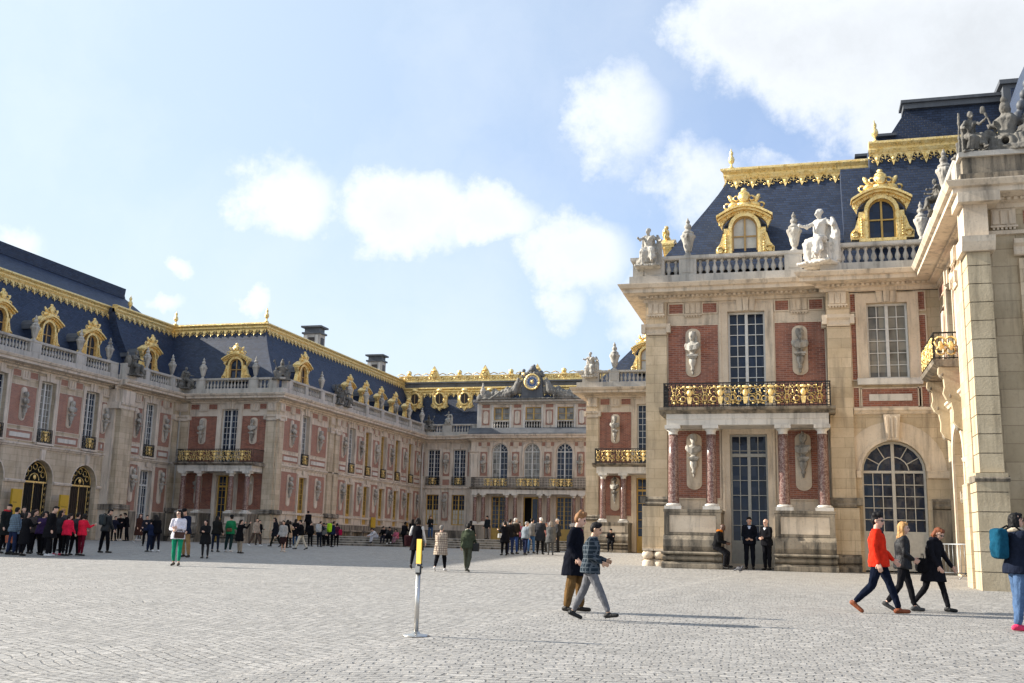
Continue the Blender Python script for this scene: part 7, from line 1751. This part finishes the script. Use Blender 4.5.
(-25.366, 49.553, 0.937, 100, 'woman in beige trench coat beside the grey cardigan', dict(top=('coat', (0.38, 0.28, 0.19)), legs=('tight', (0.02, 0.012, 0.014)), hair=('bob', (0.016, 0.012, 0.010)), H=1.361)),
(-27.503, 54.498, 0.980, 90, 'person in black jacket and blue jeans near the first ochre door', dict(top=('coat', (0.007, 0.007, 0.009)), legs=('jeans', (0.03, 0.07, 0.15)), hair=('long', (0.014, 0.011, 0.010)), H=1.523)),
(-22.967, 46.162, 0.874, -175, 'man in black jacket and cream trousers walking left', dict(hl=22, kl=6, hr=-18, kr=10, top=('jacket', (0.007, 0.007, 0.009)), legs=('trousers', (0.50, 0.46, 0.38)), hair=('short', (0.012, 0.010, 0.009)), shoes=(0.02,0.02,0.02), H=1.454)),
(-25.982, 53.281, 0.980, 95, 'person in black with a white belt line in the second row of walkers', dict(top=('jacket', (0.007, 0.007, 0.009)), legs=('trousers', (0.007, 0.007, 0.009)), hair=('short', (0.012, 0.010, 0.009)), H=1.373)),
(-24.751, 51.839, 0.979, 80, 'person in dark blue with a pale grey rucksack', dict(top=('jacket', (0.012, 0.016, 0.03)), legs=('trousers', (0.012, 0.014, 0.022)), hair=('short', (0.012, 0.010, 0.009)), ol=6, H=1.386)),
(-26.454, 56.048, 0.980, -80, 'person in grey top between the two rucksacks', dict(top=('jacket', (0.10, 0.10, 0.10)), legs=('trousers', (0.007, 0.007, 0.009)), hair=('short', (0.012, 0.010, 0.009)), H=1.36)),
(-24.289, 52.465, 0.980, 60, 'person in navy with a bright lime rucksack', dict(top=('jacket', (0.012, 0.02, 0.05)), legs=('trousers', (0.007, 0.007, 0.009)), hair=('short', (0.012, 0.010, 0.009)), H=1.398)),
(-25.989, 56.737, 0.980, 100, 'person in dark clothes holding a crimson bag', dict(top=('jacket', (0.05, 0.012, 0.03)), legs=('trousers', (0.007, 0.007, 0.009)), hair=('bob', (0.016, 0.012, 0.010)), H=1.36)),
(-27.375, 58.476, 0.980, -120, 'person in black partly hidden behind the lime rucksack', dict(top=('jacket', (0.016, 0.016, 0.018)), legs=('trousers', (0.007, 0.007, 0.009)), hair=('short', (0.012, 0.010, 0.009)), H=1.36)),
(-27.360, 66.150, 1.140, -140, 'child in white sitting bent forward at the left end of the court steps', dict(sit=True, hl=95, kl=80, hr=88, kr=78, al=(40, 6, 30), ar=(40, 6, 30), lean=38, nod=20, top=('short', (0.55, 0.55, 0.58)), legs=('trousers', (0.5, 0.5, 0.55)), hair=('bob', (0.016, 0.012, 0.010)), H=1.55)),
(-26.790, 66.200, 1.140, -95, 'person in black sitting on the court steps beside the child in white', dict(sit=True, hl=95, kl=80, hr=88, kr=78, al=(40, 6, 40), ar=(40, 6, 40), lean=30, nod=20, top=('short', (0.007, 0.007, 0.009)), legs=('trousers', (0.02, 0.02, 0.03)), hair=('short', (0.012, 0.010, 0.009)), H=1.7)),
(-26.390, 66.100, 1.140, -70, 'person in dark grey sitting on the court steps beside the pink child', dict(sit=True, hl=95, kl=80, hr=88, kr=78, al=(40, 6, 40), ar=(40, 6, 40), lean=34, nod=20, top=('short', (0.03, 0.03, 0.033)), legs=('trousers', (0.007, 0.007, 0.009)), hair=('short', (0.012, 0.010, 0.009)), shoes=(0.6,0.6,0.6), H=1.7)),
(-25.960, 66.200, 1.140, -90, 'small child in pink sitting on the court steps', dict(sit=True, hl=95, kl=80, hr=88, kr=78, al=(30, 6, 40), ar=(30, 6, 40), lean=10, nod=10, top=('short', (0.50, 0.12, 0.18)), legs=('trousers', (0.3, 0.15, 0.2)), hair=('bob', (0.016, 0.012, 0.010)), H=1.35)),
(-27.440, 77.000, 1.604, -90, 'person in black top and blue jeans standing before the far back range', dict(top=('jacket', (0.012, 0.014, 0.016)), legs=('jeans', (0.03, 0.07, 0.15)), hair=('long', (0.014, 0.011, 0.010)), H=1.74)),
(-21.960, 74.000, 1.604, -100, 'person with rucksack straps standing on the marble court before the ochre door', dict(top=('jacket', (0.012, 0.016, 0.02)), legs=('trousers', (0.14, 0.13, 0.12)), hair=('short', (0.012, 0.010, 0.009)), fat=1.1, H=1.74)),
(-25.070, 65.200, 1.000, 85, 'person in black left of the pair standing at the court steps', dict(top=('jacket', (0.007, 0.007, 0.009)), legs=('trousers', (0.007, 0.007, 0.009)), hair=('bob', (0.016, 0.012, 0.010)), H=1.66)),
(-24.470, 65.200, 1.000, 95, 'tall person in black right of the pair standing at the court steps', dict(top=('coat', (0.007, 0.007, 0.009)), legs=('trousers', (0.007, 0.007, 0.009)), hair=('long', (0.014, 0.011, 0.010)), fat=1.1, H=1.82)),
(-19.810, 63.000, 0.980, 100, 'person in black standing beyond the person in the green parka', dict(top=('coat', (0.007, 0.007, 0.009)), legs=('trousers', (0.007, 0.007, 0.009)), hair=('long', (0.014, 0.011, 0.010)), fat=1.1, H=1.78)),
(-33.280, 67.900, 1.620, 150, 'man in black perched higher on the ledge above the walkers', dict(top=('jacket', (0.007, 0.007, 0.009)), legs=('trousers', (0.007, 0.007, 0.009)), hair=('short', (0.012, 0.010, 0.009)), lean=12, H=1.72)),
(-11.000, 63.400, 1.020, -92, 'man in black sitting and reading under the columns of the middle block', dict(sit=True, hl=84, kl=82, hr=78, kr=80, al=(36, 6, 70), ar=(36, 6, 70), top=('short', (0.010, 0.010, 0.012)), legs=('trousers', (0.010, 0.010, 0.012)), hair=('short', (0.012, 0.010, 0.009)), nod=22, lean=6, H=1.76)),
]
crowd = {'left': 'tourists crowded before the arcade', 'mid': 'visitors walking before the porch and wing', 'centre': 'tour group in the middle distance'}
PER = {}
def set_people():
    for (x, y, z, hd, lab, P) in PEOPLE:
        if not P.get('near'):
            R = random.Random(lab)
            P.setdefault('yaw', R.choice((-45, -25, -10, 5, 20, 45))); P.setdefault('nod', R.choice((0, 4, 12, 22)))
            P.setdefault('al', R.choice(((4, 9, 14), (20, 7, 60), (-8, 12, 40), (30, 8, 85), (8, 16, 30)))); P.setdefault('ar', R.choice(((4, 9, 14), (18, 7, 50), (-8, 12, 45), (34, 8, 80), (2, 14, 25))))
            P.setdefault('hl', R.choice((2, 8, -4, 12))); P.setdefault('hr', R.choice((-2, 3, -8, 6))); P.setdefault('lean', R.choice((0, 3, 6))); P.setdefault('ol', R.choice((2, 5, 8)))
            P.setdefault('fat', R.choice((1.0, 1.04, 1.1, 1.16))); hd += R.uniform(-18, 18)
        o, J = person(P, (x, y, z), hd)
        g = None
        if 'left crowd' in lab or 'left end of the crowd' in lab: g = crowd['left']
        elif 'central' in lab: g = crowd['centre']
        tag(o, lab, 'person', g)
        PER[lab] = (o, J)
set_people()
def bag(kind, lab, label, cat, size, off, col, fab='plain', straps=True, base='chest'):
    """a bag carried by the person whose label starts with lab"""
    o, J = next(v for k, v in PER.items() if k.startswith(lab))
    w, d, h = size; b = MB()
    b.box(-w/2, w/2, -d/2, d/2, -h/2, h/2, 'black')
    if kind == 'backpack': b.ell((0, d*0.45, -h*0.12), (w*0.36, d*0.30, h*0.26), 'black', 10, 6)
    me = remeshed(kind, b, min(size)/9, [fabric(col, fab)], 26, 0.012, 12)
    c = bpy.data.objects.new(kind, me); COL.objects.link(c)
    p = o.matrix_basis if False else (Matrix.Translation(o.location) @ o.rotation_euler.to_matrix().to_4x4())
    c.location = p @ (J[base]+Vector(off)*J['s']); c.rotation_euler = o.rotation_euler
    s = MB()
    if kind == 'backpack':
        for sx in (-1, 1): s.tube([(sx*w*0.3, -d*0.3, h*0.45), (sx*w*0.42, -d*0.5-0.09, h*0.60), (sx*w*0.45, -d*0.5-0.26, h*0.30), (sx*w*0.42, -d*0.5-0.10, -h*0.35)], 0.016, 'black', 6)
    else:
        s.tube([(-w*0.35, 0, h*0.42), (-w*0.22, 0, h*0.8), (w*0.22, 0, h*0.8), (w*0.35, 0, h*0.42)], 0.010, 'black', 6)
    m2 = bpy.data.meshes.new('strap'); m2.from_pydata([tuple(v) for v in s.v], [], s.f); m2.materials.append(fabric((0.015, 0.015, 0.016)))
    q = bpy.data.objects.new('strap', m2); COL.objects.link(q); q.parent = c
    tag(c, label, cat)
bag('backpack', 'photographer', 'teal blue rucksack worn by the photographer at the right edge', 'backpack', (0.30, 0.19, 0.46), (-0.02, 0.25, -0.02), (0.008, 0.060, 0.105))
bag('backpack', 'person in navy with a bright lime', 'bright lime green rucksack worn among the second row of walkers', 'backpack', (0.32, 0.2, 0.46), (0, 0.24, 0.0), (0.30, 0.55, 0.02))
bag('backpack', 'person in dark blue with a pale', 'pale grey rucksack left of the lime green one', 'backpack', (0.30, 0.2, 0.42), (-0.05, 0.24, -0.04), (0.38, 0.38, 0.38))
bag('backpack', 'man in black with legs apart', 'black leather rucksack on the man standing alone left of the pier', 'backpack', (0.30, 0.16, 0.42), (0, 0.22, 0), (0.02, 0.03, 0.035), 'leather')
bag('handbag', 'woman in white jacket', 'dark brown handbag on the woman in green trousers', 'handbag', (0.30, 0.10, 0.18), (0.10, -0.22, 0.02), (0.05, 0.02, 0.015), 'leather', base='pel')
bag('handbag', 'person in dark green hooded', 'small black bag carried by the person in the green parka', 'handbag', (0.22, 0.10, 0.24), (-0.30, 0.0, -0.05), (0.012, 0.012, 0.012), 'leather', base='pel')
bag('handbag', 'woman in black waistcoat', 'black and red bag on the left arm of the woman with white sleeves', 'handbag', (0.26, 0.14, 0.34), (0.30, 0.02, 0.02), (0.03, 0.01, 0.012), base='pel')
bag('handbag', 'woman in black coat and sunglasses', 'large black bag swinging behind the woman in sunglasses', 'handbag', (0.12, 0.26, 0.25), (-0.20, 0.10, 0.02), (0.010, 0.010, 0.012), base='pel')
bag('handbag', 'person in green sweatshirt', 'brown belt bag on the back of the green sweatshirt', 'bag', (0.24, 0.10, 0.14), (-0.02, 0.18, 0.10), (0.14, 0.07, 0.04), base='pel')
bag('handbag', 'person in dark clothes holding a crimson', 'crimson bag held at the right of the lime rucksack', 'bag', (0.26, 0.16, 0.34), (-0.24, 0.0, 0.12), (0.30, 0.01, 0.05), base='pel')
bag('handbag', 'woman in blue and white jacket', 'red and yellow shopping bag in front of the left crowd', 'shopping bag', (0.34, 0.14, 0.30), (0.32, 0.05, -0.30), (0.42, 0.10, 0.04), 'plaid', base='pel')
bag('handbag', 'woman in black coat with white shoulder', 'white shoulder bag at the left of the central tour group', 'handbag', (0.22, 0.10, 0.2), (0.26, 0.0, 0.05), (0.55, 0.53, 0.50), base='pel')
def camera_prop():
    o, J = next(v for k, v in PER.items() if k.startswith('photographer'))
    p = Matrix.Translation(o.location) @ o.rotation_euler.to_matrix().to_4x4()
    b = MB(Fr((0, 0, 0), (1, 0, 0), (0, 1, 0))); b.box(-0.065, 0.065, -0.03, 0.03, -0.045, 0.045, 'black'); b.box(-0.025, 0.025, -0.03, 0.03, 0.045, 0.065, 'black'); b.tube([(0, -0.03, 0), (0, -0.11, 0)], 0.036, 'black', 16)
    c = b.build('photo_camera', None, (0, 0, 0)); c.location = p @ Vector(J['Pt'](0, -0.15, 0.012)); c.rotation_euler = o.rotation_euler
    tag(c, 'black camera held to the face of the photographer at the right edge', 'camera')
camera_prop()
def white_paper():
    o, J = next(v for k, v in PER.items() if k.startswith('person in black holding a white paper'))
    p = Matrix.Translation(o.location) @ o.rotation_euler.to_matrix().to_4x4()
    b = MB(); b.box(-0.14, 0.14, -0.002, 0.002, -0.18, 0.18, 'white'); c = b.build('paper_sheet', None, (0, 0, 0)); c.location = p @ (J['chest']+Vector((0.1, -0.3, -0.1))); c.rotation_euler = (0.5, 0, o.rotation_euler.z+1.0)
    tag(c, 'white paper sheet held in front of a walker near the shaded porch', 'paper')
white_paper()
